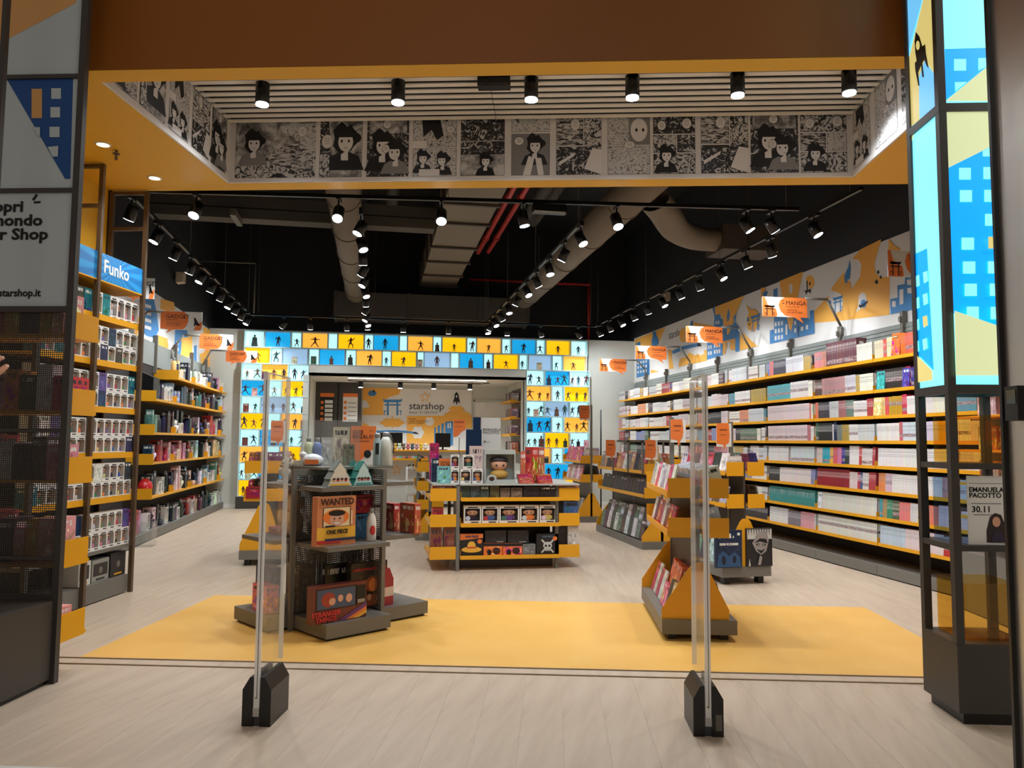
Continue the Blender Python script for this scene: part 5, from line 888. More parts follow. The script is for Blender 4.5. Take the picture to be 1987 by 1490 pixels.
for i, (x0, x1) in enumerate(((735, 912), (915, 1095))):
    a, b = on_y(*n6(x0, 440), 18.3), on_y(*n6(x1, 440), 18.3); t = thing('tall_cabinet', 'dark grey %s door cabinet in the niche, with poster' % ('left', 'right')[i], 'cabinet', TR(a.x, 18.3, 0)); MB().box(.004, b.x - a.x - .004, 0, .38, 0, 2.735).build('body', DGREY, t); MB().box(.02, b.x - a.x - .02, -.018, 0, .05, 2.70).build('door', DGREY, t)
    r = ((765, 535, 880, 762), (945, 537, 1065, 757))[i]; p, s = on_y(*n6(r[0], r[3]), 18.27), on_y(*n6(r[2], r[1]), 18.27); w, h = s.x - p.x, s.z - p.z; o = thing('notice_poster', ('dark poster with white tables on the left cabinet', 'white poster with orange heading on the right cabinet')[i], 'poster', TR(p.x, 18.281, p.z)); MB().box(0, w, -.003, 0, 0, h).build('sheet', (INK, PAPER)[i], o)
    b_ = MB().box(.0, w, -.005, -.003, h * .87, h)
    for j in range(4): b_.box(w * .05, w * .25, -.005, -.003, h * (.06 + .19 * j), h * (.06 + .19 * j) + h * .1)
    b_.build('orange_print', ORANGE, o); b_ = MB()
    for j in range(5): b_.box(w * .35, w * .92, -.005, -.003, h * (.05 + .15 * j), h * (.05 + .15 * j) + h * (.11 if i == 0 else .02))
    b_.build('table_print', (PAPER, M('print_grey', (90, 90, 96), .5))[i], o)
a, b = on_y(*n7(962, 355), 18.68), on_y(*n7(1215, 360), 18.68); d1 = struct(MB().box(a.x, b.x, 18.665, 18.70, 0, a.z).build('door_1', WHITE)); MB().box(a.x - .04, a.x - .004, 18.66, 18.7, 0, a.z + .04).box(b.x + .11, b.x + .15, 18.66, 18.7, 0, a.z + .04).box(a.x - .04, b.x + .15, 18.66, 18.7, a.z + .004, a.z + .04).build('door_frame', WARMWALL, d1); MB().box(b.x + .01, b.x + .10, 18.675, 18.70, 0, a.z).build('dark_slot', BLACK, d1); MB().tube((b.x - .08, 18.61, 1.05), (b.x - .2, 18.61, 1.05), .01, 8).box(b.x - .095, b.x - .075, 18.6, 18.665, 1.04, 1.06).build('door_handle', GREY, d1)
a, b = on_y(675, 730, 16.55), on_y(945, 731, 16.55); t = thing('linear_lamp', 'long white linear ceiling lamp along the niche edge', 'lamp', TR(a.x, 16.56, 2.74)); MB().box(0, b.x - a.x, 0, .05, -.035, 0).build('housing', WHITE, t); MB().box(.01, b.x - a.x - .01, -.003, .053, -.04, -.033).build('diffuser', M('lamp_diffuser', (250, 252, 255), .4, emit=10), t)
t = thing('lighting_rail', 'thin black rail with bent ends under the niche ceiling', 'rail', TR(0, 17.4, 2.69)); a, b = on_y(690, 735, 17.4), on_y(933, 737, 17.4); MB().box(a.x, b.x, -.012, .012, 0, .02).tube((a.x, 0, .01), (a.x - .15, -.3, .01), .01, 6).tube((b.x, 0, .01), (b.x + .15, -.3, .01), .01, 6).build('track', BLK, t); MB().tube((a.x + .2, 0, .02), (a.x + .2, 0, .05), .006, 6).tube((b.x - .2, 0, .02), (b.x - .2, 0, .05), .006, 6).build('hanger_rod', BLK, t)
for i, px in enumerate((700, 777, 842, 912)):
    q = on_y(px, 738, 17.4); t = thing('track_spotlight', 'small black cube spotlight in the niche, %s from the left' % ordn(i + 1), 'spotlight', TR(q.x, 17.4, 2.69), 'cube spotlights of the niche'); MB().lathe([(.05, -.12), (.055, -.11), (.055, 0)], 16).build('lamp_body', BLK, t); MB().lathe([(.045, -.008), (.045, 0)], 14).build('lens', LENS, t, TR(0, 0, -.122))
    lo = bpy.data.objects.new('spot_beam', spot_data('niche', 70, 130, .05)); COL.objects.link(lo); lo.parent = t; lo.location = (0, 0, -.15)
ct = thing('shop_counter', 'pale shop counter with yellow ledges and star emblem in the niche', 'counter', TR(0, 16.3, 0))
MB().box(-.5, 2.3, .06, .6, .07, 1.17).build('body', M('counter_grey', (196, 198, 190), .5), ct); MB().box(-.48, 2.28, .08, .58, 0, .07).build('plinth', DGREY, ct); MB().box(-.5, 2.3, .0, .6, 1.17, 1.20).build('top', YEL, ct); MB().box(-.5, 1.2, -.12, .06, .985, 1.0).box(-.5, 1.2, -.125, -.12, .985, 1.03).build('ledge', YEL, ct)
bpy.context.view_layer.update()
flat('star_emblem', [(0, star(770, 911, 11, 4.6)), (1, star(770, 911, 7, 2.9))], [YEL, M('counter_grey', (196, 198, 190), .5)], lambda x, y: on_y(x, y, 16.36), -Y_, ct, None, .001)
q = on_y(790, 912, 16.36); text('lettering', 'starshop', .25, ct.matrix_world.inverted() @ face_minus_y(q.x, 16.354, q.z), INK, ct)
for i, (x0, x1) in enumerate(((731, 781), (845, 874))):
    a, b = on_y(x0, 837, 16.6), on_y(x1, 866, 16.6); t = thing('monitor', 'black flat monitor on the counter, %s one' % ('left', 'right')[i], 'monitor', TR((a.x + b.x) / 2, 16.62, 1.2)); w = (b.x - a.x) / 2; MB().box(-w, w, -.015, .015, .06, .36).build('screen', BLK, t); MB().box(-.02, .02, .0, .03, .01, .2).build('stand', BLK, t); MB().lathe([(.1, 0), (.1, .012)], 14).build('foot', BLK, t)
for i in range(10):
    q = on_y(750 + i * 8.4, 866, 16.33); o = mk('plush_toy', PLU_ME); o.matrix_world = TR(q.x, 16.32, 1.2005, 0) @ Matrix.Scale(.62, 4); o.color = jit(((90, 90, 100), (200, 150, 150), (222, 190, 60), (226, 220, 214), (120, 90, 80), (214, 120, 140))[i % 6]); tag(o, 'tiny plush toy on the counter top, %s from the left' % ordn(i + 1), 'plush toy', 'tiny plush toys on the counter')
for i in range(11):
    q = on_y(765 + i * 6.1, 880, 16.2); carton(TR(q.x, 16.185, 1.0005, 0), .055, .08, .07, jit(((200, 60, 60), (226, 226, 220), (120, 200, 190), (226, 140, 130), (50, 50, 60))[i % 5]), 'little sweet packet on the counter ledge, %s from the left' % ordn(i + 1), 'sweet_packet', 'packet', 'sweet packets on the counter ledge')
sh = thing('wall_shelving', 'narrow yellow shelves of books on the right wall of the niche', 'shelving', TR(3.2, 17.0, 0))
for k, z in enumerate((1.14, 1.52, 1.90, 2.28)):
    MB().box(-.24, -.002, 0, 1.2, z, z + .02).box(-.244, -.24, 0, 1.2, z - .01, z + .045).box(-.24, -.1, -.004, 0, z, z + .06).build('shelf', YEL, sh)
    for j in range(9):
        c = rf.choice(((60, 56, 60), (200, 196, 190), (180, 90, 90), (120, 110, 110))); carton(TR(3.2 - .19, 17.06 + j * .1, z + .0205, -math.pi / 2), .05, .15, rf.uniform(.18, .24), jit(c), '%s book in the niche, %s of the %s shelf up' % (cname(c), ordn(j + 1), ordn(k + 1)), 'comic_album', 'book', 'books in the niche')
MB().box(-.004, -.001, 0, 1.2, .9, 2.6).build('back_panel', GREY, sh)
# ================================================================ FLOOR FIXTURES
def pcarton(rct, P0, az, depth, col, label, name='toy_carton', cat='box', group=None, setback=0.0, base=None):
    """a carton whose front fills a measured rectangle on the upright plane through P0; az = heading of its left-to-right edge"""
    dx = Vector((math.sin(az), math.cos(az), 0)); n = Vector((-dx.y, dx.x, 0)); d = Vector(P0).dot(n)
    a, b = on(rct[0], rct[3], n, d), on(rct[2], rct[1], n, d); w = (b - a).dot(dx); z0 = a.z if base is None else base; h = b.z - z0; c = a + dx * (w / 2); c.z = z0
    T = Matrix.Translation(c) @ Matrix.Rotation(math.atan2(dx.y, dx.x), 4, 'Z')
    return carton(T, w, depth, h, c255(*col), label, name, cat, group), T, w, h
AZR = math.radians(90)
def front_print(T, w, h, obj, polys, mats, name='cover_print', y=-.0015):
    """flat artwork on a carton front, given in fractions of its width and height"""
    b = MB()
    for k, (mi, pts) in enumerate(polys): b.quad([((x - .5) * w, y - k * .0006, z * h) for x, z in pts], mi)
    b.v = [tuple((obj.matrix_world.inverted() @ T) @ Vector(p)) for p in b.v]; return b.build(name, mats, obj)
def front_text(T, w, h, obj, s, x, z, size, mat, bold=.0, sx=1.0, y=-.006):
    M0 = obj.matrix_world.inverted() @ T @ Matrix.Translation(((x - .5) * w, y, z * h)) @ Matrix.Rotation(math.pi / 2, 4, 'X'); return text('lettering', s, size, M0, mat, obj, bold, 'CENTER', sx)
fr01 = lambda *r: [(r[0], r[1]), (r[2], r[1]), (r[2], r[3]), (r[0], r[3])]
d01 = lambda cx, cz, rx, rz, n=20: disc(cx, cz, rx, rz, n)
CREAM = M('print_cream', (232, 206, 160), .5); YPR = M('print_yellow', (236, 178, 60), .5); RPR = M('print_red', (200, 50, 46), .5); GPR = M('print_green', (70, 120, 80), .5); BRP = M('print_dark_brown', (60, 30, 22), .5); SKN = M('skin', (214, 160, 130), .5)

# ---------------------------------------------------------------- pinwheel mesh stand on the yellow inset
PW0 = on_z(559, 1225.7, 0); AZ = math.radians(56); D1 = Vector((math.sin(AZ), math.cos(AZ), 0)); D2 = Vector((-D1.y, D1.x, 0)); RZW = math.atan2(D1.y, D1.x)
PWT = Matrix.Translation(PW0) @ Matrix.Rotation(RZW, 4, 'Z'); pw = thing('mesh_gondola', 'dark grey pinwheel stand of perforated mesh with four base decks on the yellow floor', 'display stand', PWT)
CX, CY, HT = .46, .15, 1.178
def rotq(k): return Matrix.Translation((CX, CY, 0)) @ Matrix.Rotation(k * math.pi / 2, 4, 'Z') @ Matrix.Translation((-CX, -CY, 0))
for k in range(4):
    Q = rotq(k); MB().box(0, .032, -.016, .016, .0, HT, T=Q).build('post', GREY, pw); MB().box(.032, .612, -.012, .012, HT - .045, HT, T=Q).box(.032, .612, -.012, .012, .03, .075, T=Q).build('cross_bar', GREY, pw)
    stuff(lattice(MB(), .034, .61, .075, HT - .045, -.004, .0145, .0055, 0, Q).build('mesh_panel', DGREY, pw))
    MB().box(.04, .578, -.462, -.014, .022, .117, T=Q).build('base_deck', GREY, pw); MB().box(.06, .56, -.44, -.02, 0, .022, T=Q).build('plinth', BLK, pw)
MB().box(.14, .78, -.17, .47, HT, HT + .018).build('top_plate', GREY, pw)
def pshelf(k, z, dep, x0=.04, x1=.56): MB().box(x0, x1, -dep, -.014, z - .03, z, T=rotq(k)).build('shelf', GREY, pw)
pshelf(0, .645, .46); pshelf(0, 1.058, .36); pshelf(1, .66, .40); pshelf(1, 1.075, .30); pshelf(3, .66, .42); pshelf(3, 1.06, .30)
c1_ = crop(420, 880, 3.92)
def P1(x0, y0, x1, y1): return (*c1_(x0, y0), *c1_(x1, y1))
def pl(d2): return PW0 + D2 * d2
# front face, middle shelf: the WANTED box, a red and a blue box behind it and a bottle
o, T, w, h = pcarton(P1(760, 318, 1062, 712), pl(-.37), AZ, .07, (206, 128, 84), 'tall orange poster-style box lettered WANTED on the mesh stand', base=.646)
o.data = cart_me.copy(); o.data.materials[0] = M('kraft_orange', (208, 132, 88), .4)
front_print(T, w, h, o, [(0, fr01(0, .12, 1, .38)), (1, fr01(.14, .38, .86, .78)), (2, fr01(.16, .39, .84, .77)), (3, d01(.48, .58, .34, .16)), (4, d01(.5, .53, .19, .14)), (5, d01(.5, .66, .22, .06)), (6, fr01(0, .055, .62, .12)), (7, fr01(.2, .1, 1, .15)), (8, d01(.5, .455, .08, .018)), (5, fr01(.2, .38, .45, .415)), (5, d01(.43, .55, .02, .018)), (5, d01(.57, .55, .02, .018)), (2, fr01(.86, .42, .9, .7))],
            [YPR, BRP, CREAM, ORANGE, SKN, INK, RPR, M('print_navy', (40, 48, 84), .5), WHITE])
front_text(T, w, h, o, 'WANTED', .5, .83, .066, BRP, .002, .95, -.010); front_text(T, w, h, o, 'ONE PIECE', .5, .245, .040, INK, .0018, .9, -.012)
pcarton(P1(1050, 312, 1195, 455), pl(-.12), AZ, .08, (180, 50, 50), 'red box on top of the blue box behind the bottle on the mesh stand')
pcarton(P1(1050, 455, 1180, 692), pl(-.12), AZ, .1, (70, 130, 180), 'blue box behind the white bottle on the mesh stand', base=.646)
q = PW0 + D1 * .50 + D2 * -.30; q.z = .646; t = thing('drinks_bottle', 'white steel bottle with red round emblem and grey cap on the mesh stand', 'bottle', Matrix.Translation(q) @ Matrix.Rotation(RZW - .3, 4, 'Z'))
MB().lathe([(.034, 0), (.037, .004), (.037, .13), (.030, .175), (.018, .20), (.017, .215)], 22).build('body', M('bottle_white', (226, 222, 214), .3), t); MB().lathe([(.017, .205), (.019, .207), (.019, .235), (.012, .243)], 18).build('cap', M('cap_grey', (150, 150, 150), .3, .5), t)
b = MB(); n = 8
for i in range(n):
    a0, a1 = -math.pi / 2 - .6 + 1.2 * i / n, -math.pi / 2 - .6 + 1.2 * (i + 1) / n; hh = lambda a: .036 * math.sqrt(max(0, 1 - ((a + math.pi / 2) / .62) ** 2)); R = .0376
    b.quad([(R * math.cos(a0), R * math.sin(a0), .08 - hh(a0)), (R * math.cos(a1), R * math.sin(a1), .08 - hh(a1)), (R * math.cos(a1), R * math.sin(a1), .08 + hh(a1)), (R * math.cos(a0), R * math.sin(a0), .08 + hh(a0))])
b.build('emblem', RPR, t)
# upper shelf: tree-shaped tins
tree = [(0, 0), (1, 0), (.86, .3), (.92, .3), (.72, .62), (.77, .62), (.5, 1), (.23, .62), (.28, .62), (.08, .3), (.14, .3)]
for i, (r, col, edge, lab, dd) in enumerate((((835, 50, 1042, 266), (216, 208, 190), (120, 130, 126), 'white tree-shaped gift box, left one on the upper mesh shelf', -.33), ((1036, 55, 1200, 262), (196, 216, 212), (40, 120, 110), 'teal-edged tree-shaped gift box, right one on the upper mesh shelf', -.28), ((1010, 52, 1110, 200), (170, 206, 214), (40, 120, 110), 'teal-edged tree-shaped gift box behind the right one', -.16))):
    n_ = D2; d = pl(dd).dot(n_); a, bb = on(*c1_(r[0], r[3]), n_, d), on(*c1_(r[2], r[1]), n_, d); w = (bb - a).dot(D1); a.z = 1.0585; h = bb.z - a.z
    t = thing('gift_box', lab, 'gift box', Matrix.Translation(a + D1 * (w / 2)) @ Matrix.Rotation(RZW, 4, 'Z')); MB().prism([((x - .5) * w, z * h) for x, z in tree], 0, .07, 'y').build('box_body', M('tree_edge_%d' % i, edge, .4), t)
    MB().prism([((x - .5) * w * .9, (z * .9 + .03) * h) for x, z in tree], -.002, 0, 'y').build('face', M('tree_face_%d' % i, col, .45), t)
    fb2 = MB()
    for q in range(3 if i == 2 else 4): fb2.ball(((-.28 + .56 * q / 3) * w * .8, -.003, .27 * h), .013, .003, .014, 10, 5, q % 2).ball(((-.28 + .56 * q / 3) * w * .8, -.004, .30 * h), .013, .003, .009, 10, 5, 2)
    fb2.build('little_faces', [SKN, RPR, BRP], t); MB().box(-.36 * w, .36 * w, -.004, -.002, .05 * h, .12 * h).build('bottom_band', YPR if i == 0 else M('print_teal', (60, 150, 140), .5), t)
# front deck
o, T, w, h = pcarton(P1(728, 965, 1143, 1262), pl(-.40), AZ, .08, (96, 44, 40), 'wide boxed set with old television picture lettered STRANGER THINGS on front deck', base=.118)
o.data = cart_me.copy(); o.data.materials[0] = M('carton_maroon', (112, 52, 44), .4)
front_print(T, w, h, o, [(0, fr01(.05, .35, .82, .94)), (1, fr01(.08, .38, .78, .90)), (2, d01(.28, .62, .13, .2)), (3, d01(.35, .56, .06, .1)), (3, d01(.5, .62, .05, .1)), (3, d01(.66, .6, .06, .12)), (4, fr01(.8, .4, .98, .9)), (5, [(.45, .02), (.7, .02), (1, .3), (1, .42)]), (6, [(.6, .02), (.78, .02), (1, .2), (1, .3)]), (7, [(.72, .02), (.86, .02), (1, .12), (1, .2)]), (8, fr01(.82, .42, .96, .52))], [BRP, M('print_dusk', (70, 84, 110), .5), M('print_rust', (160, 60, 46), .5), SKN, INK, M('print_plum', (110, 60, 110), .5), ORANGE, YPR, M('print_grey2', (150, 140, 130), .5)])
front_text(T, w, h, o, 'STRANGER\nTHINGS', .24, .2, .046, RPR, .0015, 1.0, -.011)
o, T, w, h = pcarton(P1(1018, 808, 1300, 1208), pl(-.19), AZ, .07, (50, 40, 38), 'tall black boxed game with fiery picture behind the television box', base=.118); front_text(T, w, h, o, 'DUNGEONS & DRAGONS', .5, .83, .026, RPR, .0008, 1.0, -.004)
front_print(T, w, h, o, [(0, d01(.62, .52, .26, .17)), (1, d01(.6, .5, .12, .14)), (0, fr01(.1, .06, .95, .30)), (2, d01(.25, .22, .06, .07)), (2, d01(.5, .24, .06, .07)), (2, d01(.75, .22, .06, .07))], [M('print_ember', (150, 76, 36), .5), M('print_flame', (226, 130, 60), .5), SKN])
pcarton(P1(825, 830, 1012, 960), pl(-.06), AZ, .04, (40, 34, 38), 'black boxed game standing against the mesh behind the television box', base=.118)
# right deck: barn-shaped crimson carton, right shelf: two boxed games
fD = pl(-.18); a, bb = on(*c1_(1338, 1150), D2, fD.dot(D2)), on(*c1_(1490, 820), D2, fD.dot(D2)); a = PW0 + D1 * .72 + D2 * -.2; 
t = thing('gift_carton', 'crimson barn-shaped carton with pale band on the right deck of the mesh stand', 'carton', Matrix.Translation((a.x, a.y, .1175)) @ Matrix.Rotation(RZW + .15, 4, 'Z')); w, d, h = .145, .13, .20
MB().prism([(-w / 2, 0), (w / 2, 0), (w / 2, h), (w * .2, h + .085), (-w * .2, h + .085), (-w / 2, h)], 0, d, 'y').build('body', M('carton_crimson', (150, 36, 50), .4), t); MB().box(-w / 2 - .001, w / 2 + .001, -.001, d + .001, .07, .14).build('band', M('band_pale', (206, 184, 170), .5), t); MB().box(-w * .1, w * .1, .02, d - .02, h + .085, h + .10).build('handle', M('carton_crimson', (150, 36, 50), .4), t)
Q1 = PWT @ rotq(1); Q3 = PWT @ rotq(3); Q2 = PWT @ rotq(2)
carton(Q1 @ TR(.13, -.37, .661), .2, .06, .235, c255(190, 90, 70), 'orange and black boxed game on the right shelf of the mesh stand'); carton(Q1 @ TR(.40, -.36, .661), .2, .06, .22, c255(180, 60, 60), 'red boxed game farther along the right shelf of the mesh stand')
carton(Q1 @ TR(.45, -.12, .1175), .2, .06, .26, c255(206, 190, 170), 'cream box leaning on the mesh behind the crimson carton')
# left deck and shelf
carton(Q3 @ TR(.18, -.30, .1175), .26, .09, .30, c255(60, 56, 96), 'navy boxed game on the left deck of the mesh stand', group=None); carton(Q3 @ TR(.36, -.42, .1175), .22, .1, .2, c255(226, 120, 110), 'pink and cream boxed game at the front of the left deck'); carton(Q3 @ TR(.46, -.2, .1175), .2, .12, .34, c255(186, 170, 150), 'taupe gift box with white dots behind the security gate', 'gift_box')
carton(Q3 @ TR(.2, -.22, .661), .24, .16, .05, c255(196, 90, 80), 'flat red box on the left shelf of the mesh stand'); o = mk('plush_toy', PLU_ME); o.matrix_world = Q3 @ TR(.42, -.3, .661) @ Matrix.Scale(1.5, 4); o.color = c255(222, 190, 150); tag(o, 'cream plush toy in clear wrap on the left mesh shelf', 'plush toy')
o = mk('plush_toy', PLU_ME); o.matrix_world = Q3 @ TR(.3, -.25, 1.061) @ Matrix.Scale(.9, 4); o.color = c255(206, 200, 186); tag(o, 'pale plush toy on the upper left mesh shelf', 'plush toy')
# things on the top plate
ZT = HT + .0185; c6_ = crop(430, 630, 4.0275)
def P6(x0, y0, x1, y1): return (*c6_(x0, y0), *c6_(x1, y1))
YT = PW0 + D1 * .46 + D2 * .15
def top(r, dy, dep, col, lab, **k): return pcarton(P6(*r), YT + Vector((0, dy, 0)), AZR, dep, col, lab, base=ZT, **k)
acrylic_box('acrylic_case', 'large clear acrylic case on top of the mesh stand', TR(YT.x - .02, YT.y - .08, ZT), -.26, .20, -.02, .22, .36, ACRYLIC)
top((865, 800, 1000, 1090), .05, .06, (206, 200, 176), 'beige boxed gift inside the clear case'); top((945, 935, 1040, 1090), -.02, .05, (120, 122, 96), 'olive window box inside the clear case'); top((775, 880, 868, 1090), .0, .06, (196, 196, 190), 'pale grey window box inside the clear case')
top((690, 1000, 770, 1095), -.04, .05, (60, 76, 120), 'navy carton on top of the mesh stand, under the bottles'); top((565, 1060, 640, 1125), -.08, .08, (216, 206, 190), 'small white carton at the left of the mesh stand top')
for i, (px, col, cc) in enumerate(((678, (200, 206, 170), 'green-capped'), (745, (110, 130, 180), 'yellow-capped'))):
    q = on_y(*c6_(px, 1060), YT.y - .03); o = mk('bottle', BOT_ME); o.matrix_world = TR(q.x, q.y, ZT) @ Matrix.Scale(.95, 4); o.color = c255(*col); tag(o, '%s small bottle at the left of the clear case' % ('pale green', 'blue')[i], 'bottle')
q = on_y(*c6_(708, 1090), YT.y - .14); t = thing('wrapped_gift', 'white film-wrapped gift on top of the mesh stand', 'gift', TR(q.x, q.y, ZT)); MB().ball((0, 0, .045), .085, .06, .05, 14, 7).build('wrap', M('film_white', (206, 210, 214), .25), t); MB().box(-.05, .05, -.062, -.04, .015, .05).build('tag_print', ORANGE, t); MB().ball((-.07, .0, .085), .03, .025, .025, 10, 5).build('knot', M('film_white', (206, 210, 214), .25), t)
q = on_y(*c6_(1310, 1180), YT.y - .02); t = thing('drinks_bottle', 'big off-white bottle with strap at the right of the mesh stand top', 'bottle', TR(q.x - .03, q.y, ZT)); MB().lathe([(.05, 0), (.054, .006), (.054, .15), (.045, .2), (.025, .235)], 22).build('body', M('bottle_cream', (206, 208, 196), .35), t); MB().lathe([(.026, .23), (.028, .233), (.028, .262), (.02, .268)], 18).build('cap', M('cap_grey', (150, 150, 150), .3, .5), t); MB().tube((.03, -.02, .25), (.06, -.03, .17), .006, 8).tube((.06, -.03, .17), (.058, -.03, .1), .006, 8).build('strap', DGREY, t)
q = on_y(*c6_(1243, 1090), YT.y - .05); t = thing('drinks_bottle', 'slim grey bottle with dark window beside the off-white bottle', 'bottle', TR(q.x - .03, q.y, ZT)); MB().lathe([(.03, 0), (.032, .004), (.032, .19), (.024, .205), (.022, .23)], 18).build('body', M('bottle_mist', (150, 168, 170), .3), t); MB().box(-.014, .014, -.0335, -.028, .09, .18).build('window', INK, t); MB().lathe([(.023, .225), (.025, .228), (.025, .255), (.018, .26)], 16).build('cap', M('cap_grey', (150, 150, 150), .3, .5), t)
def card_sign(rct, Y, label, txt, size, col=ORANGE, blot=True, post=None, mat2=PAPER):
    a, b = on_y(rct[0], rct[3], Y), on_y(rct[2], rct[1], Y); w, h = b.x - a.x, b.z - a.z; t = thing('shelf_sign', label, 'sign', TR((a.x + b.x) / 2, Y, a.z)); MB().box(-w / 2, w / 2, 0, .006, 0, h).build('card', mat2, t)
    bz = [(-.5, 1), (.5, 1), (.5, .42), (.3, .36), (.12, .28), (.0, .16), (-.2, .06), (-.5, .02)] if blot else [(-.5, 1), (.5, 1), (.5, .2), (.2, .14), (.0, -.02), (-.05, .14), (-.5, .2)]
    MB().prism([(x * w, z * h) for x, z in bz], -.0015, 0, 'y').build('orange_print', col, t)
    if txt: text('lettering', txt, size, Matrix.Translation((-.42 * w, -.004, .8 * h)) @ Matrix.Rotation(math.pi / 2, 4, 'X'), INK, t)
    MB().box(-.4 * w, .25 * w, -.0025, -.0015, .60 * h, .612 * h).box(.25 * w, .33 * w, -.0025, -.0015, .88 * h, .89 * h).build('rule_print', INK, t)
    if post: MB().tube((post * w, .012, -(a.z - .9) if post < -5 else -.02), (post * w, .012, h), .008, 8).build('stem', GREY, t)
    return t, w, h
t, w, h = card_sign((*c6_(1003, 808), *c6_(1208, 1108)), YT.y + .22, 'orange card sign lettered IDEE REGALO on the mesh stand', 'IDEE\nREGALO', .044); MB().ball((.18 * w, -.003, .28 * h), .03, .003, .034, 14, 6).build('black_print', INK, t); t.location.z = ZT
# ---------------------------------------------------------------- centre island
c2_ = crop(790, 840, 5.322); YI = 8.37
def P2(x0, y0, x1, y1): return (*c2_(x0, y0), *c2_(x1, y1))
il = thing('island_gondola', 'yellow four-sided island of shelves in the middle of the shop floor', 'display stand', TR(1.45, YI, 0)); IX0, IX1 = -.535, .575
MB().box(IX0 + .03, IX1 - .03, .22, 1.05, .0, .09).build('plinth', DGREY, il); MB().box(IX0 + .02, IX1 - .02, .40, .90, .09, .90).build('core', DGREY, il)
for x, y in ((IX0 - .02, .0), (IX1 - .02, .06), (IX0 - .02, 1.0), (IX1 - .02, 1.06)): MB().box(x - .018, x + .018, y, y + .036, .0, .925).build('post', GREY, il)
MB().box(-.83, .80, .0, 1.08, .915, .932).build('deck', M('deck_grey', (176, 176, 168), .45), il)
for z in (.122, .467, .745):
    MB().box(IX0 + .012, IX1, .004, .398, z + .01, z + .024).box(IX0 + .012, IX1, .0, .004, z, z + .042).box(IX0 + .008, IX0 + .012, .0, .1, z + .01, z + .1).build('shelf', YEL, il)
    MB().box(IX0 - .31, IX0 - .04, .01, 1.0, z + .01, z + .024).box(IX0 - .315, IX0 - .31, .01, 1.0, z, z + .045).build('side_shelf', YEL, il); MB().box(IX0 - .32, IX0 - .04, .0, .006, z + .005, z + .14).build('end_plate', YEL, il)
    MB().box(IX1, IX1 + .235, .05, 1.05, z + .01, z + .024).box(IX1 + .235, IX1 + .24, .05, 1.05, z, z + .045).build('side_shelf', YEL, il); MB().box(IX1, IX1 + .235, .04, .046, z + .0, z + .14).build('end_plate', YEL, il)
I0 = Vector((0, YI + .06, 0)); ZI = (.147, .492, .770)
def isl(r, dy, dep, col, lab, base=None, **k): return pcarton(P2(*r), Vector((0, YI + dy, 0)), AZR, dep, col, lab, base=base, **k)
o, T, w, h = isl((545, 1040, 785, 1275), .06, .2, (36, 34, 36), 'black game box with straw hat picture, left end of the low island shelf', ZI[0]); o.data = cart_me.copy(); o.data.materials[0] = M('carton_black', (32, 31, 33), .4)
front_print(T, w, h, o, [(0, [(0, .72), (1, .82), (1, 1), (0, 1)]), (1, d01(.5, .30, .44, .13)), (1, [(.3, .34), (.34, .56), (.42, .66), (.58, .66), (.66, .56), (.7, .34)]), (2, [(.3, .36), (.7, .36), (.69, .42), (.31, .42)]), (3, d01(.85, .66, .1, .1))], [ORANGE, YPR, RPR, ORANGE]); front_text(T, w, h, o, 'ONE PIECE', .5, .84, .03, M('print_navy', (40, 48, 84), .5), .001, 1, -.006)
for i, r in enumerate(((790, 1138, 985, 1272), (990, 1140, 1190, 1272))):
    o, T, w, h = isl(r, .06, .2, (232, 118, 60), 'orange and black boxed mug, %s of the pair on the low island shelf' % ('left', 'right')[i], ZI[0]); front_print(T, w, h, o, [(0, fr01(0, .78, 1, 1)), (0, d01(.3, .3, .12, .22)), (1, d01(.68, .4, .2, .28))], [INK, BRP])
    zt = ZI[0] + h + .001; o, T, w, h = isl(((805, 1005, 1025, 1135), (1040, 1005, 1255, 1135))[i], .08, .17, (40, 38, 42), 'black game carton stacked on the %s orange mug box' % ('left', 'right')[i], zt); front_text(T, w, h, o, 'ONE PIECE', .7, .06, .016, WHITE, 0, 1, -.004)
isl((1195, 1148, 1325, 1270), .06, .12, (120, 124, 124), 'small grey boxed mug beside the skull box', ZI[0])
o, T, w, h = isl((1335, 1040, 1565, 1262), .06, .2, (30, 34, 36), 'black box with skull and crossed bones on the low island shelf', ZI[0]); o.data = cart_me.copy(); o.data.materials[0] = M('carton_black', (32, 31, 33), .4)
front_print(T, w, h, o, [(0, [(.2, .14), (.26, .1), (.8, .7), (.74, .76)]), (0, [(.8, .14), (.74, .1), (.2, .7), (.26, .76)]), (0, d01(.5, .45, .2, .18)), (0, fr01(.39, .2, .61, .34)), (1, d01(.42, .44, .055, .055)), (1, d01(.58, .44, .055, .055)), (1, fr01(.44, .22, .46, .3)), (1, fr01(.54, .22, .56, .3)), (2, d01(.83, .78, .1, .1))], [M('print_bone', (196, 196, 190), .5), INK, ORANGE]); front_text(T, w, h, o, 'ONE PIECE', .5, .84, .026, M('print_steel', (120, 150, 180), .5), 0, 1, -.006)
for i, (x0, x1) in enumerate(((585, 765), (770, 945), (950, 1160), (1165, 1360), (1370, 1540))):
    q = on_y(*c2_((x0 + x1) / 2, 940), YI + .06); w = on_y(*c2_(x1, 940), YI + .06).x - on_y(*c2_(x0, 940), YI + .06).x; doll_box(TR(q.x, YI + .06, ZI[1]), 'white window box with doll, %s from the left on the middle island shelf' % ordn(i + 1), w / .113, 1.3, 'window boxes on the middle island shelf')
for i, (x0, x1) in enumerate(((550, 655), (655, 755), (755, 850), (855, 955))): isl((x0, 550, x1 - 4, 660), .06, .1, ((60, 76, 70), (70, 84, 92), (64, 82, 74), (96, 92, 56))[i], 'small dark green window box, %s from the left on the upper island shelf' % ordn(i + 1), ZI[2])
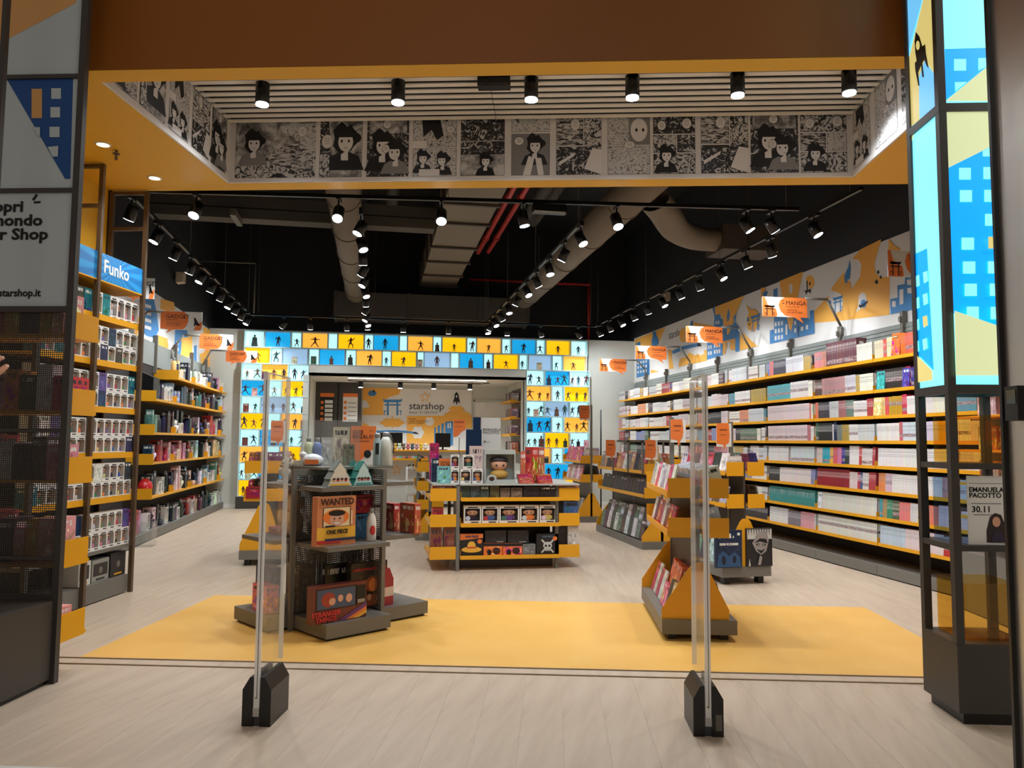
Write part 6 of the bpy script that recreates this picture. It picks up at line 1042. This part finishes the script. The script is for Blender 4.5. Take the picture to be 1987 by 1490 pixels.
for i, (x0, x1) in enumerate(((960, 1062), (1072, 1190))): isl((x0, 565, x1, 660), .06, .1, (120, 104, 90), 'small striped window box, %s one on the upper island shelf' % ('left', 'right')[i], ZI[2])
for i, (x0, x1) in enumerate(((1200, 1370), (1375, 1545))): isl((x0, 555, x1, 660), .06, .12, (46, 38, 42), 'black carton with skull print, %s one on the upper island shelf' % ('left', 'right')[i], ZI[2])
ZD = .9325
for i, (x0, x1, dy) in enumerate(((455, 530, .1), (545, 662, .08), (667, 785, .08))):
    for r, z in enumerate((ZD, ZD + .158)):
        if r and i == 2: continue
        q = on_y(*c2_((x0 + x1) / 2 + (26 if r and i else 0), 500), YI + dy); doll_box(TR(q.x, YI + dy, z), 'white window box with orange badge on the island top, %s from the left, %s row' % (ordn(i + 1), ('lower', 'upper')[r]), .8 if i == 0 else 1.02, 1, 'doll boxes on the island top')
t, T, w, h = isl((800, 175, 1120, 522), .08, .16, (60, 66, 68), 'extra large window box with big doll on the island top', ZD); bpy.data.objects.remove(t); t = thing('doll_box', 'extra large window box with big doll on the island top', 'doll box', T)
MB().box(-w / 2, w / 2, .003, .16, 0, .006).box(-w / 2, w / 2, .003, .16, h - .006, h).box(-w / 2, -w / 2 + .005, .003, .16, .006, h - .006).box(w / 2 - .005, w / 2, .003, .16, .006, h - .006).box(-w / 2, w / 2, .155, .16, .006, h - .006).box(-w / 2, w / 2, 0, .003, h * .87, h).box(-w / 2 + .015, w / 2, 0, .003, 0, h * .12).box(-w / 2, -w / 2 + .012, 0, .003, h * .12, h * .87).box(w / 2 - .012, w / 2, 0, .003, h * .12, h * .87).build('carton', [M('box_pale', (170, 176, 172), .4)], t)
f = MB(); f.ball((0, .08, h * .56), w * .27, .06, h * .19, 16, 9, 0).ball((0, .085, h * .68), w * .31, .062, h * .12, 16, 7, 1).ball((0, .07, h * .26), w * .3, .06, h * .15, 14, 7, 2).box(-.05, -.03, .012, .02, h * .5, h * .56, 1).box(.03, .05, .012, .02, h * .5, h * .56, 1); f.build('figurine', [SKN, DHAIR, M('straw', (190, 150, 70), .6)], t); MB().prism([((x - .27) * w, z * h) for x, z in [(-.12, .02), (.12, .02), (.16, .18), (.08, .26), (-.08, .26), (-.16, .18)]], -.003, -.0005, 'y').build('badge', [M('box_pale', (170, 176, 172), .4)], t); MB().ball((-.27 * w, -.004, .14 * h), .032, .003, .025, 10, 5).build('badge_print', BRP, t); MB().quad([(-w / 2 + .012, .004, h * .12), (w / 2 - .012, .004, h * .12), (w / 2 - .012, .004, h * .87), (-w / 2 + .012, .004, h * .87)]).build('window_film', FILM, t)
for i, (x0, x1, y0) in enumerate(((1175, 1225, 190), (1225, 1290, 145), (1290, 1355, 145), (1355, 1420, 148))): isl((x0, y0, x1 - 2, 430), .2, .05, ((200, 100, 84), (176, 50, 46), (190, 56, 50), (180, 90, 76))[i], 'upright red comic box behind the stacked books, %s from the left' % ordn(i + 1), ZD, name='comic_album', cat='book')
for k in range(5):
    for j in range(2):
        z = ZD + k * .0205; q = on_y(*c2_(1225 + 190 * j - k * 4, 500), YI + .12); o = mk('comic_album', cart_me); o.matrix_world = TR(q.x + .0, YI + .05, z + .0003, .03 * ((k * 3 + j) % 3 - 1)) @ Matrix.Diagonal((.165, .12, .0195, 1)); o.color = jit((188, 50, 48), 10); tag(o, 'red paperback lying flat on the island top, %s stack, %s from below' % (('left', 'right')[j], ordn(k + 1)), 'book', 'red books stacked on the island top')
isl((312, 345, 450, 512), .14, .1, (120, 186, 190), 'teal boxed game with cartoon cover at the left of the island top', ZD); isl((650, 135, 780, 250), .55, .1, (226, 200, 190), 'cream and pink carton at the rear of the island top', ZD); isl((235, 105, 330, 340), .7, .12, (190, 40, 96), 'magenta game box at the rear left of the island top', ZD); isl((255, 262, 375, 345), .4, .12, (30, 52, 76), 'navy game box at the left rear of the island top', ZD); isl((380, 262, 450, 345), .42, .12, (26, 48, 72), 'navy game box, second one at the left rear of the island top', ZD)
t, w, h = card_sign(P2(330, 26, 502, 272), YI + .3, 'orange card sign lettered GIOCHI DA TAVOLO on the island', 'GIOCHI\nDA TAVOLO', .036); t.location.z = ZD; 
t, w, h = card_sign((*n7(793, 490), *n7(888, 632)), YI + 1.0, 'orange GADGET card sign with rocket at the rear of the island', 'GADGET', .03); MB().tube((.0, .01, -(t.location.z - ZD)), (.0, .01, .02), .006, 6).build('stem', GREY, t)
for i, (x0, x1) in enumerate(((240, 360), (380, 490))): isl((x0, 975, x1, 1160), .03, .2, (126, 70, 48), 'brown boxed figure with orange cover, %s one on the low left island shelf' % ('left', 'right')[i], ZI[0])
isl((262, 780, 376, 845), .05, .2, (170, 44, 46), 'red box on the middle left island shelf', ZI[1]); isl((262, 545, 488, 580), .05, .25, (176, 80, 50), 'orange box filling the upper left island shelf', ZI[2])
isl((1660, 960, 1772, 1160), .10, .3, (206, 202, 196), 'white boxed mug at the low right of the island', ZI[0]); isl((1560, 965, 1655, 1160), .14, .3, (40, 38, 40), 'black box row at the low right of the island', ZI[0]); isl((1615, 705, 1765, 845), .10, .25, (70, 100, 160), 'blue and red box at the middle right of the island', ZI[1]); isl((1560, 540, 1770, 600), .10, .3, (226, 150, 110), 'orange box at the upper right of the island', ZI[2])
for i in range(5): isl((1530 + i * 26, 975 - i * 2, 1550 + i * 26, 1040), .5 + .06 * i, .05, (60, 58, 56), 'black case standing on the low right island shelf, %s from the front' % ordn(i + 1), ZI[0])
# blue acrylic holders and portrait poster behind the island
for i, (r, lab) in enumerate((((945, 475, 1005, 690), 'tall dark blue acrylic holder behind the island'), ((890, 570, 1012, 720), 'wide dark blue acrylic holder behind the island'))):
    a, b = on_y(*n7(r[0], r[3]), 9.9 + i * -.15), on_y(*n7(r[2], r[1]), 9.9 - i * .15); t = thing('acrylic_holder', lab, 'holder', TR((a.x + b.x) / 2, 9.9 - i * .15, .93)); w = (b.x - a.x) / 2; h = b.z - .93; MB().box(-w, w, 0, .006, 0, h).build('rear_pane', M('navy_acrylic', (20, 48, 80), .15), t); MB().box(-w, w, -.08, -.075, 0, h * .5).box(-w, w, -.08, .0, 0, .006).build('front_pocket', BLUEGL, t)
st2 = thing('side_table', 'small grey display table behind the island carrying the blue holders', 'table', TR(1.45, 9.95, 0)); MB().box(-.35, .4, -.35, .25, .9, .928).build('top', GREY, st2)
for x, y in ((-.33, -.33), (.38, -.33), (-.33, .23), (.38, .23)): MB().box(x - .015, x + .015, y - .015, y + .015, 0, .9).build('leg', GREY, st2)
a, b = on_y(*n7(1010, 690), 9.95), on_y(*n7(1160, 480), 9.95); t = thing('event_poster', 'white event poster with seated figure portrait behind the island', 'poster', TR((a.x + b.x) / 2, 9.97, .93)); w, h = b.x - a.x, b.z - .93; MB().box(-w / 2, w / 2, 0, .006, 0, h).build('sheet', PAPER, t); text('lettering', 'EMANUELA\nPACOTTO', .046, Matrix.Translation((-w * .42, -.003, h * .78)) @ Matrix.Rotation(math.pi / 2, 4, 'X'), INK, t); text('lettering', '30.11', .04, Matrix.Translation((-w * .4, -.003, h * .58)) @ Matrix.Rotation(math.pi / 2, 4, 'X'), INK, t)
b_ = MB()
for k, (mi, p) in enumerate(((0, [(-.12, .05), (.18, .05), (.2, .2), (.1, .42), (-.04, .42), (-.12, .2)]), (1, d01(.03, .36, .05, .06)), (2, [(.2, .1), (.42, .3), (.44, .4), (.3, .3)]))): b_.quad([(x * w, -.002 - k * .0006, z * h) for x, z in p], mi)
b_.build('portrait', [M('hair_brown', (46, 32, 30), .5), SKN, YPR], t)
# ---------------------------------------------------------------- A-frame gondolas
rg = random.Random(31)
def gondola(T, L, wd, label, z0, tiers, hw, posts, group=None, tri=True, trih=.40, cast=True, deck_l=None):
    t = thing('book_gondola', label, 'display stand', T); h = wd / 2
    MB().box(-h, h, 0, L, z0, z0 + .10).build('base', GREY, t)
    for x, y in ((-h + .08, .1), (h - .08, .1), (-h + .08, L - .1), (h - .08, L - .1)): MB().box(x - .03, x + .03, y - .04, y + .04, 0, z0).build('caster', BLK, t)
    zb = z0 + .10
    if tri:
        for y in (.02, L - .03): MB().prism([(-h + .0, zb), (h - .05, zb), (h - .05, zb + .07), (.06, zb + trih - .03), (.03, zb + trih), (-.03, zb + trih), (-.06, zb + trih - .03), (-h + .0, zb + .07)], y, y + .006, 'y').build('end_plate', YEL, t)
    MB().box(-.012, .012, .03, L - .03, zb, max(tiers) + .12 if tiers else zb + trih).build('spine_board', DGREY, t)
    for y in posts: MB().box(-.018, .018, y, y + .036, zb, tiers[-1] + .14 if y > L * .5 or len(posts) < 2 else tiers[-1] + .15).build('post', GREY, t)
    for z in tiers:
        for s in (-1, 1):
            MB().box(min(s * .02, s * hw), max(s * .02, s * hw), .03, L - .03, z + .01, z + .022).box(s * hw - .003, s * hw + .003, .03, L - .03, z - .005, z + .04).build('shelf', YEL, t)
            for y in (.0, L - .006): MB().box(min(s * .022, s * hw), max(s * .022, s * hw), y, y + .006, z - .01, z + .13).build('end_plate', YEL, t)
    return t
def lean_row(T, xs, y0, y1, z, cols, w, h, th, lab, side, ang=.16, per=1, nm='comic_album', cat='book', grp=None, edge=False):
    """comics leaning on one side of a gondola, faces out (or, edge=True, spines out), numbered from the front"""
    y = y0; k = 0
    while y + (th if edge else w) <= y1 + .001:
        ww = th if edge else w
        for p in range(per):
            R = TR(xs + side * (.0 - .022 * p), y + ww / 2, z, (-math.pi / 2 if side < 0 else math.pi / 2)) @ Matrix.Rotation(-ang, 4, 'X')
            o = mk(nm, cart_me); o.matrix_world = T @ R @ Matrix.Diagonal((ww * .97, (.14 if edge else th), h * rg.uniform(.94, 1.02), 1)); c = cols[k % len(cols)] if not isinstance(cols, tuple) else cols; o.color = jit(c, 12)
            tag(o, lab % ordn(k + 1) if per == 1 else lab % ('%s %s' % (ordn(k + 1), ('front', 'behind')[p])), cat, grp)
        k += 1; y += ww + .006
GAT = RF @ TR(1.045, 5.60, 0); ga = gondola(GAT, 1.25, .525, 'yellow A-frame book gondola on the yellow floor behind the right gate', .05, (.735, 1.015), .215, (1.19,))
MB().box(-.018, .018, 1.19, 1.226, 1.15, 1.62).build('sign_post', GREY, ga)
LA = '%%s %s, left side of the gondola behind the right gate'
lean_row(GAT, -.21, .08, .32, .158, [(190, 170, 110), (60, 66, 56)], .115, .25, .03, 'clear-bagged figure, %s from the front, low left of the near gondola', -1, .3, nm='bagged_figure', cat='toy'); lean_row(GAT, -.20, .34, .60, .158, [(214, 110, 140)], .12, .17, .02, 'pink comic, %s from the front, low left of the near gondola', -1, .3); lean_row(GAT, -.13, .25, .7, .25, [(232, 120, 80), (228, 110, 70)], .04, .24, .03, 'orange-spined album, %s from the front, low left of the near gondola', -1, .25, edge=True); lean_row(GAT, -.19, .64, 1.2, .158, [(206, 200, 190), (190, 90, 90)], .13, .24, .014, 'comic, %s from the front, rear low left of the near gondola', -1, .3)
lean_row(GAT, -.19, .03, 1.2, .762, [(176, 36, 50), (196, 60, 60), (120, 30, 40), (222, 214, 206)], .13, .19, .014, 'red comic, %s from the front, middle left tier of the near gondola', -1, .25); lean_row(GAT, -.19, .03, 1.2, 1.042, [(226, 220, 216), (206, 60, 110), (210, 206, 200), (170, 170, 180)], .14, .2, .012, 'pale comic, %s from the front, top left tier of the near gondola', -1, .25)
lean_row(GAT, .19, .03, 1.2, .762, [(176, 176, 186), (160, 160, 172)], .045, .19, .03, 'grey-spined comic, %s from the front, middle right tier of the near gondola', 1, .25, edge=True); lean_row(GAT, .20, .03, 1.2, 1.042, [(196, 200, 206), (184, 188, 196)], .045, .2, .03, 'silver-spined comic, %s from the front, top right tier of the near gondola', 1, .25, edge=True); lean_row(GAT, .21, .06, 1.2, .158, [(40, 38, 40), (60, 56, 54)], .17, .26, .02, 'black comic, %s from the front, low right of the near gondola', 1, .3)
def sidecard(T, x, y, z, label, w=.13, h=.2):
    t = thing('shelf_sign', label, 'sign', T @ TR(x, y, z)); MB().box(-w / 2, w / 2, 0, .005, 0, h).box(w / 2 - .004, w / 2 + .001, .005, .12, .0, h).build('card', PAPER, t); MB().prism([(-w / 2, .03), (-.01, .02), (.0, -.04), (.02, .02), (w / 2 - .03, .04), (w / 2 - .02, h * .5), (w / 2 - .03, h), (-w / 2, h)], -.0015, 0, 'y').box(w / 2 + .001, w / 2 + .003, .01, .11, .02, h).build('orange_print', ORANGE, t); MB().box(-w * .3, w * .2, -.003, -.0015, h * .7, h * .75).box(-w * .3, w * .1, -.003, -.0015, h * .5, h * .52).build('text_print', M('print_brown', (120, 66, 36), .5), t); return t
sidecard(GAT, .05, 1.165, 1.40, 'folded orange card sign on the post of the near gondola')
GCT = TR(3.74, 9.72, 0); gondola(GCT, 2.15, .56, 'long yellow comic gondola between the island and the book wall', .0, (.675, .985), .25, (.02, 1.06, 2.1), cast=False)
rows_ = (([(150, 40, 50), (70, 56, 50), (50, 50, 56), (190, 150, 120), (120, 130, 130), (200, 204, 200), (196, 90, 100), (206, 160, 100)], .152, .25, 1.012, 'top'), ([(44, 44, 48), (40, 42, 48)], .135, .22, .702, 'middle'), ([(90, 60, 56), (110, 120, 110), (196, 196, 190), (70, 60, 60), (206, 206, 200)], .155, .26, .12, 'low'))
for cl, w, h, z, nm in rows_:
    lean_row(GCT, -.23 if z > .2 else -.26, .05, 2.1, z, cl, w, h, .012, 'comic, %s from the front, ' + nm + ' tier of the long gondola', -1, .24 if z > .2 else .2, grp='comics on the long gondola')
    if z < .2: lean_row(GCT, -.17, .05, 2.1, z + .15, cl[::-1], w, h, .012, 'comic, %s from the front, raised back row low on the long gondola', -1, .24, grp='comics on the long gondola')
    lean_row(GCT, .23, .05, 2.1, z, cl[::-1], .2, h, .014, 'comic, %s from the front, ' + nm + ' tier on the wall side of the long gondola', 1, .24)
carton(GCT @ TR(-.10, .06, 1.012, -.1) @ Matrix.Rotation(-.12, 4, 'X'), .16, .02, .34, c255(222, 170, 96), 'tall ochre album at the front end of the long gondola', 'comic_album', 'book')
g3 = [k for k in COL.objects if k.name.startswith('book_gondola')][1]; 
for y in (.02, .62, 1.3): MB().box(-.27, -.25, y, y + .03, .985, 1.42).box(.25, .27, y, y + .03, .985, 1.42).box(-.27, .27, y, y + .03, 1.40, 1.43).build('sign_frame', GREY, g3)
sidecard(GCT, -.15, .0, 1.17, 'orange card sign on the front frame of the long gondola', .17, .26); sidecard(GCT, -.3, 1.28, 1.17, 'orange card sign on the rear frame of the long gondola', .17, .26)
MB().box(.33, .35, .0, .02, 0, 1.0).build('stop_bar', GREY, g3)
GBT = TR(3.66, 7.23, 0, math.radians(4)); gb = gondola(GBT, 1.2, .54, 'yellow book gondola with two dark art books on its front deck', .075, (.76, 1.08), .21, (.30,), trih=.47); MB().box(-.018, .018, .26, .295, 1.15, 1.62).build('sign_post', GREY, gb)
cB = crop(1220, 980, 4.966)
o, T, w, h = pcarton((*cB(838, 240), *cB(1090, 592)), Vector((3.66, 7.2, 0)), AZR - math.radians(4), .03, (24, 44, 72), 'navy art book standing on the front deck of the rear book gondola', name='art_book', cat='book', base=.176); front_text(T, w, h, o, 'KEVIN VS ZOMBIES', .5, .60, .03, WHITE, .0015, .8, -.004)
front_print(T, w, h, o, [(0, fr01(.1, .9, .24, .95)), (0, fr01(.82, .86, .92, .93)), (1, [(.05, .02), (.95, .02), (.9, .3), (.7, .42), (.5, .3), (.3, .45), (.1, .35)]), (2, d01(.3, .2, .08, .12)), (2, d01(.7, .22, .07, .1))], [WHITE, M('print_dusk2', (44, 80, 120), .5), M('print_deep', (16, 26, 44), .5)])
o, T, w, h = pcarton((*cB(1140, 222), *cB(1380, 585)), Vector((3.66, 7.22, 0)), AZR - math.radians(4), .035, (40, 38, 42), 'black and white art book with hand-to-face portrait on the front deck', name='art_book', cat='book', base=.176); o.data = cart_me.copy(); o.data.materials[0] = M('book_black', (34, 32, 36), .4)
gy = M('print_mid', (150, 142, 140), .5); front_print(T, w, h, o, [(1, fr01(.02, .72, .98, .98))] + [(2, [(.06 + .1 * i, .98), (.1 + .1 * i, .98), (.08 + .1 * i, .80)]) for i in range(9)] + [(0, [(.2, .62), (.45, .9), (.75, .92), (.85, .7), (.75, .4), (.55, .3), (.35, .4)]), (2, [(.28, .62), (.5, .74), (.75, .72), (.8, .6), (.5, .66)]), (2, d01(.42, .58, .07, .03)), (2, d01(.66, .57, .07, .03)), (1, d01(.43, .58, .025, .014)), (1, d01(.65, .57, .025, .014)), (2, [(.36, .46), (.54, .34), (.7, .46), (.54, .42)]), (0, [(.4, .04), (.52, .04), (.58, .25), (.48, .3)]), (1, [(.04, .02), (.12, .02), (.08, .22)])], [gy, M('print_bone', (196, 196, 190), .5), INK])
sidecard(GBT, -.10, .24, 1.36, 'orange card sign on the post of the rear book gondola', .17, .24)
lean_row(GBT, -.20, .05, 1.15, 1.107, [(206, 200, 200), (60, 70, 60), (190, 60, 80)], .14, .2, .014, 'comic, %s from the front, top left tier of the rear book gondola', -1, .25); lean_row(GBT, -.20, .05, 1.15, .787, [(170, 150, 180), (120, 80, 70)], .14, .19, .014, 'comic, %s from the front, middle left tier of the rear book gondola', -1, .25); lean_row(GBT, -.20, .3, 1.15, .178, [(150, 190, 170), (40, 60, 90)], .16, .26, .014, 'comic, %s from the front, low left of the rear book gondola', -1, .25)
lean_row(GBT, .20, .05, 1.15, 1.107, [(70, 60, 130), (160, 90, 120), (120, 150, 160)], .14, .2, .014, 'comic, %s from the front, top right tier of the rear book gondola', 1, .25); lean_row(GBT, .20, .05, 1.15, .787, [(130, 124, 116)], .14, .19, .014, 'comic, %s from the front, middle right tier of the rear book gondola', 1, .25); lean_row(GBT, .22, .34, 1.15, .178, [(150, 200, 210), (70, 90, 80)], .16, .26, .014, 'comic, %s from the front, low right of the rear book gondola', 1, .25)
carton(GBT @ TR(-.10, .03, 1.107, .0), .15, .02, .16, c255(214, 206, 206), 'pale comic with two dark heads at the front of the rear book gondola', 'comic_album', 'book')
GDT = TR(3.74, 13.1, 0); gd = gondola(GDT, 1.3, .52, 'far yellow book gondola before the right cube column', .0, (.70, 1.03), .2, (.02, 1.2)); MB().box(-.018, .018, .02, .05, 1.17, 2.05).build('sign_post', GREY, gd); sidecard(GDT, -.12, .0, 1.78, 'orange card sign on the far book gondola post', .2, .26)
for z, nm, cl in ((1.06, 'top', [(206, 90, 120), (200, 80, 100)]), (.73, 'middle', [(190, 110, 130), (206, 180, 190)]), (.12, 'low', [(160, 140, 130), (90, 80, 90)])):
    lean_row(GDT, -.19, .04, 1.25, z, cl, .17, .27 if z > .2 else .3, .02, 'pink-toned comic, %s from the front, ' + nm + ' left tier of the far gondola', -1, .2); lean_row(GDT, .19, .04, 1.25, z, [(190, 186, 180)], .2, .25, .02, 'pale comic, %s from the front, ' + nm + ' right tier of the far gondola', 1, .2)
GET = TR(-1.21, 9.0, 0); ge = gondola(GET, 1.2, .50, 'yellow gift gondola behind the left security gate', .07, (.72, 1.03), .22, (.02, 1.1), trih=.52); MB().box(.18, .20, .02, .05, 1.0, 1.62).build('sign_post', GREY, ge)
for z, nm, cl in ((1.055, 'top', [(200, 120, 70), (226, 150, 90), (120, 60, 120)]), (.745, 'middle', [(170, 40, 50), (206, 196, 180)]), (.172, 'low', [(190, 180, 170), (226, 160, 110)])):
    lean_row(GET, -.2, .06, 1.1, z, cl, .15, .2, .05, 'boxed gift, %s from the front, ' + nm + ' left tier of the gift gondola', -1, .1, nm='toy_carton', cat='box'); lean_row(GET, .2, .06, 1.1, z, cl[::-1], .15, .21, .05, 'boxed gift, %s from the front, ' + nm + ' right tier of the gift gondola', 1, .1, nm='toy_carton', cat='box')
carton(GET @ TR(-.11, -.015, .745), .17, .014, .13, c255(160, 30, 44), 'crimson flat box at the front end of the gift gondola'); carton(GET @ TR(.10, .03, 1.055), .2, .08, .2, c255(120, 60, 120), 'purple box at the front end of the gift gondola'); sidecard(GET, .13, .0, 1.36, 'orange card sign on the post of the gift gondola', .16, .25)
GFT = TR(.78, 11.0, 0); gf = gondola(GFT, .9, .40, 'small yellow gondola of black cases behind the island', .0, (.44, .70, .97), .19, (.02,), trih=.3)
for z, nm in ((.997, 'top'), (.727, 'middle'), (.467, 'low')):
    lean_row(GFT, .18, .04, .85, z, [(34, 34, 36), (50, 50, 54)], .05, .2, .03, 'black case, %s from the front, ' + nm + ' right tier of the small gondola', 1, .15, edge=True, nm='game_case', cat='case'); lean_row(GFT, -.18, .04, .85, z, [(34, 34, 36)], .1, .19, .02, 'black case, %s from the front, ' + nm + ' left tier of the small gondola', -1, .15, nm='game_case', cat='case')
wr = thing('wire_rack', 'white wire rack standing before the counter', 'rack', TR(.62, 12.0, 0))
for x in (-.13, .13): 
    for y in (0, .3): MB().tube((x, y, 0), (x, y, .98), .008, 6).build('leg', WHITE, wr)
for z in (.12, .33, .54, .75, .95):
    b = MB().box(-.13, .13, 0, .006, z, z + .045).box(-.13, .13, .294, .3, z, z + .04).box(-.13, -.126, .0, .3, z, z + .03).box(.126, .13, 0, .3, z, z + .03)
    for k in range(5): b.box(-.13, .13, .06 + k * .05, .064 + k * .05, z, z + .004)
    b.build('basket', WHITE, wr)
pole = thing('banner_pole', 'thin black pole standing before the white rear wall', 'pole', TR(*on_y(1166, 900, 14.6).xy, 14.6) if False else TR(on_y(1166, 900, 15.0).x, 15.0, 0)); MB().tube((0, 0, .02), (0, 0, 2.05), .016, 8).build('rod', BLK, pole); MB().lathe([(.14, 0), (.14, .015), (.03, .02)], 16).build('foot', BLK, pole)
# ---------------------------------------------------------------- shelves and packets seen through the right pillar
RST = RF @ TR(3.62, 5.9); rs = thing('shelf_unit', 'yellow bracketed shelves of packets seen through the right pillar', 'shelving', RST)
MB().box(.2, .26, -.3, 1.0, 0, 2.3).build('back_panel', DGREY, rs); MB().box(-.12, .2, -.3, 1.0, .01, .5).build('base', GREY, rs)
for k, z in enumerate((.78, 1.06, 1.34, 1.62, 1.9)):
    MB().box(-.14, .2, -.3, 1.0, z, z + .02).build('shelf', YEL, rs); MB().box(-.18, .2, -.312, -.30, z - .01, z + .16).build('end_plate', YEL, rs)
    for j in range(7): carton(RST @ TR(-.02, -.2 + j * .16, z + .021, -math.pi / 2), .11, .1, .19, jit(((222, 190, 170), (196, 80, 60), (206, 200, 196))[(k + j) % 3]), 'packet seen through the right pillar, %s along the %s shelf up' % (ordn(j + 1), ordn(k + 1)), 'toy_packet', 'packet', 'packets behind the right pillar')
MB().box(-.02, .016, -.36, -.32, 0, 2.3).build('upright', GREY, rs)

# ================================================================ PERSON at the left edge, only a raised hand in the frame
hp = on_v(-20, 718, 2.9); P_ = RI @ hp; pe = thing('person', 'person in a pink top raising one hand before the left pillar', 'person', RF @ TR(P_.x - .30, 2.82, 0, 0))
hx_, hz = .30, hp.z
V = [(0, 0, .95), (0, 0, 1.12), (0, .0, 1.32), (0, .01, 1.42), (0, .01, 1.49), (0, -.01, 1.60), (-.17, 0, 1.37), (-.22, .01, 1.08), (-.2, .12, .86), (.17, 0, 1.37), (.25, .02, 1.12), (hx_ - .01, .06, hz - .13), (hx_ - .005, .07, hz - .05), (-.09, 0, .92), (-.1, .01, .5), (-.1, 0, .09), (.09, 0, .92), (.1, .01, .5), (.1, 0, .09), (-.1, .13, .03), (.1, .13, .03), (0, -.0, 1.68)]
E = [(0, 1), (1, 2), (2, 3), (3, 4), (4, 5), (5, 21), (2, 6), (6, 7), (7, 8), (2, 9), (9, 10), (10, 11), (11, 12), (0, 13), (13, 14), (14, 15), (15, 19), (0, 16), (16, 17), (17, 18), (18, 20)]
R = [.13, .115, .135, .07, .05, .085, .055, .042, .028, .055, .042, .030, .022, .085, .055, .04, .085, .055, .04, .03, .03, .07]
body = skin_mesh('body', V, E, R, SKN, 2); mk('body', body, pe)
iv = [i for i in range(len(V)) if i in (0, 1, 2, 3, 6, 7, 9, 10)]; mp_ = {v: k for k, v in enumerate(iv)}
PINK = M('pink_cloth', (206, 40, 96), .7); mk('pink_top', skin_mesh('pink_top', [V[i] for i in iv], [(mp_[a], mp_[b]) for a, b in E if a in mp_ and b in mp_], [R[i] + .014 for i in iv], PINK, 2), pe)
iv = [0, 13, 14, 15, 16, 17, 18]; mp_ = {v: k for k, v in enumerate(iv)}; mk('trousers', skin_mesh('trousers', [V[i] for i in iv], [(mp_[a], mp_[b]) for a, b in E if a in mp_ and b in mp_], [R[i] + .012 for i in iv], M('denim', (50, 60, 86), .8), 2), pe)
MB().ball((0, -.025, 1.66), .098, .105, .11, 16, 9).build('hair', DHAIR, pe)
fm = MB().box(-.06, .06, -.001, .001, -.001, .001); hb = [(hx_ - .005, .07, hz - .05), (hx_, .072, hz - .02), (hx_ + .004, .075, hz + .012)]
HV = list(hb); HE = [(0, 1), (1, 2)]; HR = [.022, .03, .027]
for k, (dx, l) in enumerate(((-.024, .052), (-.008, .062), (.008, .058), (.023, .046))):
    i0 = len(HV); HV += [(hx_ + dx, .078, hz + .028), (hx_ + dx * 1.1 + .004, .095, hz + .028 + l * .5), (hx_ + dx * 1.1, .118, hz + .026 + l * .55)]; HE += [(2, i0), (i0, i0 + 1), (i0 + 1, i0 + 2)]; HR += [.0105, .0095, .008]
i0 = len(HV); HV += [(hx_ + .034, .08, hz - .012), (hx_ + .046, .10, hz + .012), (hx_ + .04, .122, hz + .022)]; HE += [(1, i0), (i0, i0 + 1), (i0 + 1, i0 + 2)]; HR += [.014, .0115, .0095]
mk('hand', skin_mesh('hand', HV, HE, HR, SKN, 2), pe)
MB().lathe([(.028, -.012), (.033, -.006), (.033, .006), (.028, .012)], 14).build('bracelet', PINK, pe, TR(hx_ - .006, .067, hz - .085)); MB().ball((0, 0, 0), .008, .008, .008).build('bead', M('bead_pink', (220, 30, 90), .3), pe, TR(hx_ + .02, .06, hz - .07))
